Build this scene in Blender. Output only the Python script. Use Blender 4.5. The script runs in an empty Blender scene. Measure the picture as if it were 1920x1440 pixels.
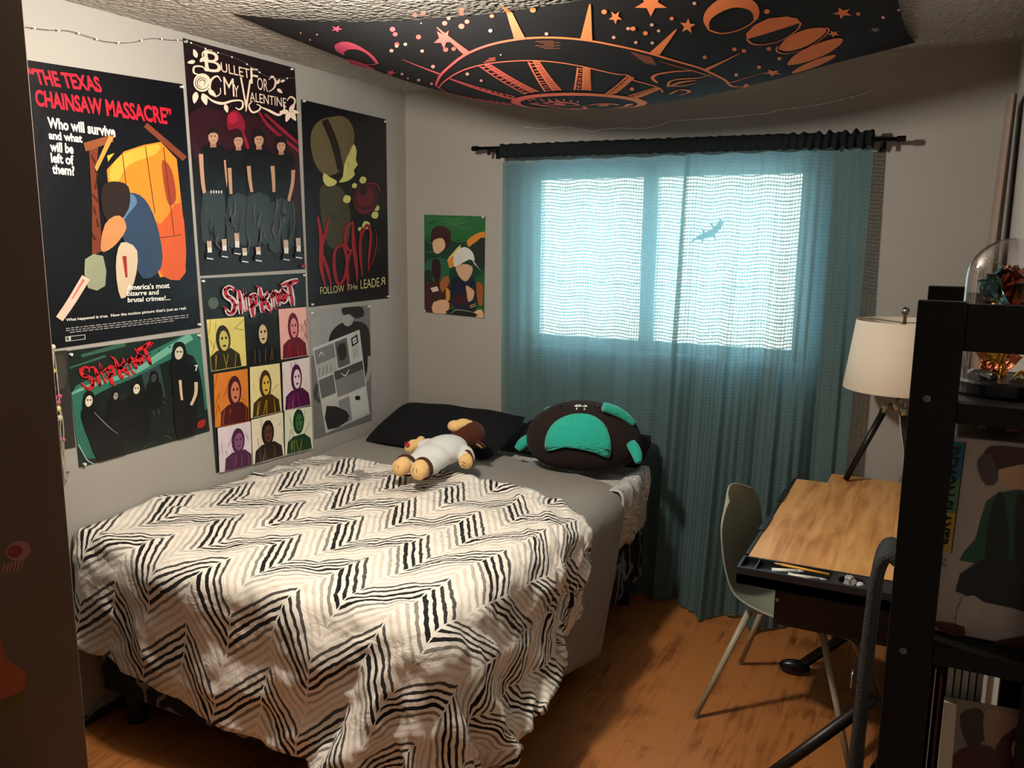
import bpy, math, random
from mathutils import Vector, Matrix, geometry
R_ = math.radians
sc = bpy.context.scene
col = sc.collection
random.seed(7)

# ------------------------------------------------------------------ camera
CAM = Vector((2.54355, -3.78635, 1.69545))
FPX = 1583.02
RX = Vector((0.8923, 0.4514, 0.0080)); FW = Vector((-0.4445, 0.8792, -0.1713))
FW.normalize(); RX = (RX - FW * RX.dot(FW)).normalized(); UP = RX.cross(FW)
cd = bpy.data.cameras.new('camera'); cd.sensor_fit = 'HORIZONTAL'; cd.sensor_width = 36.0
cd.lens = FPX / 1920 * 36.0; cd.clip_start = 0.02
cam = bpy.data.objects.new('camera', cd); col.objects.link(cam)
cam.matrix_world = Matrix(((RX.x, UP.x, -FW.x, CAM.x), (RX.y, UP.y, -FW.y, CAM.y), (RX.z, UP.z, -FW.z, CAM.z), (0, 0, 0, 1)))
sc.camera = cam

# ------------------------------------------------------------------ world, lights, exposure
sc.view_settings.view_transform = 'Standard'; sc.view_settings.look = 'None'
sc.view_settings.exposure = 0.0; sc.view_settings.gamma = 1.0; sc.view_settings.use_curve_mapping = False
sc.cycles.use_denoising = True
sc.cycles.max_bounces = 7; sc.cycles.diffuse_bounces = 4; sc.cycles.glossy_bounces = 3
sc.cycles.transmission_bounces = 6; sc.cycles.transparent_max_bounces = 10
sc.cycles.caustics_reflective = False; sc.cycles.caustics_refractive = False
sc.cycles.sample_clamp_indirect = 6.0
w = bpy.data.worlds.new('daylight'); sc.world = w; w.use_nodes = True
bg = w.node_tree.nodes['Background']; bg.inputs[0].default_value = (0.72, 0.89, 1.0, 1); bg.inputs[1].default_value = 10.0
# daylight enters through the window opening only: a portal guides the sky samples
pl = bpy.data.lights.new('window_portal', 'AREA'); pl.shape = 'RECTANGLE'; pl.size = 1.30; pl.size_y = 0.80; pl.cycles.is_portal = True
po = bpy.data.objects.new('window_portal', pl); col.objects.link(po); po.location = (1.36, 0.085, 1.58); po.rotation_euler = (R_(-90), 0, 0)
# sun on the house opposite
sn = bpy.data.lights.new('sun', 'SUN'); sn.energy = 7.0; sn.angle = R_(1); sn.color = (1, .93, .80)
so = bpy.data.objects.new('sun', sn); col.objects.link(so); so.rotation_euler = (R_(50), 0, R_(-15))
# the room's ceiling lamp, just above the frame
ll = bpy.data.lights.new('ceiling_lamp', 'POINT'); ll.energy = 104.0; ll.color = (1.0, .915, .79); ll.shadow_soft_size = 0.07
lo = bpy.data.objects.new('ceiling_lamp', ll); col.objects.link(lo); lo.location = (1.15, -2.08, 2.22)

# ------------------------------------------------------------------ helpers
def lin(c):
    return tuple(((v / 255) / 12.92 if v / 255 <= .04045 else ((v / 255 + .055) / 1.055) ** 2.4) for v in c[:3]) + (1,)

_m = {}
def M(key, rgb=None, rough=.6, var=.06, vs=9, bump=0, bs=60, bd=.002, metal=0, spec=.4, sheen=0, trans=0, alpha=1, coat=0):
    """procedural principled material with a little colour variation and optional bump"""
    if key in _m: return _m[key]
    m = bpy.data.materials.new(key); m.use_nodes = True; nt = m.node_tree; p = nt.nodes['Principled BSDF']
    tc = nt.nodes.new('ShaderNodeTexCoord'); n = nt.nodes.new('ShaderNodeTexNoise'); n.inputs['Scale'].default_value = vs; n.inputs['Detail'].default_value = 3
    nt.links.new(tc.outputs['Object'], n.inputs['Vector'])
    mx = nt.nodes.new('ShaderNodeMix'); mx.data_type = 'RGBA'
    c = lin(rgb); mx.inputs[6].default_value = tuple(v * (1 - var) for v in c[:3]) + (1,); mx.inputs[7].default_value = tuple(min(1, v * (1 + var)) for v in c[:3]) + (1,)
    nt.links.new(n.outputs['Fac'], mx.inputs[0]); nt.links.new(mx.outputs[2], p.inputs['Base Color'])
    p.inputs['Roughness'].default_value = rough; p.inputs['Metallic'].default_value = metal; p.inputs['Specular IOR Level'].default_value = spec
    if sheen: p.inputs['Sheen Weight'].default_value = sheen
    if trans: p.inputs['Transmission Weight'].default_value = trans
    if coat: p.inputs['Coat Weight'].default_value = coat
    p.inputs['Alpha'].default_value = alpha
    if bump:
        n2 = nt.nodes.new('ShaderNodeTexNoise'); n2.inputs['Scale'].default_value = bs; n2.inputs['Detail'].default_value = 4
        nt.links.new(tc.outputs['Object'], n2.inputs['Vector'])
        b = nt.nodes.new('ShaderNodeBump'); b.inputs['Strength'].default_value = bump; b.inputs['Distance'].default_value = bd
        nt.links.new(n2.outputs['Fac'], b.inputs['Height']); nt.links.new(b.outputs[0], p.inputs['Normal'])
    _m[key] = m
    return m

def ink(rgb):   # glossy printed paper
    return M('print_%02x%02x%02x' % tuple(rgb), rgb, rough=.34, var=.10, vs=14, bump=.55, bs=5, bd=.012, spec=.45)

def tag(o, label=None, cat=None, group=None, kind=None):
    if label: o['label'] = label
    if cat: o['category'] = cat
    if group: o['group'] = group
    if kind: o['kind'] = kind
    return o

def thing(name, loc, label, cat, group=None):
    o = bpy.data.objects.new(name, None); col.objects.link(o); o.location = loc; o.empty_display_size = .05
    return tag(o, label, cat, group)

class MB:
    def __init__(s): s.v = []; s.f = []; s.mi = []; s.uv = None; s.cur = 0
    def add(s, vs, fs):
        k = len(s.v); s.v += [tuple(x) for x in vs]; s.f += [tuple(i + k for i in f) for f in fs]; s.mi += [s.cur] * len(fs); return s
    def box(s, a, b, M4=None):
        (x0, y0, z0), (x1, y1, z1) = a, b
        vs = [Vector(q) for q in ((x0, y0, z0), (x1, y0, z0), (x1, y1, z0), (x0, y1, z0), (x0, y0, z1), (x1, y0, z1), (x1, y1, z1), (x0, y1, z1))]
        if M4: vs = [M4 @ q for q in vs]
        return s.add(vs, [(3, 2, 1, 0), (4, 5, 6, 7), (0, 1, 5, 4), (1, 2, 6, 5), (2, 3, 7, 6), (3, 0, 4, 7)])
    def grid(s, fn, nu, nv, wu=False):
        k = nu if wu else nu + 1
        vs = [fn(i / nu, j / nv) for j in range(nv + 1) for i in range(k)]
        fs = [(j * k + i, j * k + (i + 1) % k, (j + 1) * k + (i + 1) % k, (j + 1) * k + i) for j in range(nv) for i in range(nu)]
        return s.add(vs, fs)
    def tube(s, pts, r, n=10, caps=True):
        pts = [Vector(p) for p in pts]; rs = r if isinstance(r, (list, tuple)) else [r] * len(pts)
        rings = []; u = None
        for i, p in enumerate(pts):
            t = (pts[min(i + 1, len(pts) - 1)] - pts[max(i - 1, 0)]).normalized()
            if u is None: u = t.orthogonal().normalized()
            u = (u - t * u.dot(t)).normalized(); w_ = t.cross(u)
            rings.append([p + (u * math.cos(a) + w_ * math.sin(a)) * rs[i] for a in (2 * math.pi * k / n for k in range(n))])
        vs = [q for rg in rings for q in rg]
        fs = [(j * n + i, j * n + (i + 1) % n, (j + 1) * n + (i + 1) % n, (j + 1) * n + i) for j in range(len(pts) - 1) for i in range(n)]
        if caps: fs += [tuple(range(n))[::-1], tuple(range((len(pts) - 1) * n, len(pts) * n))]
        return s.add(vs, fs)
    def lathe(s, prof, c, n=32, caps=False):
        c = Vector(c)
        vs = [c + Vector((r * math.cos(2 * math.pi * i / n), r * math.sin(2 * math.pi * i / n), z)) for r, z in prof for i in range(n)]
        fs = [(j * n + i, j * n + (i + 1) % n, (j + 1) * n + (i + 1) % n, (j + 1) * n + i) for j in range(len(prof) - 1) for i in range(n)]
        if caps: fs += [tuple(range(n))[::-1], tuple(range((len(prof) - 1) * n, len(prof) * n))]
        return s.add(vs, fs)
    def ell(s, c, r, M3=None, nu=24, nv=14):
        c = Vector(c)
        def fn(u, v):
            a = 2 * math.pi * u; b = math.pi * (v * .998 + .001)
            q = Vector((r[0] * math.sin(b) * math.cos(a), r[1] * math.sin(b) * math.sin(a), -r[2] * math.cos(b)))
            return c + (M3 @ q if M3 else q)
        return s.grid(fn, nu, nv, True)
    def build(s, name, mats, parent=None, smooth=False, bevel=0, sub=0, solid=0, label=None, uvs=None):
        me = bpy.data.meshes.new(name); me.from_pydata(s.v, [], s.f)
        for m in (mats if isinstance(mats, (list, tuple)) else [mats]): me.materials.append(m)
        me.polygons.foreach_set('material_index', s.mi)
        if uvs:
            ul = me.uv_layers.new(name='UVMap')
            for l in me.loops: ul.data[l.index].uv = uvs[l.vertex_index]
        if smooth: me.polygons.foreach_set('use_smooth', [True] * len(me.polygons))
        me.update()
        o = bpy.data.objects.new(name, me); col.objects.link(o)
        if solid: q = o.modifiers.new('s', 'SOLIDIFY'); q.thickness = solid; q.offset = 0
        if bevel: q = o.modifiers.new('b', 'BEVEL'); q.width = bevel; q.segments = 3; q.limit_method = 'ANGLE'; q.harden_normals = False
        if sub: q = o.modifiers.new('u', 'SUBSURF'); q.levels = sub; q.render_levels = sub
        if parent: put(o, parent)
        if label: o['label'] = label
        return o

def put(o, parent):
    o.parent = parent
    o.matrix_parent_inverse = Matrix.Translation(-parent.location) if parent.type == 'EMPTY' else Matrix()

def blob(name, els, mat, parent=None, voxel=.006, label=None, it=4):
    """ellipsoids fused into one continuous skin"""
    b = MB()
    for e in els: b.ell(*e)
    me = bpy.data.meshes.new('t'); me.from_pydata(b.v, [], b.f); o = bpy.data.objects.new('t', me); col.objects.link(o)
    q = o.modifiers.new('r', 'REMESH'); q.mode = 'VOXEL'; q.voxel_size = voxel
    q = o.modifiers.new('s', 'SMOOTH'); q.iterations = it; q.factor = .5
    dg = bpy.context.evaluated_depsgraph_get(); dg.update()
    n = bpy.data.meshes.new_from_object(o.evaluated_get(dg)); bpy.data.objects.remove(o)
    n.name = name; n.materials.clear(); n.materials.append(mat); n.polygons.foreach_set('use_smooth', [True] * len(n.polygons))
    r = bpy.data.objects.new(name, n); col.objects.link(r)
    if parent: put(r, parent)
    if label: r['label'] = label
    return r

def rot(axis, deg): return Matrix.Rotation(R_(deg), 3, axis)

def spline(pts, n=6, closed=False):
    P = [Vector(p) for p in pts]; L = len(P); out = []
    rng = range(L if closed else L - 1)
    for i in rng:
        g = (lambda k: P[k % L]) if closed else (lambda k: P[max(0, min(L - 1, k))])
        a, b, c, d = g(i - 1), g(i), g(i + 1), g(i + 2)
        for k in range(n):
            t = k / n
            out.append(.5 * ((2 * b) + (c - a) * t + (2 * a - 5 * b + 4 * c - d) * t * t + (3 * b - a - 3 * c + d) * t ** 3))
    if not closed: out.append(P[-1])
    return out

def ray(x, y): return FW + RX * ((x - 960) / FPX) - UP * ((y - 720) / FPX)
def on(ax, v, x, y):
    d = ray(x, y); return CAM + d * ((v - CAM[ax]) / d[ax])

_txt = {}
def text2d(s, bold=.0):
    k = (s, bold)
    if k not in _txt:
        cu = bpy.data.curves.new('t', 'FONT'); cu.body = s; cu.offset = bold; cu.resolution_u = 3
        o = bpy.data.objects.new('t', cu); col.objects.link(o)
        dg = bpy.context.evaluated_depsgraph_get(); dg.update()
        me = bpy.data.meshes.new_from_object(o.evaluated_get(dg))
        vs = [(v.co.x, v.co.y) for v in me.vertices]; fs = [tuple(p.vertices) for p in me.polygons]
        bpy.data.objects.remove(o); bpy.data.curves.remove(cu); bpy.data.meshes.remove(me)
        x0 = min(v[0] for v in vs); x1 = max(v[0] for v in vs); y0 = min(v[1] for v in vs); y1 = max(v[1] for v in vs)
        _txt[k] = ([((x - x0) / (x1 - x0), 1 - (y - y0) / (y1 - y0)) for x, y in vs], fs)
    return _txt[k]

class Flat:
    """printed artwork on one flat sheet: each ink is a face set lying on the sheet"""
    def __init__(s, mapf, normal, z=(1, 0, 0)):
        s.mapf = mapf; s.n = Vector(normal); s.b = MB(); s.mats = []; s.k = 0; s.zz = z
    def P(s, q):
        k, ox, oy = s.zz; return s.mapf(ox + q[0] * k, oy + q[1] * k) + s.n * (s.k * .0001)
    def mat(s, c):
        m = ink(c) if isinstance(c, (tuple, list)) else c
        if m not in s.mats: s.mats.append(m)
        s.b.cur = s.mats.index(m)
    clip = None
    def faces(s, c, pts, fs):
        s.mat(c)
        if not s.clip: s.b.add([s.P(q) for q in pts], fs); return
        k, ox, oy = s.zz; C = s.clip; n = len(C)
        ar = sum(C[i][0] * C[(i + 1) % n][1] - C[(i + 1) % n][0] * C[i][1] for i in range(n)); sg = 1 if ar > 0 else -1
        off = s.n * (s.k * .0001)
        for f in fs:        # trim the ink at the paper's edge
            P = [(ox + pts[i][0] * k, oy + pts[i][1] * k) for i in f]
            for i in range(n):
                a, b_ = C[i], C[(i + 1) % n]; d = lambda q: sg * ((b_[0] - a[0]) * (q[1] - a[1]) - (b_[1] - a[1]) * (q[0] - a[0]))
                out = []
                for j in range(len(P)):
                    p, q = P[j], P[(j + 1) % len(P)]; dp, dq = d(p), d(q)
                    if dp >= 0: out.append(p)
                    if dp * dq < 0: t = dp / (dp - dq); out.append((p[0] + (q[0] - p[0]) * t, p[1] + (q[1] - p[1]) * t))
                P = out
                if len(P) < 3: break
            if len(P) >= 3: s.b.add([s.mapf(*q) + off for q in P], [tuple(range(len(P)))])
    def poly(s, c, pts, smooth=0, lift=1):
        s.k += lift
        if smooth: pts = [(p.x, p.y) for p in spline([(a, b, 0) for a, b in pts], smooth, True)]
        tri = geometry.tessellate_polygon([[Vector((a, b, 0)) for a, b in pts]])
        s.faces(c, pts, [tuple(t) for t in tri])
    def oval(s, c, x, y, rx, ry, a=0, lift=1, n=20):
        ca, sa = math.cos(R_(a)), math.sin(R_(a))
        s.poly(c, [(x + rx * math.cos(t) * ca - ry * math.sin(t) * sa, y + rx * math.cos(t) * sa + ry * math.sin(t) * ca) for t in (2 * math.pi * i / n for i in range(n))], 0, lift)
    def stroke(s, c, pts, w, smooth=4, lift=1):
        s.k += lift
        W = list(w) if isinstance(w, (list, tuple)) else [w, w]
        q = spline([(a, b, 0) for a, b in pts], smooth) if smooth and len(pts) > 2 else [Vector((a, b, 0)) for a, b in pts]
        n = len(q); L = []; Rr = []
        for i in range(n):
            t = (q[min(n - 1, i + 1)] - q[max(0, i - 1)]); t = t.normalized() if t.length > 1e-9 else Vector((1, 0, 0))
            f = i / (n - 1) * (len(W) - 1); j = min(int(f), len(W) - 2); ww = (W[j] + (W[j + 1] - W[j]) * (f - j)) / 2
            nn = Vector((-t.y, t.x, 0)) * ww; L.append(q[i] + nn); Rr.append(q[i] - nn)
        s.faces(c, [(p.x, p.y) for p in L + Rr], [(i, i + 1, n + i + 1, n + i) for i in range(n - 1)])
    def text(s, c, t, tl, tr, bl, bold=.0, lift=1):
        s.k += lift
        vs, fs = text2d(t, bold)
        s.faces(c, [(tl[0] + (tr[0] - tl[0]) * u + (bl[0] - tl[0]) * v, tl[1] + (tr[1] - tl[1]) * u + (bl[1] - tl[1]) * v) for u, v in vs], fs)
    def sheet(s, c, pts, t=.0012):
        """the paper itself, with real thickness"""
        s.mat(c); k, ox, oy = s.zz; s.clip = [(ox + q[0] * k, oy + q[1] * k) for q in pts] if len(pts) == 4 else None; top = [s.P(q) for q in pts]; bot = [p - s.n * t for p in top]; n = len(pts)
        s.b.add(top + bot, [tuple(range(n)), tuple(range(2 * n - 1, n - 1, -1))] + [(i, n + i, n + (i + 1) % n, (i + 1) % n) for i in range(n)])
    def build(s, name, parent=None): return s.b.build(name, s.mats, parent)
# ------------------------------------------------------------------ setting
def struct(name, b, m, **k):
    o = b.build(name, m, **k); o['kind'] = 'structure'; return o

WALL = M('wall_paint', (160, 156, 150), rough=.55, var=.02, vs=3, bump=.25, bs=140, bd=.002, spec=.3)
TRIM = M('trim_paint', (172, 165, 156), rough=.45, var=.03, bump=.1, bs=60)
def popcorn():
    m = M('popcorn_ceiling', (178, 171, 161), rough=.6, var=.03, spec=.4); nt = m.node_tree; p = nt.nodes['Principled BSDF']
    tc = nt.nodes.new('ShaderNodeTexCoord'); v = nt.nodes.new('ShaderNodeTexVoronoi'); v.inputs['Scale'].default_value = 62; v.feature = 'SMOOTH_F1'
    n = nt.nodes.new('ShaderNodeTexNoise'); n.inputs['Scale'].default_value = 45; n.inputs['Detail'].default_value = 5
    a = nt.nodes.new('ShaderNodeMath'); a.operation = 'SUBTRACT'
    b = nt.nodes.new('ShaderNodeBump'); b.inputs['Strength'].default_value = 1.0; b.inputs['Distance'].default_value = .02
    nt.links.new(tc.outputs['Object'], v.inputs['Vector']); nt.links.new(tc.outputs['Object'], n.inputs['Vector'])
    nt.links.new(n.outputs['Fac'], a.inputs[0]); nt.links.new(v.outputs['Distance'], a.inputs[1])
    nt.links.new(a.outputs[0], b.inputs['Height']); nt.links.new(b.outputs[0], p.inputs['Normal'])
    return m

def wood(name, c1, c2, c3, plank, length, rough=.4, axis='Y', seam=.5, grain=1.0, spec=.4, blotch=.5):
    m = bpy.data.materials.new(name); m.use_nodes = True; nt = m.node_tree; N = nt.nodes.new; L = nt.links.new; p = nt.nodes['Principled BSDF']
    tc = N('ShaderNodeTexCoord'); mp = N('ShaderNodeMapping'); L(tc.outputs['Object'], mp.inputs[0])
    if axis == 'Y': mp.inputs['Rotation'].default_value = (0, 0, R_(90))
    br = N('ShaderNodeTexBrick'); L(mp.outputs[0], br.inputs['Vector']); br.offset = .37; br.inputs['Scale'].default_value = 1
    br.inputs['Brick Width'].default_value = length; br.inputs['Row Height'].default_value = plank; br.inputs['Mortar Size'].default_value = .0012; br.inputs['Mortar Smooth'].default_value = .2; br.inputs['Bias'].default_value = 0
    br.inputs['Color1'].default_value = (0, 0, 0, 1); br.inputs['Color2'].default_value = (1, 1, 1, 1); br.inputs['Mortar'].default_value = (.5, .5, .5, 1)
    st = N('ShaderNodeMapping'); L(mp.outputs[0], st.inputs[0]); st.inputs['Scale'].default_value = (1.6, 14, 1)
    ad = N('ShaderNodeVectorMath'); ad.operation = 'ADD'; sc_ = N('ShaderNodeVectorMath'); sc_.operation = 'SCALE'; sc_.inputs['Scale'].default_value = 9
    L(br.outputs['Color'], sc_.inputs[0]); L(st.outputs[0], ad.inputs[0]); L(sc_.outputs[0], ad.inputs[1])
    g = N('ShaderNodeTexNoise'); g.inputs['Scale'].default_value = 2.2; g.inputs['Detail'].default_value = 6; g.inputs['Distortion'].default_value = .8 * grain; L(ad.outputs[0], g.inputs['Vector'])
    bl = N('ShaderNodeTexNoise'); bl.inputs['Scale'].default_value = 7; bl.inputs['Detail'].default_value = 5; L(mp.outputs[0], bl.inputs['Vector'])
    t = N('ShaderNodeMath'); t.operation = 'MULTIPLY_ADD'; L(bl.outputs['Fac'], t.inputs[0]); t.inputs[1].default_value = blotch; L(g.outputs['Fac'], t.inputs[2])
    t2 = N('ShaderNodeMath'); t2.operation = 'MULTIPLY_ADD'; L(br.outputs['Color'], t2.inputs[0]); t2.inputs[1].default_value = .22; L(t.outputs[0], t2.inputs[2])
    cr = N('ShaderNodeValToRGB'); e = cr.color_ramp.elements; e[0].position = .38 + blotch * .35; e[0].color = lin(c1); e[1].position = .72 + blotch * .55; e[1].color = lin(c3)
    k = e.new((e[0].position + e[1].position) / 2); k.color = lin(c2); L(t2.outputs[0], cr.inputs[0])
    mx = N('ShaderNodeMix'); mx.data_type = 'RGBA'; mx.blend_type = 'MULTIPLY'; mf = N('ShaderNodeMath'); mf.operation = 'MULTIPLY'; mf.inputs[1].default_value = seam
    L(br.outputs['Fac'], mf.inputs[0]); L(mf.outputs[0], mx.inputs[0]); L(cr.outputs[0], mx.inputs[6]); mx.inputs[7].default_value = (.25, .2, .15, 1)
    L(mx.outputs[2], p.inputs['Base Color']); p.inputs['Roughness'].default_value = rough; p.inputs['Specular IOR Level'].default_value = spec
    bp = N('ShaderNodeBump'); bp.inputs['Strength'].default_value = .15; bp.inputs['Distance'].default_value = .002; L(t.outputs[0], bp.inputs['Height']); L(bp.outputs[0], p.inputs['Normal'])
    return m

FLOORM = wood('floor_wood', (112, 65, 33), (148, 90, 45), (174, 112, 60), .19, 1.25, rough=.36, blotch=.9, seam=.5, grain=1.3)
struct('floor', MB().box((-1.3, -5.0, -.08), (2.95, .0, 0)), FLOORM)
struct('ceiling', MB().box((-1.3, -5.0, 2.42), (2.95, .0, 2.52)), popcorn())
struct('wall_left', MB().box((-.12, -2.42, 0), (0, 0, 2.42)), WALL)
struct('wall_right', MB().box((2.73, -5.0, 0), (2.85, 0.16, 2.42)), WALL)
WX0, WX1, WZ0, WZ1 = .72, 2.03, 1.17, 2.02
struct('wall_back', MB().box((-.12, 0, 0), (WX0, .16, 2.42)).box((WX1, 0, 0), (2.85, .16, 2.42)).box((WX0, 0, 0), (WX1, .16, WZ0)).box((WX0, 0, WZ1), (WX1, .16, 2.42)), WALL)
# wall stub between room and hall; splay added to keep its lit end hidden
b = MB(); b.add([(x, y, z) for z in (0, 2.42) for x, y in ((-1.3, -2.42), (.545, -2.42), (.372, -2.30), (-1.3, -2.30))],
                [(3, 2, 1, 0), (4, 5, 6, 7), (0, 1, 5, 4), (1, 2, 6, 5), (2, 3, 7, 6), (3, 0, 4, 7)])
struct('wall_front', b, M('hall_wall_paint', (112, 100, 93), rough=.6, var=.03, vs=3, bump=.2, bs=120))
struct('wall_hall_left', MB().box((-1.3, -5.0, 0), (-1.2, -2.42, 2.42)), WALL)
struct('wall_hall_end', MB().box((-1.3, -5.0, 0), (2.85, -4.9, 2.42)), WALL)
BASE = M('baseboard_paint', (150, 142, 130), rough=.45, var=.03)
struct('baseboard_back', MB().box((0, -.014, 0), (2.73, 0, .093)), BASE, bevel=.004)
struct('baseboard_left', MB().box((0, -2.30, 0), (.012, -.014, .035)), M('dark_base', (52, 36, 28), rough=.5), bevel=.003)

# window in the back wall
W1 = thing('window_1', (1.375, .08, WZ0), 'white framed slider window behind the teal curtains', 'window'); W1['kind'] = 'structure'
VIN = M('window_vinyl', (225, 226, 224), rough=.35, var=.02)
b = MB()
for x0, x1, z0, z1 in ((WX0, WX1, WZ0, WZ0 + .05), (WX0, WX1, WZ1 - .05, WZ1), (WX0, WX0 + .05, WZ0, WZ1), (WX1 - .05, WX1, WZ0, WZ1), (1.285, 1.355, WZ0, WZ1)):
    b.box((x0, .02, z0), (x1, .075, z1))
b.build('window_frame', VIN, W1, bevel=.004)
g = bpy.data.materials.new('window_glass'); g.use_nodes = True; nt = g.node_tree; nt.nodes.remove(nt.nodes['Principled BSDF'])
tr = nt.nodes.new('ShaderNodeBsdfTransparent'); gl = nt.nodes.new('ShaderNodeBsdfGlossy'); gl.inputs['Roughness'].default_value = .02; mx = nt.nodes.new('ShaderNodeMixShader'); mx.inputs[0].default_value = .05
nt.links.new(tr.outputs[0], mx.inputs[1]); nt.links.new(gl.outputs[0], mx.inputs[2]); nt.links.new(mx.outputs[0], nt.nodes['Material Output'].inputs[0])
MB().box((WX0 + .04, .048, WZ0 + .04), (1.30, .052, WZ1 - .04)).build('window_pane', g, W1)
MB().box((1.34, .058, WZ0 + .04), (WX1 - .04, .062, WZ1 - .04)).build('window_pane', g, W1)
MB().box((WX0 - .02, -.012, WZ0 - .03), (WX1 + .02, .03, WZ0)).build('window_sill', VIN, W1, bevel=.005)
# the pale house opposite that the window looks at
SID = M('house_siding', (226, 214, 186), rough=.8, var=.05, vs=2)
b = MB()
for i in range(26): b.box((-5.0, 5.0 - .012 * (i % 2), -1.0 + .17 * i), (6.5, 5.2, -1.0 + .17 * i + .165))
struct('wall_house_opposite', b, SID)

# gecko shape stuck on the glass
gk = Flat(lambda x, y: on(1, .0425, x, y), (0, -1, 0)); GK = M('gecko_green', (70, 120, 110), rough=.5)
gk.sheet(GK, [(1296, 452), (1310, 441), (1326, 434), (1340, 426), (1350, 412), (1357, 414), (1352, 428), (1342, 438), (1330, 446), (1316, 448), (1304, 450), (1292, 458)], .006)
for q in ([(1320, 438), (1316, 428)], [(1340, 428), (1332, 418)], [(1318, 446), (1316, 456)], [(1338, 440), (1342, 450)]): gk.stroke(GK, q, [4, 3])
tag(gk.build('gecko_figure'), 'small gecko shape stuck to the window, seen as a shadow through the curtain', 'gecko figure')

# painted scraps on the hall wall at the left edge
fl = Flat(lambda x, y: on(1, -2.4205, x, y), (0, -1, 0), (180 / 563, 0, 980))
PK = (196, 120, 126)
fl.oval(M('paint_pink_pale', (170, 130, 132), rough=.7), 108, 165, 74, 58, -15)
fl.oval(M('paint_pink', (150, 62, 78), rough=.7), 88, 168, 46, 36, -15)
for i in range(6): fl.stroke(M('paint_pink_pale', (170, 130, 132)), [(30 + 22 * i, 205 + (6 - i) * 6), (18 + 22 * i, 260 + (6 - i) * 4), (6 + 22 * i, 300)], [16, 10, 5])
tag(fl.build('wall_drawing'), 'small faded pink oval daub drawn on the dark hall wall', 'wall drawing')
fl = Flat(lambda x, y: on(1, -2.4205, x, y), (0, -1, 0), (180 / 563, 0, 980))
fl.poly(M('paint_peach', (170, 96, 70), rough=.7), [(-60, 700), (10, 690), (40, 800), (150, 880), (145, 980), (60, 1020), (-60, 1060)])
fl.poly(M('paint_olive', (104, 96, 48), rough=.7), [(-60, 1065), (60, 1022), (140, 990), (128, 1080), (20, 1120), (-60, 1135)])
tag(fl.build('wall_drawing'), 'peach and olive green patch painted on the dark hall wall near the floor', 'wall drawing')

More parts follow.
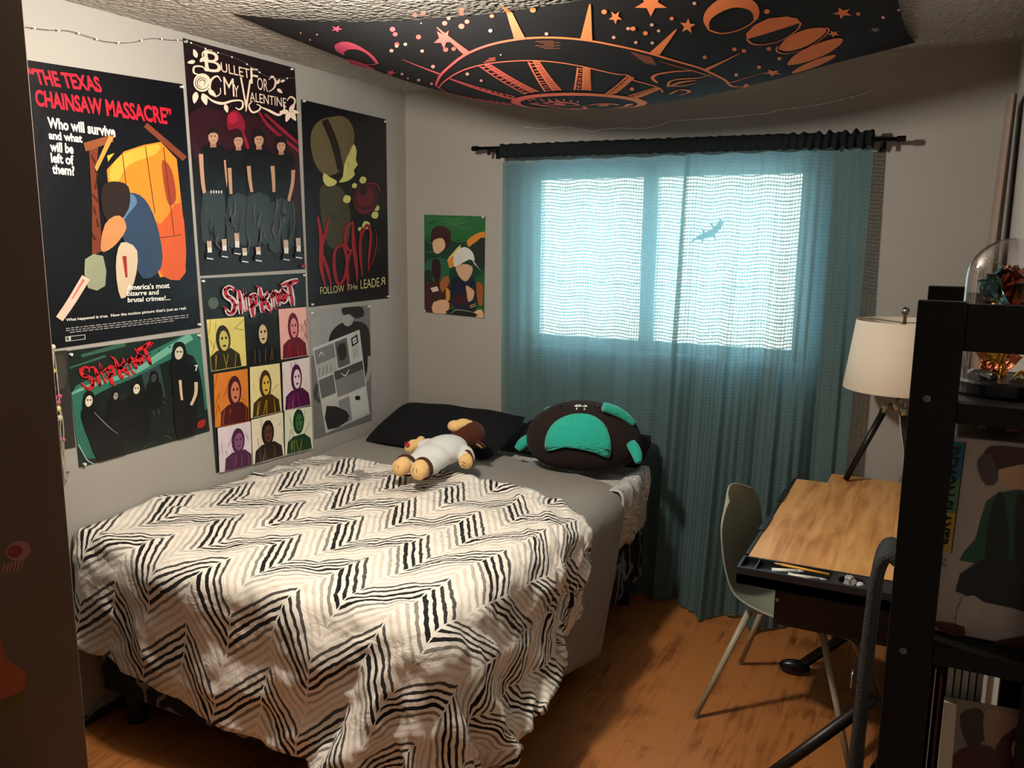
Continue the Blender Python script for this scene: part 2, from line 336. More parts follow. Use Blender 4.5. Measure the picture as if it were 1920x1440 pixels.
# wire hanging down the left wall to the floor
tag(MB().tube(spline([(.012, -1.80, .30), (.010, -1.86, .16), (.011, -1.93, .10), (.012, -2.03, .035), (.016, -2.12, .02)], 6), .0022, 6).build('power_cord', M('cord_grey', (150, 142, 130), rough=.5), smooth=True), 'thin pale cord running down the left wall beneath the bed', 'cord')
GRAY = [
10,44,47,45,46,46,46,46,45,47,45,46,46,46,46,46,46,46,45,46,46,46,46,46,46,46,46,45,46,46,46,41,24,7,-1,2,2,-3,2,1,-3,0,1,0,-1,0,2,-3,1,0,-1,0,0,0,-1,1,0,0,-1,0,0,-1,0,1,-1,0,-1,0,0,0,0,0,0,0,0,0,0,3,0,5,-8,-1,8,-3,-3,7,-2,0,-3,1,0,-1,1,0,
-1,1,-1,0,0,0,0,-1,0,0,0,-1,1,-1,0,0,0,1,-1,0,-1,0,-1,1,-1,0,0,1,2,2,-5,11,-1,-7,-3,4,-4,3,-1,8,-6,0,1,-1,-1,1,-1,0,0,0,0,-1,0,0,0,-1,1,-1,1,-1,1,-1,-1,1,-1,1,-1,1,-1,0,0,-1,2,0,4,1,-8,2,5,3,-1,2,-6,-1,2,-2,0,-2,2,0,-1,0,0,0,0,-1,1,0,-1,0,
0,-1,1,-1,0,0,0,0,0,0,-1,0,-1,1,0,-1,1,-1,3,-1,4,-1,-1,1,2,-3,-2,8,1,-13,14,0,1,-2,0,0,1,0,-1,0,0,-1,0,0,0,0,0,-1,1,0,-1,0,0,-1,0,0,0,0,-1,0,1,-1,1,1,3,-1,5,-1,-5,-3,6,-1,-1,-4,6,-7,0,-1,1,0,0,-1,0,0,0,-1,1,-1,0,0,0,0,0,-1,0,0,0,0,0,0,-1,0,
0,0,0,-1,1,-1,2,2,-1,2,-1,2,4,-5,0,-3,4,1,2,0,0,0,0,0,-1,0,0,-1,1,-1,1,-1,0,0,-1,1,0,-1,0,0,-1,0,0,1,-1,0,0,0,0,-1,1,1,2,2,-1,-1,0,-4,1,1,3,-1,-3,5,0,0,0,-1,0,0,0,0,0,0,-1,0,0,0,0,0,-1,-1,1,0,0,0,0,-1,0,1,-1,0,0,-1,0,1,1,2,1,-2,3,-1,0,5,1,
-5,3,2,-12,0,0,-1,1,-1,1,-1,0,0,-1,1,-1,1,-1,0,0,0,0,0,-1,-1,1,-1,1,-1,0,0,0,-1,1,-1,-1,2,2,2,-1,-1,3,4,-7,-5,8,-2,-2,3,0,0,0,-1,1,-1,0,-1,1,0,-1,0,0,0,-1,1,-1,1,-1,0,0,0,0,-1,1,-1,0,-1,1,-1,1,0,1,2,1,1,0,-2,-5,4,4,-2,-4,6,-1,0,0,0,0,-1,0,
0,0,-1,0,0,1,-1,0,0,-1,1,-1,0,0,0,-1,0,1,-1,0,0,0,0,0,-1,0,1,2,2,3,-4,0,8,-2,-3,0,-2,1,1,0,0,0,0,0,-1,0,0,0,0,0,-1,0,0,0,0,-1,0,0,0,0,0,0,-1,0,0,0,0,-1,0,0,0,0,2,2,-2,4,-1,-3,0,2,-2,5,-8,7,0,0,0,-1,0,1,-1,0,0,0,0,-1,0,0,0,0,0,0,-1,0,0,0,0,
-1,1,-1,0,0,0,-1,0,0,1,2,1,1,-2,4,-4,5,-3,4,-5,6,-7,0,-1,0,1,-1,0,0,0,-1,0,0,1,-1,0,0,0,-1,0,1,-1,0,-1,0,1,-1,0,0,0,-1,1,0,-1,0,2,3,0,5,-9,3,-3,5,-5,4,-1,1,0,0,0,-1,1,-1,0,0,1,-1,-1,0,1,-1,0,-1,1,-1,0,0,0,0,0,-1,0,0,0,-1,1,-1,0,1,0,0,3,1,
-3,7,2,-5,-2,0,3,-3,0,0,0,0,0,-1,0,1,-1,-1,1,0,-1,0,0,-1,1,-1,1,-1,0,-1,1,-1,1,-1,0,0,0,-1,1,-1,-1,2,1,1,2,3,-5,-3,6,-3,2,1,-1,1,0,0,-1,0,0,0,-1,0,1,-1,0,1,-1,0,0,0,0,-1,0,0,0,-1,1,-1,0,1,-1,0,0,-1,0,0,-1,3,1,2,-1,1,0,-2,7,-5,-2,2,3,0,0,0,
0,0,0,0,-1,-1,1,0,-1,0,0,0,-1,0,0,0,0,0,0,-1,0,0,0,0,0,0,-1,1,-1,0,2,3,-2,-2,7,0,-6,2,3,-2,0,-5,0,0,-1,0,0,0,-1,2,-1,-1,0,0,0,0,0,0,0,-1,0,0,0,0,0,0,0,-1,0,-1,0,1,-1,1,0,-1,3,4,1,-4,0,4,-4,0,1,1,3,0,0,0,0,-1,0,1,-2,1,0,0,-1,0,0,0,-1,0,1,-1,
0,0,-1,0,0,0,0,-1,1,0,-1,0,0,0,1,1,3,-1,-2,3,1,-4,4,-1,-3,3,0,-1,0,0,1,-1,0,0,0,0,-1,1,0,-1,-1,1,-1,0,1,-1,0,0,0,-1,0,0,0,0,-1,1,-1,0,-1,2,1,2,2,0,-3,3,-2,0,1,2,-3,0,0,0,0,-1,0,0,0,-1,0,1,-1,-1,1,0,-1,1,-1,0,0,-1,1,0,0,-1,0,0,-1,1,-1,0,0,0,
0,2,1,0,6,-2,-3,8,-8,1,2,-5,0,0,0,-1,0,0,0,0,0,0,-1,1,0,-1,0,0,-1,0,0,0,0,0,-1,0,0,0,0,0,-1,1,0,-1,0,0,2,2,2,-7,6,-1,-4,4,2,-6,11,0,0,0,0,0,0,-1,0,0,0,0,-1,0,0,0,0,0,0,-1,0,0,-1,0,0,1,-1,0,0,0,-1,0,0,0,1,1,1,4,3,-6,1,1,0,-2,3,-3,0,0,-1,0,0,
0,0,0,0,-1,0,0,0,0,-1,0,0,0,0,0,0,0,0,0,-1,0,0,-1,0,0,0,0,0,0,1,3,-1,-1,3,0,2,-5,6,-3,-1,0,0,0,0,0,0,-1,0,0,0,0,-1,0,0,0,0,0,-1,0,0,0,0,-1,0,0,0,-1,1,0,0,-1,0,0,0,1,3,1,2,-3,4,-6,9,-8,1,-2,0,-1,1,0,-1,0,0,0,0,-1,0,0,0,0,0,0,-1,1,0,-1,0,-1,
1,0,-1,0,0,0,0,-1,1,-1,0,0,1,1,2,-2,2,-5,8,-5,4,-2,4,0,0,0,-1,1,-1,1,-1,-1,1,-1,1,-1,0,0,-1,1,0,-1,0,0,0,0,-1,1,-1,0,0,-1,1,-1,0,0,-1,1,3,1,2,0,5,-7,2,-6,11,-10,0,0,0,0,-1,0,0,0,0,-1,1,-1,0,-1,1,0,0,-1,0,0,0,0,-1,0,-1,1,0,-1,1,-1,0,1,-1,0,
1,2,1,-1,5,-8,4,-2,7,-9,7,0,0,-1,0,0,0,0,0,0,0,-1,0,0,1,-1,0,-1,0,0,0,-1,0,1,0,0,-1,0,0,-1,0,0,-1,1,0,0,1,3,4,-5,3,-2,0,0,5,-5,0,0,0,-1,1,-1,0,0,-1,0,0,0,1,-2,0,0,0,0,0,0,0,0,-1,0,0,0,0,0,0,0,0,0,-2,0,1,1,3,0,0,0,2,3,-3,-3,6,0,0,-1,1,-1,1,
-1,-1,1,0,0,0,-2,1,0,0,0,0,-1,1,-1,0,0,-1,0,0,0,0,-1,0,0,0,1,0,0,1,1,2,-1,2,-1,2,-2,3,-2,0,0,0,0,-1,0,0,0,0,-1,0,0,1,-1,0,0,-1,0,1,-2,1,0,-1,1,-1,0,0,-1,1,0,-1,0,0,0,0,1,4,0,0,0,4,-10,5,2,-4,0,-1,0,0,1,-1,0,0,0,0,0,-1,0,0,0,-1,1,-1,0,0,0,
-1,1,-1,1,-1,0,0,-1,0,1,-1,0,-1,1,1,1,2,1,-1,0,5,-1,-6,5,0,0,1,-1,-1,0,0,0,-1,1,-1,1,-1,0,-1,1,-1,1,-1,0,0,0,-1,1,-1,0,0,0,0,-1,0,0,0,0,-1,2,1,3,0,1,-4,0,-1,5,-6,0,0,-1,0,0,0,-1,1,0,-1,1,-1,0,0,0,0,0,-1,0,0,0,0,0,-1,0,0,-1,0,1,0,-1,0,0,0,0,
0,2,2,1,-1,2,1,3,-6,7,0,0,0,0,-1,0,1,-2,1,0,-1,0,0,0,0,-1,0,0,0,0,-1,0,0,0,0,1,-1,0,-1,0,1,-1,0,-1,1,0,3,0,2,2,-2,3,-6,3,7,2,-2,0,-1,1,0,-2,1,-1,0,0,0,0,0,0,0,0,0,0,-1,0,0,0,0,0,-1,0,0,0,0,-1,1,-1,0,-1,2,1,1,3,-3,0,-1,5,-1,-5,1,1,-2,0,-1,0,
0,0,0,0,0,-1,1,-1,0,0,-1,0,0,0,0,0,-1,0,0,0,0,0,-1,0,0,0,0,0,0,0,1,3,1,0,1,-2,-5,6,-2,9,-11,1,0,0,0,0,0,0,-1,0,1,-2,1,0,-1,1,-1,0,0,0,-1,1,-1,0,0,0,0,0,0,-1,0,0,0,0,1,0,3,1,1,0,-3,4,-4,-3,-200,-9,-7,-8,-7,-8,-8,-9,-9,-9,-10,-10,-10,-10,-11,
-11,-12,-12,-13,-13,-14,-14,-15,-15,-16,-16,-16,-17,-18,-18,-19,-18,-20,-20,-20,-20,-21,-21,-21,-21,-22,-22,-22,-22,-21,-41,1,-1,1,-1,0,0,1,0,0,1,0,0,0,1,0,0,0,1,0,0,0,1,0,1,0,0,0,1,0,1,0,1,1,0,0,1,1,0,0,1,1,0,1,-1,-41,0,1,-1,0,1,0,0,0,0,0,
1,0,0,0,0,1,0,0,1,1,0,0,1,-1,1,0,1,0,1,0,0,0,1,1,1,0,0,1,0,1,0,1,0,1,-42,1,0,1,0,-1,0,0,1,0,1,0,0,0,0,1,0,0,0,0,0,1,1,0,1,0,0,1,0,0,1,1,0,0,1,0,1,0,1,0,0,1,1,1,1,-41,0,0,0,0,1,0,0,0,1,-1,0,1,1,0,0,0,1,0,0,1,0,-1,1,0,1,1,-1,1,1,0,0,1,1,0,0,
1,0,0,2,0,0,1,0,0,-41,0,0,0,1,-1,1,0,0,0,1,0,0,0,0,0,1,0,0,1,0,0,1,0,1,0,0,1,0,0,1,0,1,0,0,1,0,2,0,0,1,1,0,1,0,-41,0,0,0,0,1,0,0,0,0,0,1,0,0,1,0,-1,1,1,-1,1,1,0,0,1,0,0,1,0,1,0,1,0,0,1,1,0,0,1,0,1,0,1,0,1,-42,1,0,0,0,0,0,1,0,1,0,-1,1,0,0,1,
0,0,0,1,0,0,1,0,0,1,1,-1,1,0,1,0,1,1,0,0,1,0,1,1,0,1,0,0,1,-41,0,0,1,0,0,0,0,1,-1,0,1,0,0,0,0,1,0,1,0,0,0,0,1,0,0,1,1,0,1,-1,1,1,0,1,0,1,1,0,0,0,1,0,1,1,-41,0,0,-1,1,1,-1,1,0,0,1,0,0,0,1,0,0,0,1,0,0,1,0,0,1,0,0,1,1,-1,2,0,0,0,1,1,-1,1,0,1,
1,0,1,1,-1,-42,0,1,1,0,-1,1,0,0,1,-1,1,0,1,-1,0,1,0,0,1,0,1,0,1,-1,1,0,0,1,1,0,0,1,1,0,0,1,0,1,1,0,0,1,0,1,-41,0,0,0,0,1,0,0,0,0,1,-1,1,0,1,0,0,1,-1,1,0,0,1,-1,2,0,1,0,0,0,1,1,0,0,0,1,1,0,0,1,1,1,-1,1,1,-41,0,0,0,0,0,1,0,0,0,0,1,0,0,0,1,0,
0,1,-1,1,0,1,1,-1,1,0,0,1,1,0,0,0,1,1,1,0,1,0,0,1,0,1,1,0,-41,0,0,1,0,0,0,0,0,1,0,0,0,0,1,-1,1,1,0,0,1,0,0,0,1,0,0,1,0,0,0,1,1,1,0,0,1,0,1,0,0,1,1,0,1,-41,0,1,-1,0,0,1,0,0,0,0,1,0,0,0,1,0,0,0,1,0,0,0,1,0,0,1,1,0,0,1,1,0,0,1,0,0,1,1,1,0,1,0,
0,1,-42,1,0,0,0,1,-1,1,0,0,1,-1,1,1,-1,1,0,0,0,1,0,1,0,0,1,0,0,1,0,1,0,0,1,0,1,0,1,0,0,1,1,0,1,1,0,-41,0,0,0,1,0,0,-1,2,0,0,0,-1,1,1,-1,1,0,1,0,0,0,1,0,0,1,1,-1,1,1,0,0,1,1,-1,2,0,1,1,-1,1,0,1,0,1,-41,0,0,1,-1,0,1,0,0,0,0,1,0,0,0,1,0,1,0,0,
0,1,0,1,0,0,0,1,0,0,1,1,-1,1,1,0,1,0,0,2,-1,2,0,1,0,-41,0,0,0,1,0,0,0,0,0,1,0,0,0,1,0,0,0,0,0,1,0,1,0,1,0,0,0,1,1,0,0,1,0,1,0,1,0,1,0,1,0,0,1,0,-42,1,0,0,0,0,1,0,0,1,-1,0,1,0,0,1,0,0,1,0,1,0,-1,1,0,1,1,0,0,0,1,1,0,0,0,2,-1,1,1,0,1,0,1,0,1,
-41,-1,1,0,1,0,-1,1,0,0,1,0,1,-1,1,-1,1,0,0,1,0,0,1,0,0,1,0,1,0,1,0,0,1,1,0,0,1,1,0,0,1,1,0,0,1,-41,0,0,1,-1,0,1,0,0,0,0,1,-1,2,-1,1,0,0,1,0,0,0,1,0,1,0,0,1,0,0,1,1,0,0,1,0,0,1,0,2,0,0,1,1,0,-41,0,0,0,1,0,0,0,0,1,0,0,0,0,0,1,0,1,0,0,0,1,-1,
1,0,0,1,0,2,0,0,0,1,0,1,0,1,0,1,0,1,0,1,0,0,-42,1,0,0,0,1,-1,1,1,-1,0,0,1,0,1,-1,1,0,0,1,0,0,1,0,1,0,0,1,0,0,1,0,1,1,0,0,1,1,0,0,1,1,0,1,1,-41,0,0,0,0,0,1,0,0,0,1,0,0,0,0,1,0,0,0,0,1,1,0,0,0,1,1,-1,1,1,0,1,0,0,0,2,0,0,1,1,-1,1,1,0,1,-41,0,
0,0,1,0,0,0,0,1,-1,1,0,1,0,0,0,0,1,0,0,0,1,1,0,0,0,1,0,1,0,0,0,2,0,0,1,0,1,0,1,0,1,1,0,-42,1,0,1,-1,0,1,0,0,0,1,0,0,0,0,1,0,1,-1,1,0,1,0,0,0,1,1,0,0,0,1,1,0,0,1,0,1,1,0,1,0,1,-1,1,0,-41,0,0,0,0,1,-1,1,0,0,0,0,1,0,1,-1,1,0,1,0,0,0,0,1,1,0,0,
1,0,1,0,0,1,0,1,1,-1,1,0,1,1,0,1,0,1,-41,0,1,-1,1,0,0,0,0,0,1,0,0,0,0,1,0,0,0,1,1,0,0,0,1,0,0,0,1,0,1,1,0,0,1,0,1,0,1,0,1,1,0,1,0,-41,0,-1,1,0,0,1,0,0,1,-1,1,0,1,-1,1,-1,1,1,-1,1,0,1,0,0,1,1,0,1,0,0,0,1,1,0,0,1,1,0,0,1,0,1,0,1,-42,1,0,0,1,
-1,1,-1,1,0,1,-1,1,0,1,-1,1,0,0,1,0,1,0,0,1,0,0,1,0,0,1,0,1,0,0,2,0,0,1,1,-1,1,1,1,0,-41,0,1,0,-1,1,-1,1,1,-1,1,0,0,0,0,1,0,1,0,0,0,0,1,1,-1,1,0,0,1,1,0,1,0,1,0,0,1,0,1,0,1,1,0,0,1,-41,-1,0,1,0,1,0,0,0,1,-1,1,0,0,1,-1,1,0,1,0,0,0,1,0,1,0,0,
1,0,0,1,0,0,1,1,0,1,1,0,0,1,0,1,1,0,-41,0,1,-1,1,-1,1,0,0,0,1,0,0,0,0,1,0,0,0,1,0,1,0,0,0,1,1,0,0,1,0,0,1,0,1,0,0,1,0,2,0,0,1,0,1,-41,0,0,0,0,1,0,0,0,1,-1,1,0,0,1,0,0,0,1,-1,1,0,0,1,1,-1,1,0,1,0,0,2,0,0,0,2,0,0,1,0,1,1,0,0,1,-42,1,0,1,0,0,
-1,1,0,0,1,-1,1,1,-1,0,1,1,-1,1,1,0,0,1,-1,1,0,1,0,1,0,0,1,0,1,0,1,0,1,0,1,0,0,2,0,-41,0,0,0,0,0,1,0,0,0,0,1,0,-1,1,1,0,0,1,0,0,1,0,-1,2,0,1,0,0,0,1,1,-1,2,0,0,0,1,1,1,0,1,0,0,1,-41,0,0,1,0,0,0,0,0,0,1,0,0,1,0,0,0,0,0,1,0,0,1,1,0,0,0,1,0,1,
0,0,1,0,1,0,1,0,0,1,0,1,1,1,0,-38,-3,1,-1,0,0,1,0,1,0,-1,0,1,0,0,1,0,0,0,1,0,0,1,0,0,1,0,0,1,0,1,0,1,0,1,1,0,1,0,0,1,0,1,0,1,-39,1,-2,-1,1,0,-1,1,-1,1,0,1,-1,1,1,-1,1,0,1,0,0,1,0,0,0,1,0,1,0,0,1,1,0,0,0,1,0,1,1,0,1,0,1,1,0,-35,-6,0,1,-1,0,
1,0,1,-1,1,0,1,-1,0,1,0,1,-1,1,1,0,-1,1,1,0,1,0,0,1,0,0,1,1,0,0,1,1,0,1,0,1,0,0,1,690,-10,-1,0,0,0,0,0,0,0,0,-1,0,1,0,0,0,-2,1,-2,3,0,0,0,0,0,0,0,0,0,-4,-22,-39,-46,-46,-46,-46,-45,-46,-46,-46,-46,-46,-46,-45,1,8,-9,0,2,-2,0,0,0,4,-4,1,-1,
0,0,0,0,0,0,6,-6,0,0,0,0,0,0,0,0,0,2,1,2,0,1,0,0,-1,1,0,0,0,1,0,-1,2,-6,7,2,-7,2,0,0,0,-4,4,-3,6,-3,0,0,0,0,1,-5,4,0,0,4,-4,1,2,-3,0,0,1,2,1,1,0,0,1,0,0,0,1,0,-1,1,0,-3,10,-7,-5,5,2,-2,0,0,0,-3,3,-2,2,2,-2,0,2,-2,1,-1,0,0,-4,10,-4,-5,8,-5,
0,0,4,1,1,-1,0,0,1,-1,1,0,0,1,-1,1,7,-13,6,0,0,-2,2,0,0,0,3,-2,-4,2,-3,3,1,0,0,0,0,0,0,1,-7,5,5,-9,5,0,1,1,2,1,0,1,0,0,0,0,0,1,-1,1,0,-6,8,-3,1,0,0,0,0,0,0,-2,2,1,-2,1,0,0,0,0,0,0,0,0,-1,3,-4,-2,4,0,0,0,2,3,0,1,0,-1,0,1,0,0,0,1,0,0,4,-6,4,
-2,0,0,0,0,0,1,-2,1,-1,1,-1,-1,2,0,0,0,4,-4,0,0,-2,2,0,3,-3,0,1,2,1,1,0,0,1,0,0,0,0,1,0,0,0,0,1,-2,2,-1,0,-1,0,1,-1,4,-3,1,-1,1,1,-1,-1,0,0,-4,4,0,0,0,0,2,-5,4,-1,1,1,1,2,0,0,1,0,0,0,1,-1,0,1,0,-6,8,-1,-1,0,0,1,-1,-1,1,0,1,-1,0,2,-1,-2,1,0,
0,0,0,0,0,0,0,-2,5,-4,6,-7,4,3,0,1,0,-1,1,0,0,0,0,1,-1,1,3,-6,1,1,1,1,-4,3,0,-1,-1,3,-1,3,-3,0,3,-3,0,0,0,0,0,0,0,0,0,-3,3,-7,9,-2,4,1,0,1,0,-1,1,1,-1,1,-1,1,0,-1,-1,1,-1,2,-3,6,-5,1,1,2,-2,2,-3,1,0,-3,5,-2,0,0,1,-1,0,0,0,0,2,1,-1,-2,2,1,2,
1,-1,1,0,0,0,1,-1,1,0,-1,0,-3,1,3,1,1,-3,3,-4,0,-1,2,0,0,3,-3,4,-6,2,0,3,-4,1,0,2,-2,4,-7,-2,2,1,3,2,2,0,0,0,1,0,0,0,1,0,0,1,-5,8,-4,1,-5,4,1,0,2,0,0,-2,0,0,-3,3,-4,4,0,0,-3,3,0,0,-2,7,-9,2,2,1,-2,2,2,2,0,1,0,0,0,0,0,0,0,0,1,-1,-5,6,1,2,-3,
0,0,1,-4,3,0,0,0,0,0,0,0,0,0,0,0,0,0,0,-5,5,3,-1,0,-2,1,2,1,1,0,0,1,0,0,0,1,0,0,0,-7,8,4,-6,5,-4,0,0,-1,1,0,0,0,0,0,0,0,4,-4,0,0,0,0,0,0,0,-3,3,0,0,1,-1,2,3,0,1,0,-1,1,0,1,-1,1,0,0,3,-5,-1,6,-7,4,0,0,2,-1,-1,0,0,0,3,-3,5,-9,5,-1,0,0,0,0,0,
0,2,-2,0,0,0,1,2,1,3,-2,1,0,0,0,0,1,-1,1,-1,-5,4,1,-2,5,-3,4,0,-5,5,-4,0,3,-3,-3,8,-10,8,-4,1,0,2,-2,0,0,0,-1,0,3,-2,0,1,1,2,0,2,-1,1,0,0,0,0,1,0,0,5,-6,1,0,-3,3,-4,0,4,-5,5,0,-3,5,-2,-4,7,-6,3,0,3,-5,2,0,0,-2,4,1,-5,3,3,-5,3,3,0,0,1,0,0,1,
0,-1,0,0,1,-8,11,-3,0,2,-2,3,-3,-2,5,-3,0,0,-2,2,-1,-2,3,0,0,-3,3,0,0,0,2,-2,-2,2,-1,-3,3,2,2,3,0,0,0,0,0,0,1,0,0,0,-1,-3,4,0,-2,4,-5,3,-1,0,1,0,0,0,0,0,0,0,0,0,0,0,0,0,-2,2,0,0,0,0,0,0,1,2,2,0,1,0,0,0,0,1,0,0,0,-1,0,1,0,0,-2,3,-3,5,-2,-1,
0,0,0,0,3,-3,2,-2,0,0,0,0,0,1,-1,0,0,0,0,0,0,2,2,1,1,-1,1,0,0,1,-1,1,0,0,-1,1,0,0,0,0,-3,4,-2,4,-3,0,3,-3,0,-3,4,-3,2,0,0,0,0,0,-1,0,1,0,0,0,0,0,0,2,2,1,1,-1,1,0,0,1,-1,1,0,1,0,-1,0,0,0,2,-2,1,-4,3,0,-3,3,2,-2,-1,1,5,-5,3,-3,0,-2,4,-1,-1,0,
0,0,0,0,1,2,2,1,0,0,0,1,-1,0,1,0,0,5,-6,1,0,0,-3,3,1,-1,0,0,0,4,-4,-2,2,1,3,-9,5,-3,3,0,2,-2,0,0,0,0,0,0,0,1,2,2,1,-1,1,0,0,1,0,0,-1,2,-3,8,-8,3,0,2,-2,2,-2,0,0,0,-4,4,0,0,-1,-3,4,0,0,0,0,0,-2,2,0,0,0,0,0,0,0,2,2,1,1,0,0,0,0,0,0,1,0,5,-6,4,
-3,-3,4,-1,-2,2,0,0,0,0,0,0,4,-4,0,0,0,0,0,0,-1,3,-2,0,0,1,-1,0,-1,1,2,2,2,0,0,0,0,1,0,0,0,-1,-5,1,1,3,2,-2,0,0,0,0,0,0,3,-3,0,-4,4,0,0,0,0,0,0,1,-3,2,0,4,-5,2,-1,-2,0,3,3,1,1,0,0,0,0,0,1,0,0,9,-3,-1,-3,-1,-1,0,0,0,0,0,0,-3,4,-1,0,0,0,0,0,
0,0,-1,0,6,-5,2,-6,8,-7,2,4,-1,0,1,2,0,1,0,1,-1,1,0,0,0,-6,5,-2,1,2,0,0,0,0,0,0,0,0,-1,1,0,2,-2,0,0,0,0,-1,3,-7,5,-2,2,-5,7,-3,1,-1,2,3,1,1,0,0,0,1,-1,0,1,0,2,-3,2,-1,0,0,0,0,0,0,0,0,0,0,0,0,-2,2,0,0,-1,1,2,-4,3,-3,2,-2,0,2,2,-1,2,-2,2,2,1,
0,0,0,0,1,0,-1,1,2,1,-3,0,0,3,-3,0,0,0,3,-3,0,0,0,0,0,0,0,0,2,-2,0,0,0,0,-2,2,1,-3,2,-1,-2,3,2,3,1,0,1,-1,0,0,1,1,-1,8,-7,-1,0,3,-6,5,-2,0,0,-3,3,0,0,0,0,0,0,0,-1,-3,4,0,0,0,0,-1,3,-1,1,-2,0,0,1,2,1,1,1,0,1,0,0,-1,0,2,1,5,-2,-4,-3,4,-3,2,0,
0,0,0,0,0,0,0,0,0,0,-1,2,-3,2,0,0,5,-2,-3,1,-1,0,0,0,0,3,2,1,-1,1,0,0,1,0,0,0,-3,0,2,5,-3,-2,1,0,0,0,0,0,0,0,0,0,0,0,0,2,-1,-1,-2,1,4,-8,5,0,0,0,0,0,0,2,0,2,2,0,0,0,1,-1,0,1,-1,3,-2,-2,-2,2,1,0,0,0,0,0,0,0,0,0,0,-2,2,0,-2,0,2,0,1,-5,8,-4,2,
-2,0,0,0,4,-5,2,2,2,1,0,0,0,0,1,0,0,8,0,0,-3,0,-5,0,0,0,0,0,0,0,0,0,-1,1,-1,-1,1,2,-2,2,-2,7,-8,2,-2,2,0,0,0,-4,5,0,3,1,1,-1,1,0,1,0,0,0,-3,-2,0,0,1,8,-1,-3,0,0,0,0,3,-4,-2,3,0,0,1,1,-1,1,-2,4,-8,4,0,0,0,0,0,0,2,-4,3,2,2,0,1,0,0,0,0,0,1,-1,
2,-3,3,-2,-3,1,3,0,0,0,0,-4,4,3,-2,0,-1,0,0,0,-2,3,-3,2,4,-4,0,0,0,0,0,-2,2,1,2,1,2,0,0,1,0,0,0,1,-16,14,8,-6,5,-3,-2,2,2,-4,3,-3,1,-3,1,1,1,-1,0,0,0,2,-2,0,1,-5,4,0,0,0,0,0,0,0,1,1,4,0,0,0,0,0,0,1,-1,-15,-1,7,13,-9,3,2,-2,-2,7,-6,4,-3,7,
-4,-1,0,1,-1,0,-1,-1,1,1,-1,1,0,0,0,0,0,0,0,0,0,3,1,1,1,1,-1,0,1,0,0,-21,18,1,-4,6,0,0,0,0,-3,3,-2,4,-4,2,0,0,0,0,0,1,-1,0,0,0,0,0,0,0,0,0,0,0,0,1,2,1,2,0,0,0,1,-1,0,0,]
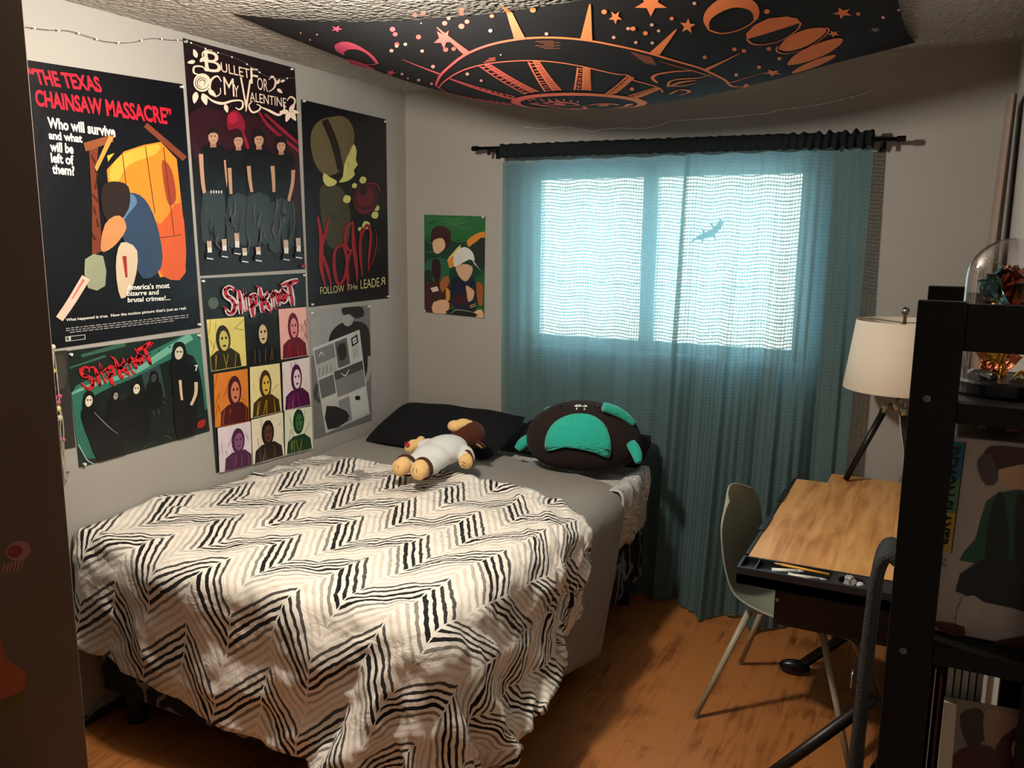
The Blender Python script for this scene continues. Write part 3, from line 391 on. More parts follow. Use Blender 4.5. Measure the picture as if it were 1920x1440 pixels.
DUVET = [
10,29,29,29,29,29,29,29,30,29,29,29,29,29,29,29,29,29,29,29,29,29,29,29,29,30,29,29,29,29,29,29,29,29,29,29,29,29,29,29,30,29,29,28,30,23,30,23,30,27,27,10,26,-7,18,-11,23,-2,-16,12,-19,17,-13,14,-12,0,0,0,0,0,1,0,0,-1,0,1,0,0,0,0,0,0,1,0,
1,-1,0,1,0,0,-1,1,0,0,0,1,-1,0,1,1,1,-1,-2,-1,2,-1,-1,0,-3,-5,8,-7,9,-8,4,-11,21,-22,31,-33,34,-35,26,18,-39,32,-34,27,-29,29,0,0,0,0,1,-1,0,0,1,0,-1,0,0,0,1,0,0,0,0,-1,2,0,-1,0,1,0,-1,1,0,0,0,0,0,0,-2,1,1,3,-3,-3,2,-2,1,1,0,0,-1,-1,5,-9,
16,-22,23,-3,13,-45,35,-33,21,20,-38,33,-31,32,-30,0,0,0,0,0,0,1,0,-1,0,1,0,0,0,-1,1,0,0,0,1,-1,0,1,0,-1,0,1,-1,1,0,0,1,0,1,-1,-2,1,1,5,-3,1,-1,-7,5,-3,1,2,0,-5,8,-15,22,-24,-16,5,24,-24,35,-42,3,44,-36,34,-30,29,0,0,0,1,-1,0,0,0,0,1,-1,1,
0,0,1,-1,0,0,0,0,0,1,-1,1,0,0,0,0,0,0,-1,1,0,-1,3,-1,0,-2,2,3,-1,2,4,-13,8,0,-8,2,5,-9,14,-22,25,-14,28,0,-24,-28,44,6,-40,33,-32,29,-30,0,0,0,0,1,0,-1,1,0,-1,1,-1,1,0,0,0,1,-1,1,-1,1,-1,1,-1,1,0,0,0,-1,1,1,-1,1,0,-1,1,-1,1,-2,1,-3,-1,1,14,
-14,0,13,-4,-10,9,-16,20,-25,32,-39,23,23,-22,-27,24,24,-35,29,-33,30,0,0,0,0,0,0,0,0,1,0,-1,1,0,0,-1,1,0,0,0,1,-1,0,0,1,-1,1,-1,1,0,0,-1,1,-1,0,1,0,1,-1,1,-1,0,3,-2,-5,17,-17,1,-6,14,-14,15,-18,25,-31,25,-29,27,17,-24,-23,21,23,-38,32,-29,
0,0,1,-1,0,0,1,-1,0,0,1,-1,0,1,1,-1,0,0,0,0,0,1,-1,0,1,-1,1,-1,1,0,0,0,0,0,0,1,-1,2,-3,1,1,-3,2,1,-3,14,-13,10,-10,16,-24,20,-30,19,2,-9,-4,-8,35,-25,1,-17,36,-34,26,0,1,-1,1,-1,1,-1,1,-1,1,0,0,0,0,-1,1,0,1,-1,0,1,-1,1,-1,0,1,-1,1,0,-1,0,1,
0,0,0,0,0,-1,1,0,1,3,-6,-1,0,-4,8,-2,3,-1,16,-31,30,-15,-22,34,-34,35,-33,30,-32,41,-36,13,14,0,0,0,0,0,0,0,0,1,-1,0,1,0,-1,1,0,0,0,0,0,0,1,-1,1,-1,0,1,-1,0,1,1,-1,1,-1,0,0,1,-1,1,0,-2,1,9,-2,-9,6,-2,1,-7,-1,8,14,-33,28,-13,-21,35,-28,33,
-32,15,4,18,-18,-17,0,-1,1,0,1,-1,1,0,-1,1,0,0,0,0,0,0,0,-1,1,0,0,0,0,0,1,0,-1,1,0,0,0,0,-1,1,1,0,-2,1,-1,-1,3,-2,-4,-2,7,0,4,-6,16,-18,-10,17,15,-31,35,-20,-24,28,-5,9,14,-49,16,37,-27,0,1,-1,0,0,0,0,0,1,0,-1,0,0,1,0,0,0,0,0,0,0,0,1,-1,0,
0,0,1,-1,0,0,0,1,0,0,-1,1,-1,1,2,-3,3,3,7,-4,-11,3,1,-4,18,1,-34,8,31,-12,13,-20,-25,17,22,-42,50,2,-8,4,0,0,0,0,0,1,0,0,-1,0,1,0,0,0,0,0,0,0,1,-1,0,0,0,1,0,-1,1,-1,1,0,0,0,0,0,-2,1,0,1,1,-2,2,-2,0,-1,-1,12,-11,5,-7,0,-13,33,2,-26,-15,26,
19,-19,-29,-3,43,-40,11,21,19,0,0,0,0,0,0,0,0,1,-1,0,1,0,0,-1,1,-1,1,-1,1,0,0,0,0,0,1,0,0,0,-1,1,0,0,0,1,-2,1,0,-1,1,0,1,0,0,5,-7,14,-15,9,-15,23,-32,-6,27,5,-35,23,26,-15,12,-38,31,-28,-5,26,0,0,1,-1,1,0,-1,0,1,0,0,0,-1,0,1,-1,1,0,0,0,0,0,
0,0,0,0,0,0,0,1,-1,0,0,0,0,1,-1,2,-1,1,0,-1,-1,1,3,5,-8,14,-18,17,-26,33,-4,-44,1,15,-12,19,28,-42,24,8,-5,7,-29,0,0,0,1,-1,0,1,0,-1,1,0,-1,1,0,0,0,0,0,0,1,-1,1,-1,0,0,1,0,0,-1,0,1,0,1,-1,0,0,0,0,0,0,-1,0,3,-2,-3,0,0,-5,20,-20,23,-31,17,23,
-24,14,-23,-17,20,13,16,-36,35,-32,26,0,0,0,0,0,0,1,-1,0,1,0,0,0,0,0,0,1,0,-1,0,1,-1,1,0,0,-1,-1,1,2,-1,0,0,-2,1,0,1,1,-2,1,0,1,0,-2,0,2,-1,4,6,-16,20,-26,22,-27,20,20,-37,32,-22,-23,45,-35,31,-30,32,-26,0,0,0,0,0,0,0,1,0,-1,0,1,0,0,0,0,-1,
0,1,0,0,0,0,0,0,0,2,-1,-1,1,-1,0,1,0,0,-1,1,1,-1,0,-1,0,0,2,-1,1,0,-6,15,-23,25,-24,27,-37,6,35,-35,36,-18,-22,39,-36,31,-29,24,0,0,0,0,0,1,-1,0,1,0,0,-1,1,0,0,0,0,0,0,0,0,0,0,0,1,0,0,-1,1,-1,1,0,0,-1,1,1,-1,-1,1,-1,1,1,-2,2,-1,-1,-1,5,-12,
21,-26,30,-32,27,-21,-15,40,-29,40,-6,-39,39,-35,28,-23,0,0,0,1,0,-1,1,0,-1,0,0,1,-1,1,0,0,0,1,0,-1,0,0,0,1,-1,1,-1,1,-1,1,0,-1,0,1,0,0,0,0,-1,3,-2,-1,1,-1,1,0,3,-7,13,-20,27,-32,27,-25,28,-17,-17,36,-33,21,13,-42,37,-27,22,0,0,0,0,0,0,0,0,
0,1,0,0,0,-1,0,1,0,-1,1,0,0,1,0,-1,0,0,0,1,0,-1,0,1,0,0,0,0,1,-2,1,-1,1,0,1,-1,0,1,-3,8,-15,20,-28,9,2,18,-30,37,-19,-15,31,-35,21,-9,-14,30,-19,0,0,1,-1,0,1,-1,0,1,-1,0,0,1,0,0,0,0,0,0,0,1,-1,0,1,0,0,0,-1,1,1,-1,0,0,1,-1,0,-1,2,-1,-1,1,1,
0,0,0,-1,3,-8,14,-21,25,3,-36,14,5,-18,42,-2,-36,27,-37,45,-27,-6,23,0,0,0,0,0,0,0,1,-1,1,0,0,-1,1,0,-1,1,0,0,0,0,0,1,-1,1,-1,0,1,-2,1,1,0,0,0,0,0,0,0,1,0,0,0,-1,0,1,0,-2,8,-17,18,-21,13,7,-28,35,-15,4,-24,27,-29,15,9,5,-13,-3,0,0,0,0,1,-1,
1,-1,1,-1,1,-1,1,-1,1,0,0,0,0,1,-1,1,-1,0,0,0,1,-1,1,0,-1,1,1,-2,0,1,0,0,0,0,0,0,1,0,-1,0,3,-9,17,-20,20,-29,8,22,-31,23,-5,17,-36,6,26,-27,35,-23,7,0,0,0,0,0,1,-1,1,-1,1,-1,1,-1,1,0,0,0,0,0,-1,1,0,0,1,-1,1,-1,1,0,0,0,0,-1,1,1,0,0,0,0,0,0,
-1,0,0,2,1,-5,10,-17,19,-21,25,1,-33,34,7,-45,6,35,-18,-17,26,-2,-2,-24,0,1,-1,0,0,-1,1,0,1,-1,1,0,0,0,0,0,0,0,0,1,0,-1,1,-1,0,0,1,-1,1,0,0,0,0,0,0,-1,1,0,0,1,-1,1,0,2,-2,-1,5,-7,11,-19,20,-25,-8,35,-21,8,8,7,-31,40,-27,-8,6,30,-31,0,-1,1,
1,-1,1,0,-1,0,1,0,-1,1,0,-1,1,0,1,-1,0,-1,1,0,1,0,0,0,0,-1,1,0,0,0,0,1,0,-1,0,1,-1,2,0,1,-1,0,0,-1,3,-13,19,-25,22,-9,-14,24,-23,30,-35,33,-37,41,-21,-15,16,24,0,0,0,0,0,0,0,1,-1,0,0,1,0,0,0,0,0,-1,2,-1,1,0,-1,0,1,-1,0,1,1,-1,0,0,0,1,-1,0,
1,1,-1,0,0,1,-1,-1,2,1,1,-10,15,-20,19,-22,26,-12,-11,27,-38,34,-35,19,-13,31,1,-43,16,0,0,0,0,0,1,-1,0,1,0,-1,0,1,-1,1,0,0,1,-2,1,0,0,1,0,-1,1,0,0,0,-1,1,0,0,1,-1,1,-1,0,1,1,0,-1,1,1,0,-1,-1,8,-17,17,-20,21,-22,20,12,-39,31,-33,18,21,-23,
-16,13,-8,-6,0,0,1,-1,1,-1,0,0,0,0,1,0,-1,1,0,0,0,0,1,-1,0,0,0,0,1,0,0,0,0,0,0,0,1,-1,1,0,1,0,0,-1,0,1,0,0,-1,2,0,-9,15,-18,19,-23,20,13,-34,26,-33,16,22,-31,37,-8,-41,44,-26,0,1,-2,1,0,0,1,0,0,0,0,0,0,0,0,0,0,0,0,1,0,0,0,0,0,0,0,0,0,1,0,0,
-1,1,0,0,0,0,0,1,0,0,0,0,1,0,-7,12,-15,16,-23,21,14,-33,23,-31,18,19,-31,21,2,-25,36,-31,34,0,-1,1,0,0,0,0,0,0,0,1,-1,1,0,0,0,0,0,0,0,0,0,0,0,1,0,0,0,0,0,0,0,1,0,0,0,0,0,0,1,-1,0,0,1,0,-1,6,-13,15,-19,15,13,-14,12,-35,31,2,-29,27,12,-42,41,
-32,33,-15,0,0,0,1,-1,0,1,-1,1,0,-1,1,-1,0,1,0,0,0,0,1,0,0,0,0,-1,0,1,0,0,0,0,1,0,-1,1,0,0,0,1,-1,1,0,0,-1,1,1,-4,10,-12,3,17,-17,-19,15,19,-32,10,32,0,-33,32,-26,17,-5,-31,0,1,0,-1,1,-1,0,1,-1,1,0,0,0,0,0,0,0,0,1,-1,0,0,1,-1,1,0,0,0,0,0,1,
-1,1,0,-1,1,0,0,0,0,1,0,0,1,-1,0,0,-2,-5,19,-30,1,25,-27,16,11,13,-4,-26,29,-21,26,3,-43,37,0,-1,0,0,0,2,-1,0,1,-1,0,1,0,0,0,0,0,1,-1,0,0,1,-1,2,-1,0,0,0,1,0,-1,1,-1,1,0,0,0,0,0,0,0,1,0,0,1,-1,2,-9,17,-27,26,3,-23,22,-24,33,-27,13,17,-29,
26,-9,-6,18,-41,0,1,1,-1,0,-1,0,1,-1,1,0,-1,1,0,0,0,1,-1,0,0,1,-1,1,-1,0,1,-1,1,-1,1,0,0,0,0,1,-1,1,0,0,1,-1,0,1,1,0,2,-3,8,-22,25,-22,13,12,-27,33,-30,23,-38,21,22,-22,-25,9,4,27,0,0,-1,1,0,1,0,-1,1,-1,1,0,0,0,-1,1,0,0,1,0,-1,1,-1,1,-1,1,
0,0,0,0,1,-1,1,-1,0,1,0,0,0,0,1,-1,1,0,1,1,-1,-3,10,-25,18,-28,20,24,-33,24,-33,27,-32,4,-5,24,-24,-1,15,0,-1,1,0,1,-1,0,0,0,1,-1,1,-1,1,0,0,-1,1,0,0,1,-1,1,-1,2,-2,1,0,0,0,0,0,0,1,0,-1,0,1,0,-1,0,2,-1,0,1,-3,5,-13,7,-8,-14,26,-29,7,21,-29,
21,-21,20,-19,17,-20,6,17,-16,0,1,0,-1,0,0,1,1,-1,-1,1,0,0,0,0,0,1,-1,0,0,0,0,0,1,-1,1,0,0,0,0,0,0,0,0,0,1,-1,0,0,1,0,-2,1,-1,-1,3,-13,18,-23,30,-20,-15,27,-31,-5,23,-22,23,-21,16,-17,17,11,-25,1,0,1,-2,2,-1,1,-1,0,1,0,0,0,0,0,1,-1,0,0,0,0,
0,1,-1,0,1,-1,0,0,1,0,-1,1,0,0,0,0,0,0,0,0,-1,0,-1,1,-2,-4,11,-24,27,-22,33,-29,-14,42,-6,-32,6,-12,22,-25,20,-14,-2,-3,2,0,-1,2,-1,1,-1,1,-1,0,1,0,-1,1,0,-1,1,0,0,0,1,-1,0,0,0,0,1,0,0,0,0,0,0,0,0,0,-1,1,0,0,-2,0,1,-1,-3,0,1,-17,26,-27,31,
-20,37,-30,-20,30,19,-1,-18,-28,26,-32,5,-4,41,-20,0,0,0,0,0,1,-1,1,0,0,-1,1,0,0,0,0,0,0,0,0,1,-1,1,0,0,0,0,0,0,-1,1,0,0,-1,0,1,0,-2,0,0,1,0,-1,-2,-2,-7,18,-26,30,-31,36,-1,9,-20,-24,28,16,0,2,-23,3,18,-13,-8,17,0,1,0,0,0,-1,1,0,0,-1,1,0,0,
0,0,0,0,1,-1,0,0,1,-1,0,0,0,0,-1,1,1,-1,1,-1,1,-1,0,-1,0,0,2,-4,1,-5,2,-7,7,-13,27,-29,34,-28,16,23,0,-15,-34,6,31,10,-5,3,-24,31,-32,22,0,0,0,1,-1,1,0,0,0,0,0,0,0,0,1,-1,0,0,1,-1,0,0,1,0,0,-1,0,1,-1,0,1,-1,0,0,0,-1,-1,2,-1,-3,2,-1,-4,-6,8,
-6,14,-21,30,-27,25,-25,19,22,2,-6,-24,-18,28,-4,19,1,-25,27,-25,0,1,-1,-1,1,0,0,-1,0,1,0,0,0,0,0,1,0,0,-1,1,0,0,0,0,0,1,0,-1,0,0,0,0,0,-1,1,-1,2,-2,-2,2,2,-13,10,5,-11,1,-7,21,-20,23,-27,20,-11,-12,30,15,1,-19,-13,31,-12,9,4,-16,16,1,0,-3,
2,0,0,0,1,0,-1,1,-1,0,0,0,0,0,0,1,0,0,0,0,0,0,0,0,0,0,0,0,0,0,0,-1,1,-1,-1,2,0,-14,12,-3,1,-11,2,8,-17,7,-1,1,-1,-3,31,-35,21,-1,30,-2,-14,12,-7,1,11,-22,5,-4,4,-6,0,0,1,0,0,1,-1,1,0,0,0,0,0,0,0,0,-1,0,1,0,-1,1,0,0,-1,1,0,-1,0,0,1,-1,-2,2,
0,-11,9,-2,0,-15,19,-2,-8,19,-21,2,22,-26,12,-5,20,-33,45,2,-24,27,-1,0,-1,-22,21,2,-4,0,5,-2,0,-1,0,0,0,0,0,0,1,-1,0,1,-1,0,0,1,0,-1,0,2,-1,0,0,0,0,-1,0,1,0,-2,-1,3,-1,-10,9,4,-11,4,-5,-3,2,5,-10,24,-21,2,22,-26,-2,18,21,-38,15,24,-34,21,
16,-19,22,-10,-1,4,-3,0,1,0,0,0,0,-1,1,0,0,-1,1,0,-1,1,0,0,0,0,0,0,-1,1,-1,1,0,-1,1,1,-2,-1,0,4,-4,-8,10,3,-17,14,-2,-5,-4,2,-6,3,3,-6,-2,-5,18,-10,-1,6,21,-38,5,34,-33,17,29,-27,27,0,-1,1,0,1,-1,0,0,0,1,-1,0,0,0,0,0,1,-1,1,0,0,0,0,0,0,-1,
1,-1,1,-1,1,-2,0,3,1,-6,-3,9,2,-17,11,-3,-1,15,-20,0,9,-2,-15,27,-25,12,-18,8,-2,-5,-3,17,9,-24,34,-28,22,10,-11,-2,3,0,0,0,0,-1,0,1,0,0,0,0,0,0,0,-1,1,-1,0,0,1,0,0,0,0,-1,1,-1,1,-1,1,2,-7,1,-1,6,2,-16,9,8,-8,-8,9,-2,2,-14,4,21,-28,29,-32,
15,6,-16,19,-16,6,-6,34,-24,10,-17,37,-10,0,-1,2,-1,0,1,0,0,-1,0,0,0,0,0,1,0,0,0,0,0,0,-1,0,1,0,-1,1,0,0,0,-1,1,-6,7,-5,5,1,-6,0,8,-18,10,10,-25,29,-17,13,-16,-3,23,-30,36,-19,-13,27,-20,36,-11,5,-13,17,0,-11,-15,21,-2,3,-2,1,0,0,1,-1,0,1,
-1,1,0,0,-1,0,0,1,0,0,0,0,0,0,-1,1,0,0,0,-1,1,-7,8,-5,4,2,-2,-10,15,-21,17,-6,-6,14,-21,7,-1,17,-20,5,24,-29,32,-12,-10,22,-6,18,-13,8,-3,-14,18,-5,-6,0,-1,2,0,-1,0,0,1,0,-1,1,-1,0,0,1,0,0,-1,0,1,0,0,0,-1,1,-1,1,0,-1,0,-4,6,-2,3,1,-2,-11,
14,-20,21,-16,4,-15,-3,12,10,-4,-12,24,-19,6,23,-29,32,-16,0,-14,10,19,-3,-21,29,-1,3,-8,-1,1,0,-1,1,1,-1,0,1,-1,1,-1,1,0,-1,0,0,1,0,-1,0,1,0,0,0,-1,-2,1,1,-2,3,2,-2,2,-4,-8,13,-16,17,-20,12,-7,21,3,-20,-8,7,17,-27,21,-17,4,26,-27,27,-22,
19,-22,0,2,27,-3,-21,16,13,0,0,-1,1,0,-1,1,0,0,0,0,1,-1,0,1,0,0,-1,1,0,0,0,0,0,-2,3,0,-4,3,1,1,-3,3,-5,4,-8,1,8,-20,13,3,11,-26,12,27,-8,-20,-1,22,-30,19,-14,-2,22,-17,23,-20,22,-21,6,4,-24,28,-1,0,0,0,0,0,0,0,0,0,0,1,-1,0,1,0,-1,0,1,0,0,0,
0,0,0,-1,1,1,-1,2,0,-1,-4,4,-5,2,0,-2,-2,-15,16,7,-3,-2,-4,-9,3,14,16,-27,7,11,-16,15,-17,-4,15,-1,16,-16,20,-18,-1,22,-14,-1,2,0,-1,2,-2,1,-1,1,0,0,0,0,0,0,0,1,0,-1,1,0,0,0,0,-1,2,0,-2,2,1,0,0,-2,-1,2,3,-17,16,-24,16,6,-5,-1,-1,28,-20,-15,
0,-6,27,-21,18,-14,1,24,-13,-8,2,-7,21,-3,7,-5,2,8,-10,3,0,0,-1,2,-3,1,0,1,-1,0,1,0,0,0,-1,1,0,0,0,0,0,0,1,0,1,0,0,-3,-2,3,7,-6,3,-15,12,-21,13,8,-4,2,5,-5,3,24,-11,-22,8,-19,19,-18,32,-11,-5,20,-3,-21,11,-4,2,3,7,-4,0,8,-7,-800,4,3,2,2,1,
2,1,1,0,1,0,0,0,-1,-1,-1,-1,-2,-2,-2,-2,-3,-3,-3,-4,-4,-4,-4,-5,-5,-5,-6,-6,-6,-6,-6,-7,-7,-7,-8,-8,-8,-15,-11,-16,-9,-14,-9,-11,-13,-11,-11,-13,-16,-14,-5,-17,-26,9,-10,5,-5,-4,-6,-28,0,-1,0,0,0,-1,0,0,1,-1,0,0,-1,0,1,0,-1,1,0,-2,2,0,0,0,
-1,1,1,-2,1,2,-3,2,1,-1,-1,1,-2,0,0,0,0,0,2,-3,7,-7,5,-4,2,0,3,-2,4,-3,8,-6,0,20,-21,9,-9,2,-1,2,-28,-1,1,0,-1,0,0,0,0,-1,0,-1,0,0,1,-1,0,0,0,0,2,-3,1,0,0,2,-2,0,1,-2,-1,4,-4,0,1,2,-2,4,-4,0,2,-1,2,-1,1,1,-1,2,-1,0,3,-5,5,-6,9,3,-10,10,-11,
11,-2,-2,-1,0,0,-28,0,-1,0,0,0,0,-1,0,0,0,1,-1,0,-1,0,0,0,0,0,0,0,-1,0,1,-1,1,-1,1,0,1,-2,3,0,-1,-3,2,0,4,-4,4,-1,-5,6,-3,2,0,0,2,-2,2,1,-2,17,-15,-4,10,-8,16,-8,-4,1,-1,-1,0,-28,0,0,-1,0,0,0,0,0,-1,0,0,-1,1,0,0,-1,1,-1,-1,1,0,0,0,-1,1,-1,
1,-1,2,-2,1,-1,0,1,1,-1,-1,2,4,-3,0,4,-7,9,-2,-4,3,-3,1,0,4,-3,-10,21,-4,-7,10,-10,8,-5,3,-4,2,0,-28,0,-1,1,-1,0,-1,1,-1,1,-1,0,1,-1,-1,0,0,0,0,1,-1,0,0,0,0,-1,1,-1,0,0,0,0,1,0,0,1,-1,1,-1,1,-3,1,0,11,-11,-1,13,-6,-2,1,1,-2,4,2,-1,-6,15,
-13,12,-14,15,-14,6,-3,1,-28,-1,1,-1,0,0,0,-1,0,0,0,-1,0,0,1,-1,0,0,0,0,-1,1,0,-1,0,1,0,0,0,0,0,0,0,-1,1,0,1,-1,0,0,3,0,-1,-3,12,-11,-1,2,7,-3,-2,1,-1,5,-5,10,-11,15,-14,16,-16,7,-1,-2,1,-28,0,-1,0,1,-1,0,0,0,-1,1,-1,0,0,0,0,0,-1,0,0,0,0,
-1,1,0,-1,1,-1,1,-1,1,-1,1,0,0,0,0,0,1,0,1,0,-1,0,-1,9,-8,4,-2,6,-6,2,1,-6,1,-2,1,5,4,-8,2,10,-7,5,-7,-27,-1,0,0,-1,0,0,0,-1,1,-2,2,0,-1,-1,1,0,-1,0,0,0,0,1,0,-1,0,-1,1,0,0,-1,2,-2,1,-1,1,0,1,0,1,-1,5,-4,0,-1,2,5,0,-7,-2,11,-5,1,-3,5,-3,7,
-4,0,-1,6,0,-9,-2,5,-28,0,-1,0,0,0,0,-1,0,0,1,-1,-1,1,0,-1,0,1,0,-1,1,-1,0,0,0,0,0,0,0,0,0,-1,1,0,1,-1,0,1,0,0,0,-1,5,-2,-3,3,0,0,2,4,-12,11,-3,1,-5,8,-4,-1,5,-6,0,-1,19,-15,1,-28,0,0,0,-1,0,0,0,0,-1,0,-1,1,0,-1,0,1,-1,0,0,-1,1,0,0,0,0,0,0,
0,0,0,0,0,0,-1,2,1,-1,1,-2,-1,1,0,0,1,1,4,-6,11,-9,12,-15,9,-4,13,-14,9,-9,-1,2,13,-3,-14,28,-25,-28,-1,1,-1,1,-1,-1,1,0,0,0,0,-1,0,1,-1,0,0,-1,1,0,-1,0,0,0,0,1,-1,0,0,0,0,0,0,1,0,0,0,-1,1,2,-1,2,1,2,-6,1,3,-5,6,0,0,-4,12,-12,15,-15,11,-10,
7,1,0,22,-21,13,-28,0,-1,1,-1,0,0,-1,0,0,0,0,0,0,-1,1,-1,1,0,-1,1,0,-1,0,0,1,-2,1,0,1,-1,1,-1,1,0,0,0,0,-1,1,0,-1,-1,1,-1,9,-7,2,4,-6,2,3,2,-5,6,-7,16,-16,11,7,-11,12,-16,-2,29,-28,1,-1,-1,0,0,0,0,0,-1,0,0,0,-1,2,-1,0,-1,1,0,-1,0,1,-1,0,-1,
2,-1,0,0,1,-1,1,-1,1,-1,0,0,1,1,-2,0,2,2,5,-10,13,-10,1,6,-5,4,8,-13,0,15,-17,17,-13,5,3,-5,-1,16,-18,-28,-1,1,-1,0,0,0,0,0,0,-1,0,0,0,0,0,0,0,0,0,0,-1,0,0,1,0,-1,1,-1,0,0,0,1,0,0,0,0,0,1,-1,0,2,-1,0,-2,8,-7,7,-4,1,2,2,-5,5,4,-10,14,-15,16,
-8,-7,3,-3,4,4,-28,0,-1,0,1,-1,0,0,-1,0,1,0,0,0,-2,1,-1,1,-1,0,0,1,-1,1,-1,0,0,0,1,0,0,0,-1,1,0,0,0,1,-2,0,0,0,2,0,-2,-1,-2,9,-1,0,1,5,-10,18,-19,7,-4,14,-14,0,13,-11,10,-7,2,-28,-1,1,0,-1,1,-1,0,0,0,-1,0,0,0,0,0,0,0,0,0,0,-1,1,-1,1,0,0,0,
-1,0,0,1,0,0,0,0,0,-1,1,0,1,-1,-1,-1,4,0,5,-7,4,-1,0,-1,7,-7,15,-16,8,-9,15,-5,-2,-1,1,-1,1,-28,1,-1,0,-1,0,0,0,0,0,0,-1,0,0,1,-1,0,-1,1,-1,0,1,0,0,-1,1,-1,0,1,-1,0,1,0,0,0,0,0,0,0,0,2,0,0,0,-1,0,0,2,0,2,-2,-1,3,1,-2,5,-5,8,-11,15,-8,0,-1,
1,-3,-28,0,0,-1,1,-1,0,-1,0,0,0,1,0,-1,0,0,0,0,-1,1,0,0,-1,1,0,-1,1,0,-1,1,1,-1,1,-1,0,0,0,0,0,1,-2,-1,1,1,1,0,1,-2,3,0,0,3,-2,-1,-2,9,-4,-3,16,-10,-1,2,-2,-2,-2,-28,-1,0,1,-1,0,0,1,-1,0,0,0,-1,0,0,0,0,0,0,0,0,-1,1,-1,0,1,0,0,0,0,0,0,-1,1,
-1,0,1,0,1,1,-2,2,-2,2,-1,2,-2,2,-1,1,3,1,-3,-1,4,-7,9,-2,0,-4,6,4,-9,4,-4,-28,0,0,-1,0,1,-1,-1,1,0,-1,0,0,1,-1,0,0,0,0,0,0,0,-1,1,0,-1,0,1,0,0,0,-1,2,-1,0,1,-1,1,0,-1,2,-1,1,-1,1,-1,2,-2,2,0,-1,-2,0,4,2,4,-9,6,-1,3,-7,0,14,-12,1,-28,0,0,0,
0,-1,0,0,0,0,0,-1,1,-1,0,1,0,-1,0,0,0,0,0,0,0,0,0,-1,2,-1,0,1,-2,1,0,0,1,0,-1,-1,-1,2,1,0,0,0,0,2,-1,2,0,2,3,-10,1,5,11,-6,-5,-1,11,-4,-8,8,-5,-27,-1,-1,0,0,0,1,-1,0,-1,1,0,0,0,0,-1,0,1,-1,0,-1,1,0,0,0,0,0,1,-2,1,0,0,0,0,1,-1,0,0,0,1,1,-1,
0,0,0,0,1,-1,2,-1,1,-4,2,8,-3,-3,-3,6,-4,11,-11,-2,2,0,3,-28,0,0,0,-1,0,0,0,0,0,0,0,-1,0,0,0,0,0,1,-1,1,-1,0,0,0,0,0,-1,1,0,0,0,0,-1,1,0,0,0,0,0,1,0,0,1,0,0,-1,2,-1,0,2,-1,1,1,2,-7,2,6,-1,-4,3,1,5,-10,6,-28,0,0,0,0,-1,0,1,-1,1,-2,1,0,0,0,0,
-1,0,0,1,-1,0,1,-1,0,1,-1,0,0,0,0,0,1,0,-1,0,0,0,2,0,0,0,0,-2,0,1,1,1,-1,1,-1,4,-3,2,1,9,-5,-4,7,-10,9,-8,0,0,12,-28,0,0,-1,1,0,-1,0,0,-1,1,-1,0,0,0,0,1,-1,0,-1,1,0,0,0,0,-1,1,0,0,0,0,0,0,0,0,1,0,0,-1,-1,0,0,1,1,1,1,-1,-1,1,0,1,0,5,-5,-1,
-2,2,4,0,9,-12,12,-14,19,-17,-28,0,-1,1,-1,0,1,-1,0,0,0,0,0,0,0,0,-1,1,-1,0,0,1,-1,0,0,0,1,-1,0,0,0,1,-1,1,0,0,0,0,0,0,0,0,-1,0,0,-1,1,0,2,1,1,-1,-3,7,-2,2,2,-2,-1,5,-1,-7,16,-15,12,-28,-1,1,-1,1,0,-1,0,0,0,0,0,0,0,-1,0,1,-1,1,0,0,-1,0,0,0,
1,-1,0,1,0,0,-1,1,-1,0,1,-1,0,0,1,-1,0,1,1,-1,0,0,1,0,0,0,2,0,-4,3,3,1,-2,7,-11,9,-6,3,22,-25,-28,0,0,0,-1,0,0,1,0,0,-1,0,0,0,0,-1,0,1,-1,1,-1,0,0,1,0,-1,0,1,-1,0,0,0,0,0,1,-1,1,-1,0,0,1,1,-1,-1,0,0,0,2,0,2,-1,0,1,-2,9,-5,-1,5,-10,11,-8,19,
-17,2,28,-28,0,-1,1,0,0,-1,0,0,0,0,0,0,0,0,0,0,-1,0,0,0,0,1,-1,0,1,-1,0,0,0,0,1,-1,1,-1,0,0,1,0,0,0,-1,0,1,1,0,0,0,0,-1,2,0,-1,13,-11,2,4,-10,11,-7,13,-13,13,-6,-7,-28,0,0,-1,0,0,1,-1,0,0,0,0,0,-1,1,0,-1,1,0,-1,1,0,-1,0,1,-1,1,0,0,0,0,-1,1,
0,0,-1,1,-1,0,0,0,0,1,-1,0,1,2,-1,1,1,0,0,11,-12,1,2,-5,9,-7,0,0,5,5,-8,16,-28,0,0,0,0,0,0,-1,0,0,1,-1,0,0,0,0,0,0,0,0,-1,0,1,0,-1,0,0,0,0,0,0,0,0,0,0,1,-1,1,0,0,0,0,-1,1,0,0,0,1,1,-1,-1,11,-10,6,-2,-1,4,-6,4,12,-13,9,-8,17,-18,-28,0,0,0,0,
-1,0,1,-1,0,0,0,0,0,-1,1,0,0,-1,1,0,0,-1,0,1,0,0,0,0,0,0,0,0,0,0,0,0,0,0,-1,1,0,0,0,0,0,0,1,-2,2,8,-8,6,-7,8,-3,-5,22,-2,-18,17,-19,5,1,3,-28,0,0,0,-1,1,0,0,0,-1,0,0,-1,1,0,0,0,-1,1,-1,1,0,0,0,-1,0,0,1,0,0,-1,1,-1,1,0,-1,0,0,0,1,-1,1,0,0,0,
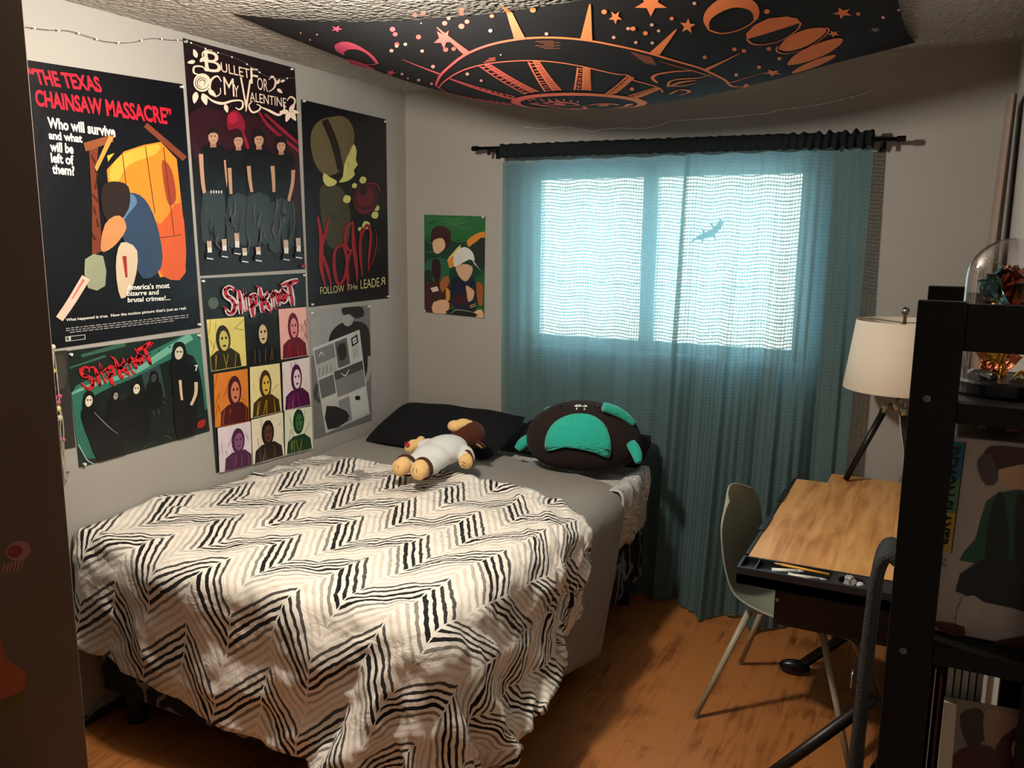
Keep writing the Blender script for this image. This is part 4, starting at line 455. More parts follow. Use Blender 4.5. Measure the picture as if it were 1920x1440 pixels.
0,0,-1,4,3,-2,2,-4,4,-5,3,22,-15,-11,15,-13,29,5,-34,18,-28,0,0,0,0,0,-1,0,1,0,-1,0,1,-1,0,0,0,0,0,0,-1,0,1,0,0,0,0,-1,0,0,1,-1,1,-1,0,1,0,0,0,0,0,-1,1,-1,1,0,1,2,0,2,-1,0,-2,3,-2,15,-15,-1,16,-15,13,-10,-3,25,-18,-28,0,0,-1,1,-1,1,-1,0,0,
0,1,-1,0,0,0,-1,1,0,0,1,-1,0,-1,1,0,0,0,0,0,0,0,0,0,0,0,0,0,0,0,0,0,-1,1,-1,1,0,2,3,-1,0,-3,5,-4,13,-10,2,8,-16,8,1,10,-13,-2,15,-28,0,0,0,0,0,-1,1,-1,0,1,-1,0,0,0,0,1,-1,0,0,-1,1,-1,2,-2,1,0,0,0,0,0,0,0,0,0,0,0,0,0,0,0,0,0,-2,0,0,3,0,2,3,
-4,12,-13,7,-1,-3,9,-11,29,-17,6,-14,35,0,-36,-27,-1,0,0,-1,1,0,-1,0,1,-1,0,1,-1,1,-1,0,0,0,0,0,0,0,-1,1,0,0,0,0,0,0,0,0,0,0,0,0,0,0,0,-1,0,0,1,0,1,-1,5,-4,3,13,-16,21,-13,-5,18,-17,20,-22,33,-30,24,-12,-15,44,-28,0,0,0,0,-1,1,0,0,0,-1,1,
-1,1,-1,0,0,0,0,0,0,0,0,0,0,-1,1,0,0,0,0,0,0,0,0,0,0,1,0,0,0,2,0,-1,1,-3,9,-8,11,-1,-7,16,-17,20,12,-27,20,-23,22,-21,36,-35,0,39,-22,-28,0,-1,1,0,0,-1,0,0,0,1,-1,0,0,0,0,0,0,0,0,0,0,0,0,0,0,0,-1,1,-1,2,0,0,1,0,0,1,-1,1,2,5,-5,0,1,-1,6,-8,
19,-18,7,7,-12,16,-15,-2,3,-1,18,-18,26,-21,30,-20,2,18,-28,0,0,0,0,0,0,0,1,-1,0,0,0,-1,0,0,0,1,0,0,0,0,1,-1,0,1,-2,3,-1,2,-3,0,2,0,1,1,1,0,3,5,-10,4,4,6,-4,-5,19,-23,25,-24,5,15,-21,20,-18,24,-5,-22,11,-5,10,-3,22,-20,-10,-28,0,0,-1,0,1,0,
0,0,0,-1,1,-1,1,1,0,-1,-1,0,1,0,0,-1,1,1,0,3,-3,3,0,3,2,0,3,-2,4,-3,10,-3,-13,8,7,3,-16,9,19,-29,27,-29,27,-24,0,17,-20,23,-16,10,22,-17,-19,1,6,-9,7,12,-28,0,1,-1,0,-1,1,0,-1,1,1,-1,1,0,-2,2,2,0,3,-4,1,0,1,1,0,2,1,5,-2,3,1,-1,5,-6,10,-8,
12,-16,-2,9,15,-6,-21,9,17,-23,26,-31,29,-27,27,-26,15,4,-19,16,-6,-5,29,9,-29,-9,12,-9,0,-28,0,-1,1,0,0,-1,1,0,-1,0,0,1,1,1,-1,0,2,-2,5,1,4,2,2,3,0,-1,-1,5,-1,0,5,-8,12,-13,14,-18,13,-3,16,-24,1,-5,26,-23,20,-27,28,-29,29,-32,30,-25,17,15,
-21,-10,12,-12,-5,41,-24,-11,15,-11,-28,1,2,1,0,1,-1,0,0,1,0,1,0,2,1,3,2,0,9,-5,7,-3,-1,0,1,1,1,5,-6,1,3,-7,10,-14,15,-18,17,-14,23,-24,14,-23,17,-10,28,-31,20,-24,31,-33,33,-35,11,7,-12,19,11,-29,2,29,-31,35,-21,-13,16,-13,10,-14,6,4,0,1,
0,0,-3,7,-3,1,-2,2,-3,2,1,-9,12,-10,5,1,4,-2,1,3,-6,7,-2,-7,9,-14,16,-16,16,-16,25,-23,16,-28,12,21,-20,6,0,-19,23,-8,-9,0,16,8,-26,15,-17,-2,19,13,-25,32,-33,39,-25,-18,2,-23,23,-20,5,-4,3,2,3,6,-6,7,1,1,0,4,-5,4,0,-7,7,-2,2,-4,4,-2,-5,4,
-10,1,11,-14,17,-17,14,-15,26,-20,17,-31,6,22,-31,33,-29,31,-14,-18,7,15,-22,18,-22,7,-2,14,-8,13,-15,12,-3,10,2,23,-22,0,-6,-11,17,-16,11,-1,0,0,2,0,-2,-1,5,1,0,5,-9,6,3,-2,0,-2,2,-9,2,6,-11,13,0,-15,17,-16,16,-18,26,-20,18,-32,8,26,-37,
16,5,16,-26,25,-25,-8,26,-17,-9,33,-18,-14,6,18,-19,10,5,-18,22,-25,18,23,-5,8,-8,-7,16,-10,0,7,-2,-7,6,-1,4,-1,-2,-4,1,8,-3,-2,-1,-2,3,-1,3,-1,-9,15,-14,-4,13,-15,20,-18,24,-16,19,-35,13,22,-35,23,-11,1,7,9,-29,35,-31,3,10,13,-25,38,-3,
-28,-3,25,-9,-22,21,-24,22,-15,7,-1,-2,2,2,-12,13,-1,-8,4,10,-10,5,-5,-3,3,4,0,-3,-2,2,1,2,-5,-4,5,-5,12,-15,11,-6,-5,21,-21,11,-2,18,-37,32,3,-33,8,-10,17,-6,6,-17,31,-35,34,-32,31,-21,25,-14,-10,34,-8,-16,-19,23,-20,17,-21,5,5,-5,5,-1,6,
0,-14,10,3,-3,-10,13,-8,4,2,-2,1,-6,3,2,0,-4,-1,0,5,-6,9,-14,14,-12,17,-3,-7,2,19,-1,-37,33,-13,-19,5,14,-11,15,-15,0,31,-31,6,-21,31,-26,21,-7,-17,36,-32,5,-3,19,-22,-1,1,14,-6,-5,-3,0,4,-9,11,5,-17,2,8,5,-13,9,-2,-2,2,-9,9,-8,2,-5,8,-5,8,
-6,9,-15,15,-10,15,-12,12,-14,26,-14,-23,31,-12,-14,-1,14,-22,31,-31,20,-18,20,14,-10,-14,-12,24,-21,0,25,-32,23,-9,-12,5,3,16,-1,-21,4,0,-7,7,-4,7,-5,1,10,-11,-9,2,10,-5,0,-2,-3,10,-5,3,-5,8,-10,9,-8,7,-14,19,-13,13,-10,16,-17,28,-16,-20,
27,-14,-7,-9,17,-20,22,-28,19,-5,20,-18,-7,34,-12,-18,-7,19,-17,-2,23,-28,3,17,-12,9,-7,-5,28,-26,1,-4,1,4,1,-5,3,-2,9,-1,-9,-4,1,2,5,-2,-4,-2,3,3,-8,9,-3,3,-10,17,-16,11,-5,17,-20,27,-30,-7,24,-19,11,-18,16,-18,17,-20,12,20,5,-12,-21,42,
-24,23,-16,-18,-8,17,-16,2,4,12,-18,-4,2,5,3,-3,28,-34,-3,-1,5,-7,8,-2,2,-5,3,6,-1,-6,-4,2,2,-4,7,-2,1,-2,-5,-2,0,16,-12,18,6,-1,-24,23,-29,15,-8,-11,26,-31,17,-17,13,-15,7,33,-29,-3,7,30,-19,20,-19,19,-15,-17,-11,20,-22,30,-24,27,5,-34,-4,
5,0,-9,25,-5,6,-9,7,-5,2,2,2,3,-5,2,4,-2,-7,1,9,-8,-2,0,7,-1,6,7,-13,17,-10,-19,12,13,-26,17,-18,9,20,-29,-5,3,5,-10,4,29,-26,31,-30,-7,5,21,7,5,-18,24,-12,-17,-15,25,-26,19,-18,10,21,-24,4,-11,-7,1,-3,-8,17,-8,3,1,-8,5,-6,7,-3,1,5,3,-1,-8,
4,6,0,-6,10,-2,-12,16,-20,-3,19,-25,-2,25,-22,11,20,-31,4,-2,-7,0,3,28,-26,10,1,28,-16,-21,-9,15,28,1,-25,30,-10,-15,-22,4,-7,14,-11,0,24,-18,-11,11,-8,-11,11,-12,19,0,-11,9,-6,6,-7,4,-2,-3,2,0,7,-1,-5,-2,11,-12,-2,14,-18,17,5,-18,18,-6,
-26,34,5,-31,16,-23,13,-13,-1,30,-26,34,-14,-17,6,26,9,-27,-25,19,26,-3,-13,19,4,-7,4,-24,-24,-3,17,-18,2,22,-23,10,-4,-11,14,-14,9,11,-7,2,-6,9,-3,5,3,-5,3,-5,1,6,1,-9,9,-4,-14,13,-14,8,12,-20,-6,18,-21,14,16,-29,10,-12,1,27,-28,35,-20,29,
-22,-11,-5,17,22,-18,-28,21,22,4,-4,-7,9,-4,10,-3,-20,-31,9,3,-11,25,-27,706,-3,0,-4,-2,2,3,-1,-1,-4,3,-1,0,1,3,7,1,2,2,-3,2,4,3,2,2,-6,5,1,-1,-3,2,-4,6,-2,-4,-3,3,-5,1,-2,-4,-3,1,-3,1,16,-4,-17,5,-14,-4,-28,-13,-29,-21,-26,-20,-26,-10,-27,
-21,-26,-29,-27,-28,-2,-1,-1,8,2,-4,-4,1,5,1,-4,5,1,-4,2,-14,3,-1,-1,1,5,-7,-1,-1,-1,11,-7,-3,7,-6,-4,11,-10,1,2,8,-12,18,-11,0,10,-4,-3,18,-15,-19,20,17,-23,19,-21,21,-18,9,0,5,-8,11,-21,13,-9,1,1,0,1,0,0,-1,3,-4,1,9,-1,-3,-1,3,-8,2,-1,-6,
8,-4,2,-1,-1,-8,9,-4,-2,-2,-4,3,2,-6,18,2,-19,14,2,-8,-7,18,-22,27,-10,-12,21,5,-30,30,4,-35,0,32,-26,26,-20,19,-4,-13,-4,12,-15,14,-19,11,-2,2,1,-1,-3,5,-1,-2,4,1,-10,4,-5,4,1,7,-10,9,-3,2,-3,-4,0,8,0,-10,6,1,-3,2,-2,3,-5,-5,-4,19,-17,-1,
21,-9,-6,12,-24,30,7,-32,16,16,-35,-3,34,2,-33,28,-26,28,-18,-2,7,-4,-11,20,-7,2,-6,4,0,-2,2,5,-6,1,-5,7,-2,2,-7,8,-3,0,-7,15,-8,3,-7,7,1,-3,-1,-4,8,-7,-1,6,-5,7,-6,7,-9,10,-11,11,-1,-16,21,-8,2,6,-29,4,32,-36,23,19,0,-34,-6,30,-27,26,-30,
16,-3,9,-4,13,-20,6,-1,4,-5,0,1,-2,-2,0,6,1,-8,-1,7,4,-4,0,-5,6,-12,3,7,3,-6,1,3,-8,11,-9,6,-2,-1,7,-12,8,-6,5,-8,7,-7,0,13,-18,12,-11,3,18,-15,3,3,-25,21,-2,28,-6,-32,28,-28,22,-17,8,-12,19,-19,13,-13,16,-11,7,-4,1,1,-4,2,1,1,-3,7,-9,2,-4,
8,5,-5,3,1,-11,5,2,-3,2,4,-2,1,-3,0,2,-10,11,-8,10,-1,-3,1,-2,3,-9,13,-12,13,-1,-15,23,-30,29,-14,-22,27,-8,-11,34,-35,25,-20,15,-11,8,-18,15,-14,14,-14,12,-9,10,-1,-2,-2,3,-6,4,8,-7,2,-6,6,-3,-7,7,4,-5,6,-8,2,3,-3,2,-4,0,6,3,-9,10,-10,5,
-8,1,9,-8,8,-5,2,-6,15,-9,-9,19,-24,29,-28,27,-9,-27,22,19,-36,34,-28,21,-13,5,-3,5,-5,4,-13,8,3,1,-7,0,3,0,3,-3,0,-6,6,-3,8,-5,-4,10,-10,-3,10,1,2,-2,-7,7,-7,-1,9,-11,0,7,-6,6,-1,0,2,0,4,-9,5,0,-2,-4,-4,18,-21,21,-27,33,-26,3,21,-38,0,37,
-11,9,-25,15,-2,-6,5,-6,3,11,-9,-13,10,10,-1,5,5,-7,2,-3,6,0,0,-3,-2,3,-7,8,-1,-2,-7,6,0,6,-10,6,1,-6,9,0,-5,1,2,-4,7,-1,-9,3,7,-3,-3,8,-14,17,-20,21,-21,18,-25,32,-14,-15,33,2,-40,-5,25,3,-18,9,6,-9,9,-6,-11,11,0,3,-15,15,-10,-6,6,6,-1,-9,
1,-1,0,8,-5,5,-5,2,-6,12,-4,0,-7,6,-1,-2,6,-9,4,4,0,-7,5,-7,-2,9,-5,2,-2,6,-10,18,-21,20,-16,6,9,-12,3,9,3,-31,15,26,-19,-27,23,2,-10,-1,13,-10,10,-1,-5,9,-7,1,-15,26,2,-4,-3,0,8,-7,7,-4,-3,7,-7,7,-4,5,-6,-5,1,15,-7,-4,9,-12,10,-7,2,-4,9,
-7,6,0,-2,-2,-4,8,-10,16,-20,21,-15,-1,16,-21,25,-31,32,-28,24,-30,12,18,0,-24,2,14,-5,-12,14,-12,14,-8,0,8,3,-3,-20,3,2,-5,5,-8,7,-6,7,-1,-6,4,-2,3,-4,0,8,-4,-10,7,9,-12,8,-8,5,-5,8,-10,6,-1,3,-8,11,-2,-9,15,-19,18,-18,3,16,-19,12,-4,-2,2,
22,-33,25,-33,15,-7,20,2,-16,1,6,-15,17,-13,1,3,-14,8,18,-3,-2,-4,11,-6,1,-2,4,-7,1,7,-1,-4,2,1,-4,1,-2,7,-4,-8,5,6,0,-2,3,-4,5,-1,-6,3,4,-10,1,12,-16,17,-17,9,10,-19,13,-2,-11,23,-35,19,24,-35,26,-33,26,-24,-2,13,-1,-3,12,-17,12,4,-10,6,
-12,-11,22,3,0,-8,5,5,-3,-5,8,0,-8,5,3,-6,1,3,-6,7,-7,0,10,-3,-10,6,-2,2,-4,4,-4,8,-9,6,-2,8,-14,16,-18,16,-1,-16,15,0,-14,18,-21,23,-29,15,21,-34,26,-28,22,-1,-3,0,-4,-11,14,-13,5,-1,10,2,7,-26,-1,2,-1,0,-1,2,5,-8,1,7,-12,3,3,0,0,-1,1,-2,
4,-9,7,3,-6,3,-4,7,-7,8,-9,7,-7,10,-11,15,-18,18,-15,-2,13,-9,4,-2,-11,24,-17,3,1,-15,29,-28,19,-22,12,-10,14,-1,3,-13,15,-6,11,-18,11,-15,19,-3,5,5,-12,5,-5,2,7,-8,-2,8,-2,1,-5,4,1,-1,5,-5,5,-6,2,2,-5,5,-6,9,-6,4,-7,6,-8,12,-16,16,-16,11,
4,-11,12,-16,20,-10,-4,-4,18,-30,29,-26,24,-19,12,-16,12,-14,12,-1,6,-15,18,-14,9,-12,16,-19,5,-3,-7,9,-4,1,1,-8,10,-1,-5,-2,1,6,-5,3,-4,2,3,-5,3,-5,5,6,-9,9,-12,2,6,2,-6,10,-15,14,-15,15,-5,-8,14,-16,19,-21,20,-17,17,-20,22,-27,26,-24,16,
-11,16,-8,0,-9,3,-1,5,-18,15,-8,14,-17,15,-3,-2,6,1,-4,6,-9,7,-4,2,5,-1,-1,-6,5,-5,4,-4,4,1,-5,8,-7,3,3,-10,6,7,-13,9,5,-15,16,-16,12,-10,0,13,-15,20,-18,7,1,4,-17,23,-25,23,-25,21,-16,16,-15,0,8,-3,3,-4,8,-3,-13,13,-15,19,-15,6,-1,-3,-5,7,
-8,8,-7,6,-7,3,-2,3,5,-8,5,-3,4,-7,4,6,-10,7,-10,7,5,0,-12,11,-11,-2,17,-16,12,-5,-1,9,-15,19,-15,0,16,-19,-4,22,-23,23,-24,23,-22,16,-16,10,-1,-8,9,-9,10,-12,11,0,-13,22,-19,17,-1,5,-5,6,-11,7,-3,4,-6,7,-3,3,-6,-1,7,-3,4,-4,7,-11,-2,7,-6,
7,1,-7,6,5,-10,11,-6,-2,7,-9,0,9,-14,17,-20,0,19,-18,1,19,-22,21,-21,21,-23,22,-15,0,2,-3,7,-5,2,-10,9,-11,9,5,-18,28,-17,5,-7,5,-6,9,-2,-3,0,-1,1,-5,4,3,-2,-1,2,-7,5,-6,10,0,-4,1,2,-10,8,-8,8,7,-13,11,-15,5,2,9,-15,16,-17,15,-6,-3,-3,17,
-22,21,-21,21,-22,20,-21,12,0,-11,10,-4,-4,14,0,-8,6,-7,1,-1,-15,29,-4,6,-3,3,-7,3,3,-2,4,-5,6,-6,0,3,-4,4,3,-8,4,0,0,1,3,-9,7,-4,8,-13,7,-2,-6,11,1,3,-14,16,-16,15,-13,15,-19,19,-20,19,-19,20,-21,22,-23,14,-12,7,0,-8,0,1,8,-1,0,-2,-3,11,
-1,-10,19,2,-4,1,-5,8,-5,3,2,-3,5,-5,3,0,-4,7,-10,5,4,-4,-3,3,1,-6,9,-6,9,-13,10,-14,9,8,-10,-4,8,-2,-7,13,-14,16,-16,17,-18,20,-19,20,-21,19,-23,20,-15,10,-4,-3,4,0,1,-11,0,7,-3,14,-18,9,4,-16,5,-5,5,-1,-6,4,-5,-1,5,-7,6,-3,3,3,-7,9,-4,-1,
0,5,-8,-1,9,-8,8,-12,10,-9,12,-1,-11,6,6,-14,11,4,-13,15,-19,20,-20,20,-20,16,-14,20,-24,22,-20,14,-11,4,1,-1,3,0,-8,-2,-6,9,-11,27,1,-2,-27,2,6,-9,1,4,-7,3,5,-8,4,-4,3,-3,3,2,-5,-1,4,3,-9,5,5,-9,9,-9,8,-6,9,-7,0,1,6,-14,14,-4,-9,14,-17,13,
-4,1,0,2,-8,15,-21,23,-18,11,-14,10,-5,0,1,-6,6,-3,4,3,-5,0,-19,19,0,3,2,-4,3,1,-4,8,-3,-8,6,-2,3,-3,2,-5,4,0,3,-6,3,0,5,-7,6,-9,9,-6,4,-2,2,-7,11,-12,14,-14,0,13,-15,15,0,-14,13,-11,8,-3,0,-1,-3,5,-12,13,-10,1,3,-6,9,-8,4,4,-4,3,10,-8,-24,
20,-5,-6,8,-3,2,0,-6,5,4,-6,6,-6,7,-7,8,-9,4,-5,7,-8,8,-8,5,-4,4,0,3,-1,-7,-1,13,-14,12,-13,14,1,-15,13,-11,2,5,-3,4,-8,14,-13,8,1,-15,15,-14,6,-2,1,1,-8,14,-3,-3,6,-7,-11,24,0,-22,13,7,-7,2,-5,3,5,-6,-3,7,-1,-2,1,3,-10,9,-6,7,-7,6,-6,6,-5,
6,1,-9,3,-3,8,1,-11,11,-10,8,-3,-6,13,-11,4,-2,1,5,-12,14,-8,3,-5,-1,10,-16,11,-6,2,-1,2,11,-11,-1,3,-7,5,-2,-19,10,8,-13,0,-2,5,0,-5,0,-1,5,-2,-4,11,-10,-1,6,-6,9,-5,4,-7,5,-5,4,-4,4,4,-3,-2,0,0,0,-1,5,-6,-4,10,-10,10,-4,-4,9,-13,12,-7,6,
-11,13,-6,-10,13,-11,5,-1,1,11,-12,0,4,-6,3,-2,13,-5,-13,3,1,-2,8,-8,-1,5,-3,9,-7,-2,5,-11,7,3,-4,3,-6,0,3,8,-8,6,-6,4,-7,-1,4,7,-5,-7,11,-8,4,-1,3,-7,7,-6,7,0,-11,11,-6,4,-6,8,1,-16,14,-13,8,-4,1,13,-13,1,4,-7,3,-1,-4,5,3,8,-13,13,6,-9,3,
0,0,1,-8,7,1,-3,7,-4,-5,5,-2,4,1,-8,1,6,-8,10,-5,2,-1,0,-6,4,7,-10,6,-6,8,-3,-1,2,-3,-2,3,3,-4,4,-3,-1,5,-10,10,-15,12,-6,0,12,-13,-1,6,-5,0,0,-1,14,-15,6,-13,23,-15,0,0,3,5,-7,2,0,-5,2,-4,3,-1,7,-6,2,-4,4,4,-8,-1,7,-7,-1,6,2,-8,6,-6,7,1,
-7,8,-8,4,4,-7,8,-2,-5,2,2,-2,0,0,-1,1,-8,10,-8,-2,13,-14,-2,5,-7,5,0,16,0,-11,5,-9,4,-6,14,3,4,-3,-4,3,-8,2,6,-5,5,-3,2,-6,5,-3,3,-6,4,0,2,-4,3,4,-8,0,6,-4,5,-9,6,6,-9,8,-8,-1,7,-6,3,2,-3,-1,2,0,2,-6,1,0,-2,-5,13,-12,-2,6,-3,2,-6,26,-18,0,
3,-9,18,-2,-10,-5,-1,-4,0,3,-2,7,3,-6,6,-5,-2,1,4,-4,3,-4,6,-6,5,-5,2,-1,-2,5,1,-5,4,-5,6,-4,2,0,-6,5,3,-9,6,-3,2,0,3,-4,1,1,-1,-5,4,-9,13,-13,7,3,-7,1,-1,17,-25,12,-3,-3,16,-15,-1,-6,7,-2,8,1,-7,8,-6,-7,5,-4,4,1,-2,3,-2,-2,5,-8,5,3,2,-2,
-3,4,-5,1,3,-4,6,-7,2,-6,6,3,0,-5,5,-4,3,-2,1,-3,2,0,-2,1,1,-7,8,-14,10,-9,6,2,-1,9,-17,8,-10,14,-2,-15,5,4,-1,-12,4,-6,-1,5,-8,4,8,-7,3,-2,0,1,-6,5,3,-3,4,-4,-6,5,1,3,-4,2,-5,2,4,-7,5,-2,4,-4,2,-4,6,-3,3,-2,1,0,1,0,-6,5,-3,-2,1,-7,4,-8,5,
-6,10,0,-8,4,-1,0,-6,5,4,-6,11,0,3,-2,0,-1,3,3,1,-9,9,-8,2,2,1,4,-3,-4,2,3,-5,6,-5,0,2,-3,1,8,-5,-5,7,-4,2,-4,4,-4,6,-5,4,-4,1,-1,-1,0,-1,4,-7,0,-4,-1,-5,3,2,-3,9,-11,5,-3,7,-8,6,-4,0,-1,13,-10,4,5,2,0,3,-7,1,-5,8,-9,9,0,-7,1,2,-2,7,-7,-2,
9,-6,0,4,-3,5,-1,-6,5,4,-6,3,-3,5,-4,2,-5,2,-4,1,-2,-2,1,-1,-3,-2,-1,-3,4,-8,10,-7,3,3,-7,8,-1,5,-12,13,-6,4,-4,10,-15,-1,19,-14,-3,6,-7,6,-3,5,-5,5,-5,-1,7,-2,-7,8,-8,8,-1,-1,1,3,-5,3,-4,-1,1,-3,-3,5,-4,3,-7,0,-1,1,-2,1,-1,-2,0,-3,-7,6,0,
-2,0,-6,7,-7,10,-4,2,2,-6,6,1,5,-7,0,-3,12,-11,7,-4,11,7,-2,-4,10,-2,0,-3,4,1,1,1,-5,1,5,-8,6,-4,-1,-3,-1,-4,3,-5,0,2,0,0,2,-6,2,-4,4,0,-2,-3,0,-2,-2,1,-3,-4,11,-6,-3,-5,2,3,-3,7,-6,9,-2,2,2,-6,5,4,-3,-1,0,-6,6,-1,3,-10,3,6,-3,-5,-1,2,1,-5,
-1,2,-6,8,-6,1,4,-7,3,0,0,2,0,-3,1,2,-4,-1,-1,-3,3,-5,0,-3,-3,-1,-1,1,-2,2,-5,1,9,-8,-1,-4,11,-7,-2,7,-3,7,-6,12,0,-3,-5,-5,4,7,4,-4,-8,0,10,-2,-8,1,0,4,1,0,-2,-3,4,-4,-3,6,-12,4,-4,-1,7,-8,-2,0,-6,6,-1,0,-3,0,-1,-2,-2,-3,1,-1,0,-1,-1,3,-5,
3,-3,6,2,-6,-2,0,14,-11,0,4,-5,6,-5,10,-11,7,8,1,-6,-3,-3,3,9,4,-6,-11,13,-13,10,-2,-1,3,1,1,2,-4,0,-1,-4,4,-4,-1,-1,-6,3,-1,-3,3,-7,-2,-2,-2,-2,-1,0,1,-1,-1,0,-1,1,2,-3,3,-3,5,-4,-1,0,4,-1,3,-2,1,-5,9,-6,10,-9,9,-10,7,6,5,-8,-5,0,6,2,11,
-6,-12,14,-18,-4,-2,-7,-2,0,-1,0,1,-1,-1,-1,1,-1,-3,-1,-2,-1,0,-3,1,-2,0,1,1,-1,-1,0,0,1,-1,1,0,-1,2,-1,4,-6,3,1,0,-3,15,-14,3,0,5,-7,7,-6,8,-8,10,-9,5,2,5,2,-7,-11,25,-14,14,-1,-15,17,-28,-3,7,-2,-2,0,1,-1,0,1,-2,1,-1,1,0,0,0,0,1,-2,2,-1,
0,-1,0,1,-1,1,-1,1,0,-1,2,-1,2,-3,3,0,-2,0,15,-13,-1,-1,0,0,10,-5,-2,6,-1,-5,1,2,1,0,4,2,29,-31,16,-14,12,1,-16,-28,8,-9,7,-3,2,-3,0,-1,-2,2,-2,1,0,-1,0,1,-1,1,0,-1,1,-1,0,1,-1,1,-1,2,0,-1,2,-2,1,-2,2,1,-2,1,10,-8,-3,15,-5,-4,-5,-1,10,-2,
-7,7,-4,10,-6,0,-2,19,12,-31,23,-4,0,2,-1,-2,-28,-1,6,-6,5,-4,1,-1,1,-1,0,1,-1,-1,1,0,-1,1,-1,0,1,-1,1,0,-1,1,-1,2,-2,0,3,-3,2,-1,3,0,-2,1,9,-8,-2,14,-14,0,4,1,-3,3,2,-6,5,3,-4,1,1,5,-11,2,7,-10,6,13,-9,18,-1,-28,-1,0,3,-3,1,1,-1,-1,2,-1,
-1,1,0,-1,1,0,-1,1,0,-1,1,-1,1,0,0,1,-1,2,0,-3,4,-2,2,-1,-2,2,10,-11,1,11,-16,2,1,0,1,13,-10,3,1,-5,7,-8,8,0,-7,1,9,-4,-1,-1,4,8,-16,24,-28,0,0,-1,3,-2,-1,1,1,-2,1,0,0,0,0,-1,1,0,-1,1,0,-1,1,-1,1,0,0,1,-2,1,2,-1,0,-2,0,4,6,-8,1,10,-10,8,-9,
2,-1,8,-10,12,-7,5,-2,-4,11,-10,2,28,-12,-24,11,0,2,-10,9,1,-11,-27,-1,0,0,-1,2,-1,0,-1,2,-2,1,-1,1,0,0,-1,1,0,-1,1,0,0,0,0,-1,2,-1,1,-1,0,-1,1,6,-1,2,-4,-2,9,-8,-3,2,1,-2,1,5,0,-5,10,-6,4,0,-6,5,1,-4,3,0,-6,23,-18,1,-9,24,-10,-29,0,0,1,0,
0,1,0,-2,0,2,-2,1,-1,1,1,-1,0,0,1,-1,1,-1,0,0,2,-2,0,0,0,0,1,6,-6,3,-1,-3,1,1,-3,14,-12,9,-3,3,-9,4,-3,4,5,-6,6,-5,-2,16,-18,25,-7,17,-31,35,0,-15,-19,31,-28,0,0,0,0,0,0,-1,3,-1,-2,2,-1,1,-1,-1,1,0,1,-1,0,-1,1,0,2,-2,1,0,0,1,-2,8,-6,1,0,-3,
0,7,-6,14,-16,15,-12,0,8,-8,4,-1,-2,3,7,-11,12,-5,-10,27,-11,21,-26,32,-24,-6,29,-8,-20,-28,0,0,-1,1,0,0,1,-1,0,1,-1,0,-1,1,0,1,-1,-1,1,0,0,0,2,-2,0,-1,1,3,-2,7,-6,2,-3,0,-2,10,-9,13,-13,17,-14,5,10,-17,6,7,-6,3,-7,0,10,-13,17,-12,-2,-3,5,
16,-8,-7,35,-11,8,-11,-28,0,0,1,-1,0,0,0,0,0,0,0,0,1,-1,0,0,0,0,0,0,1,0,0,-1,4,3,-1,-5,4,-4,-2,1,3,0,10,-13,13,-13,16,-13,5,-3,-2,-1,13,-14,14,-10,8,-9,-1,11,-14,20,-18,6,-6,5,-1,25,-19,-7,24,10,-28,0,0,0,0,0,0,0,0,0,0,0,0,0,0,0,0,0,0,0,0,
1,2,-3,5,-3,-1,-2,4,-1,-2,3,-4,5,-2,3,-2,-2,17,-12,-3,2,5,-7,19,-15,-7,2,12,-11,12,-9,-4,8,-7,13,-15,16,-17,3,4,-3,5,13,-1,-28,2,-1,-2,0,1,0,0,0,0,0,1,0,-1,0,0,0,1,0,-1,2,0,-2,3,-3,1,1,1,4,-7,3,-2,4,-2,-2,1,6,13,-14,-5,1,-3,0,21,-17,-2,16,
-15,5,2,-12,20,-9,-7,3,-1,15,-14,29,-28,-8,43,-14,-21,36,-26,-3,3,-2,1,-1,0,0,0,0,0,-1,1,0,0,1,-1,-1,1,2,-2,0,1,1,0,1,-3,3,-3,8,-4,2,-4,-2,13,-12,21,-14,-6,3,3,-8,18,-19,12,17,-23,7,-11,11,-3,-9,32,-11,-10,2,-15,12,11,31,-19,-6,22,-19,-20,
-27,3,-5,5,-4,0,-1,1,0,0,0,1,-1,0,0,-1,1,1,-1,-1,2,-1,0,-1,2,-2,3,-1,3,-4,8,-9,4,7,-9,20,-12,-10,11,-6,-4,14,-14,22,-15,-7,16,-9,2,-3,36,-12,-20,34,-6,-28,14,-6,-19,18,30,-42,32,13,-17,]
# ------------------------------------------------------------------ bed
def cloth(s, nx, ny):
    """cloth drape as vertex positions, in millimetres, each stored as its step from the neighbours before it"""
    a = s; k = (nx + 1) * (ny + 1); out = []
    ch = []
    for c in range(3):
        g = a[c * k:(c + 1) * k]
        for j in range(1, ny + 1):
            for i in range(nx + 1): g[j * (nx + 1) + i] += g[(j - 1) * (nx + 1) + i]
        for j in range(ny + 1):
            for i in range(1, nx + 1): g[j * (nx + 1) + i] += g[j * (nx + 1) + i - 1]
        ch.append(g)
    return [(ch[0][i] / 1000, ch[1][i] / 1000, ch[2][i] / 1000) for i in range(k)]

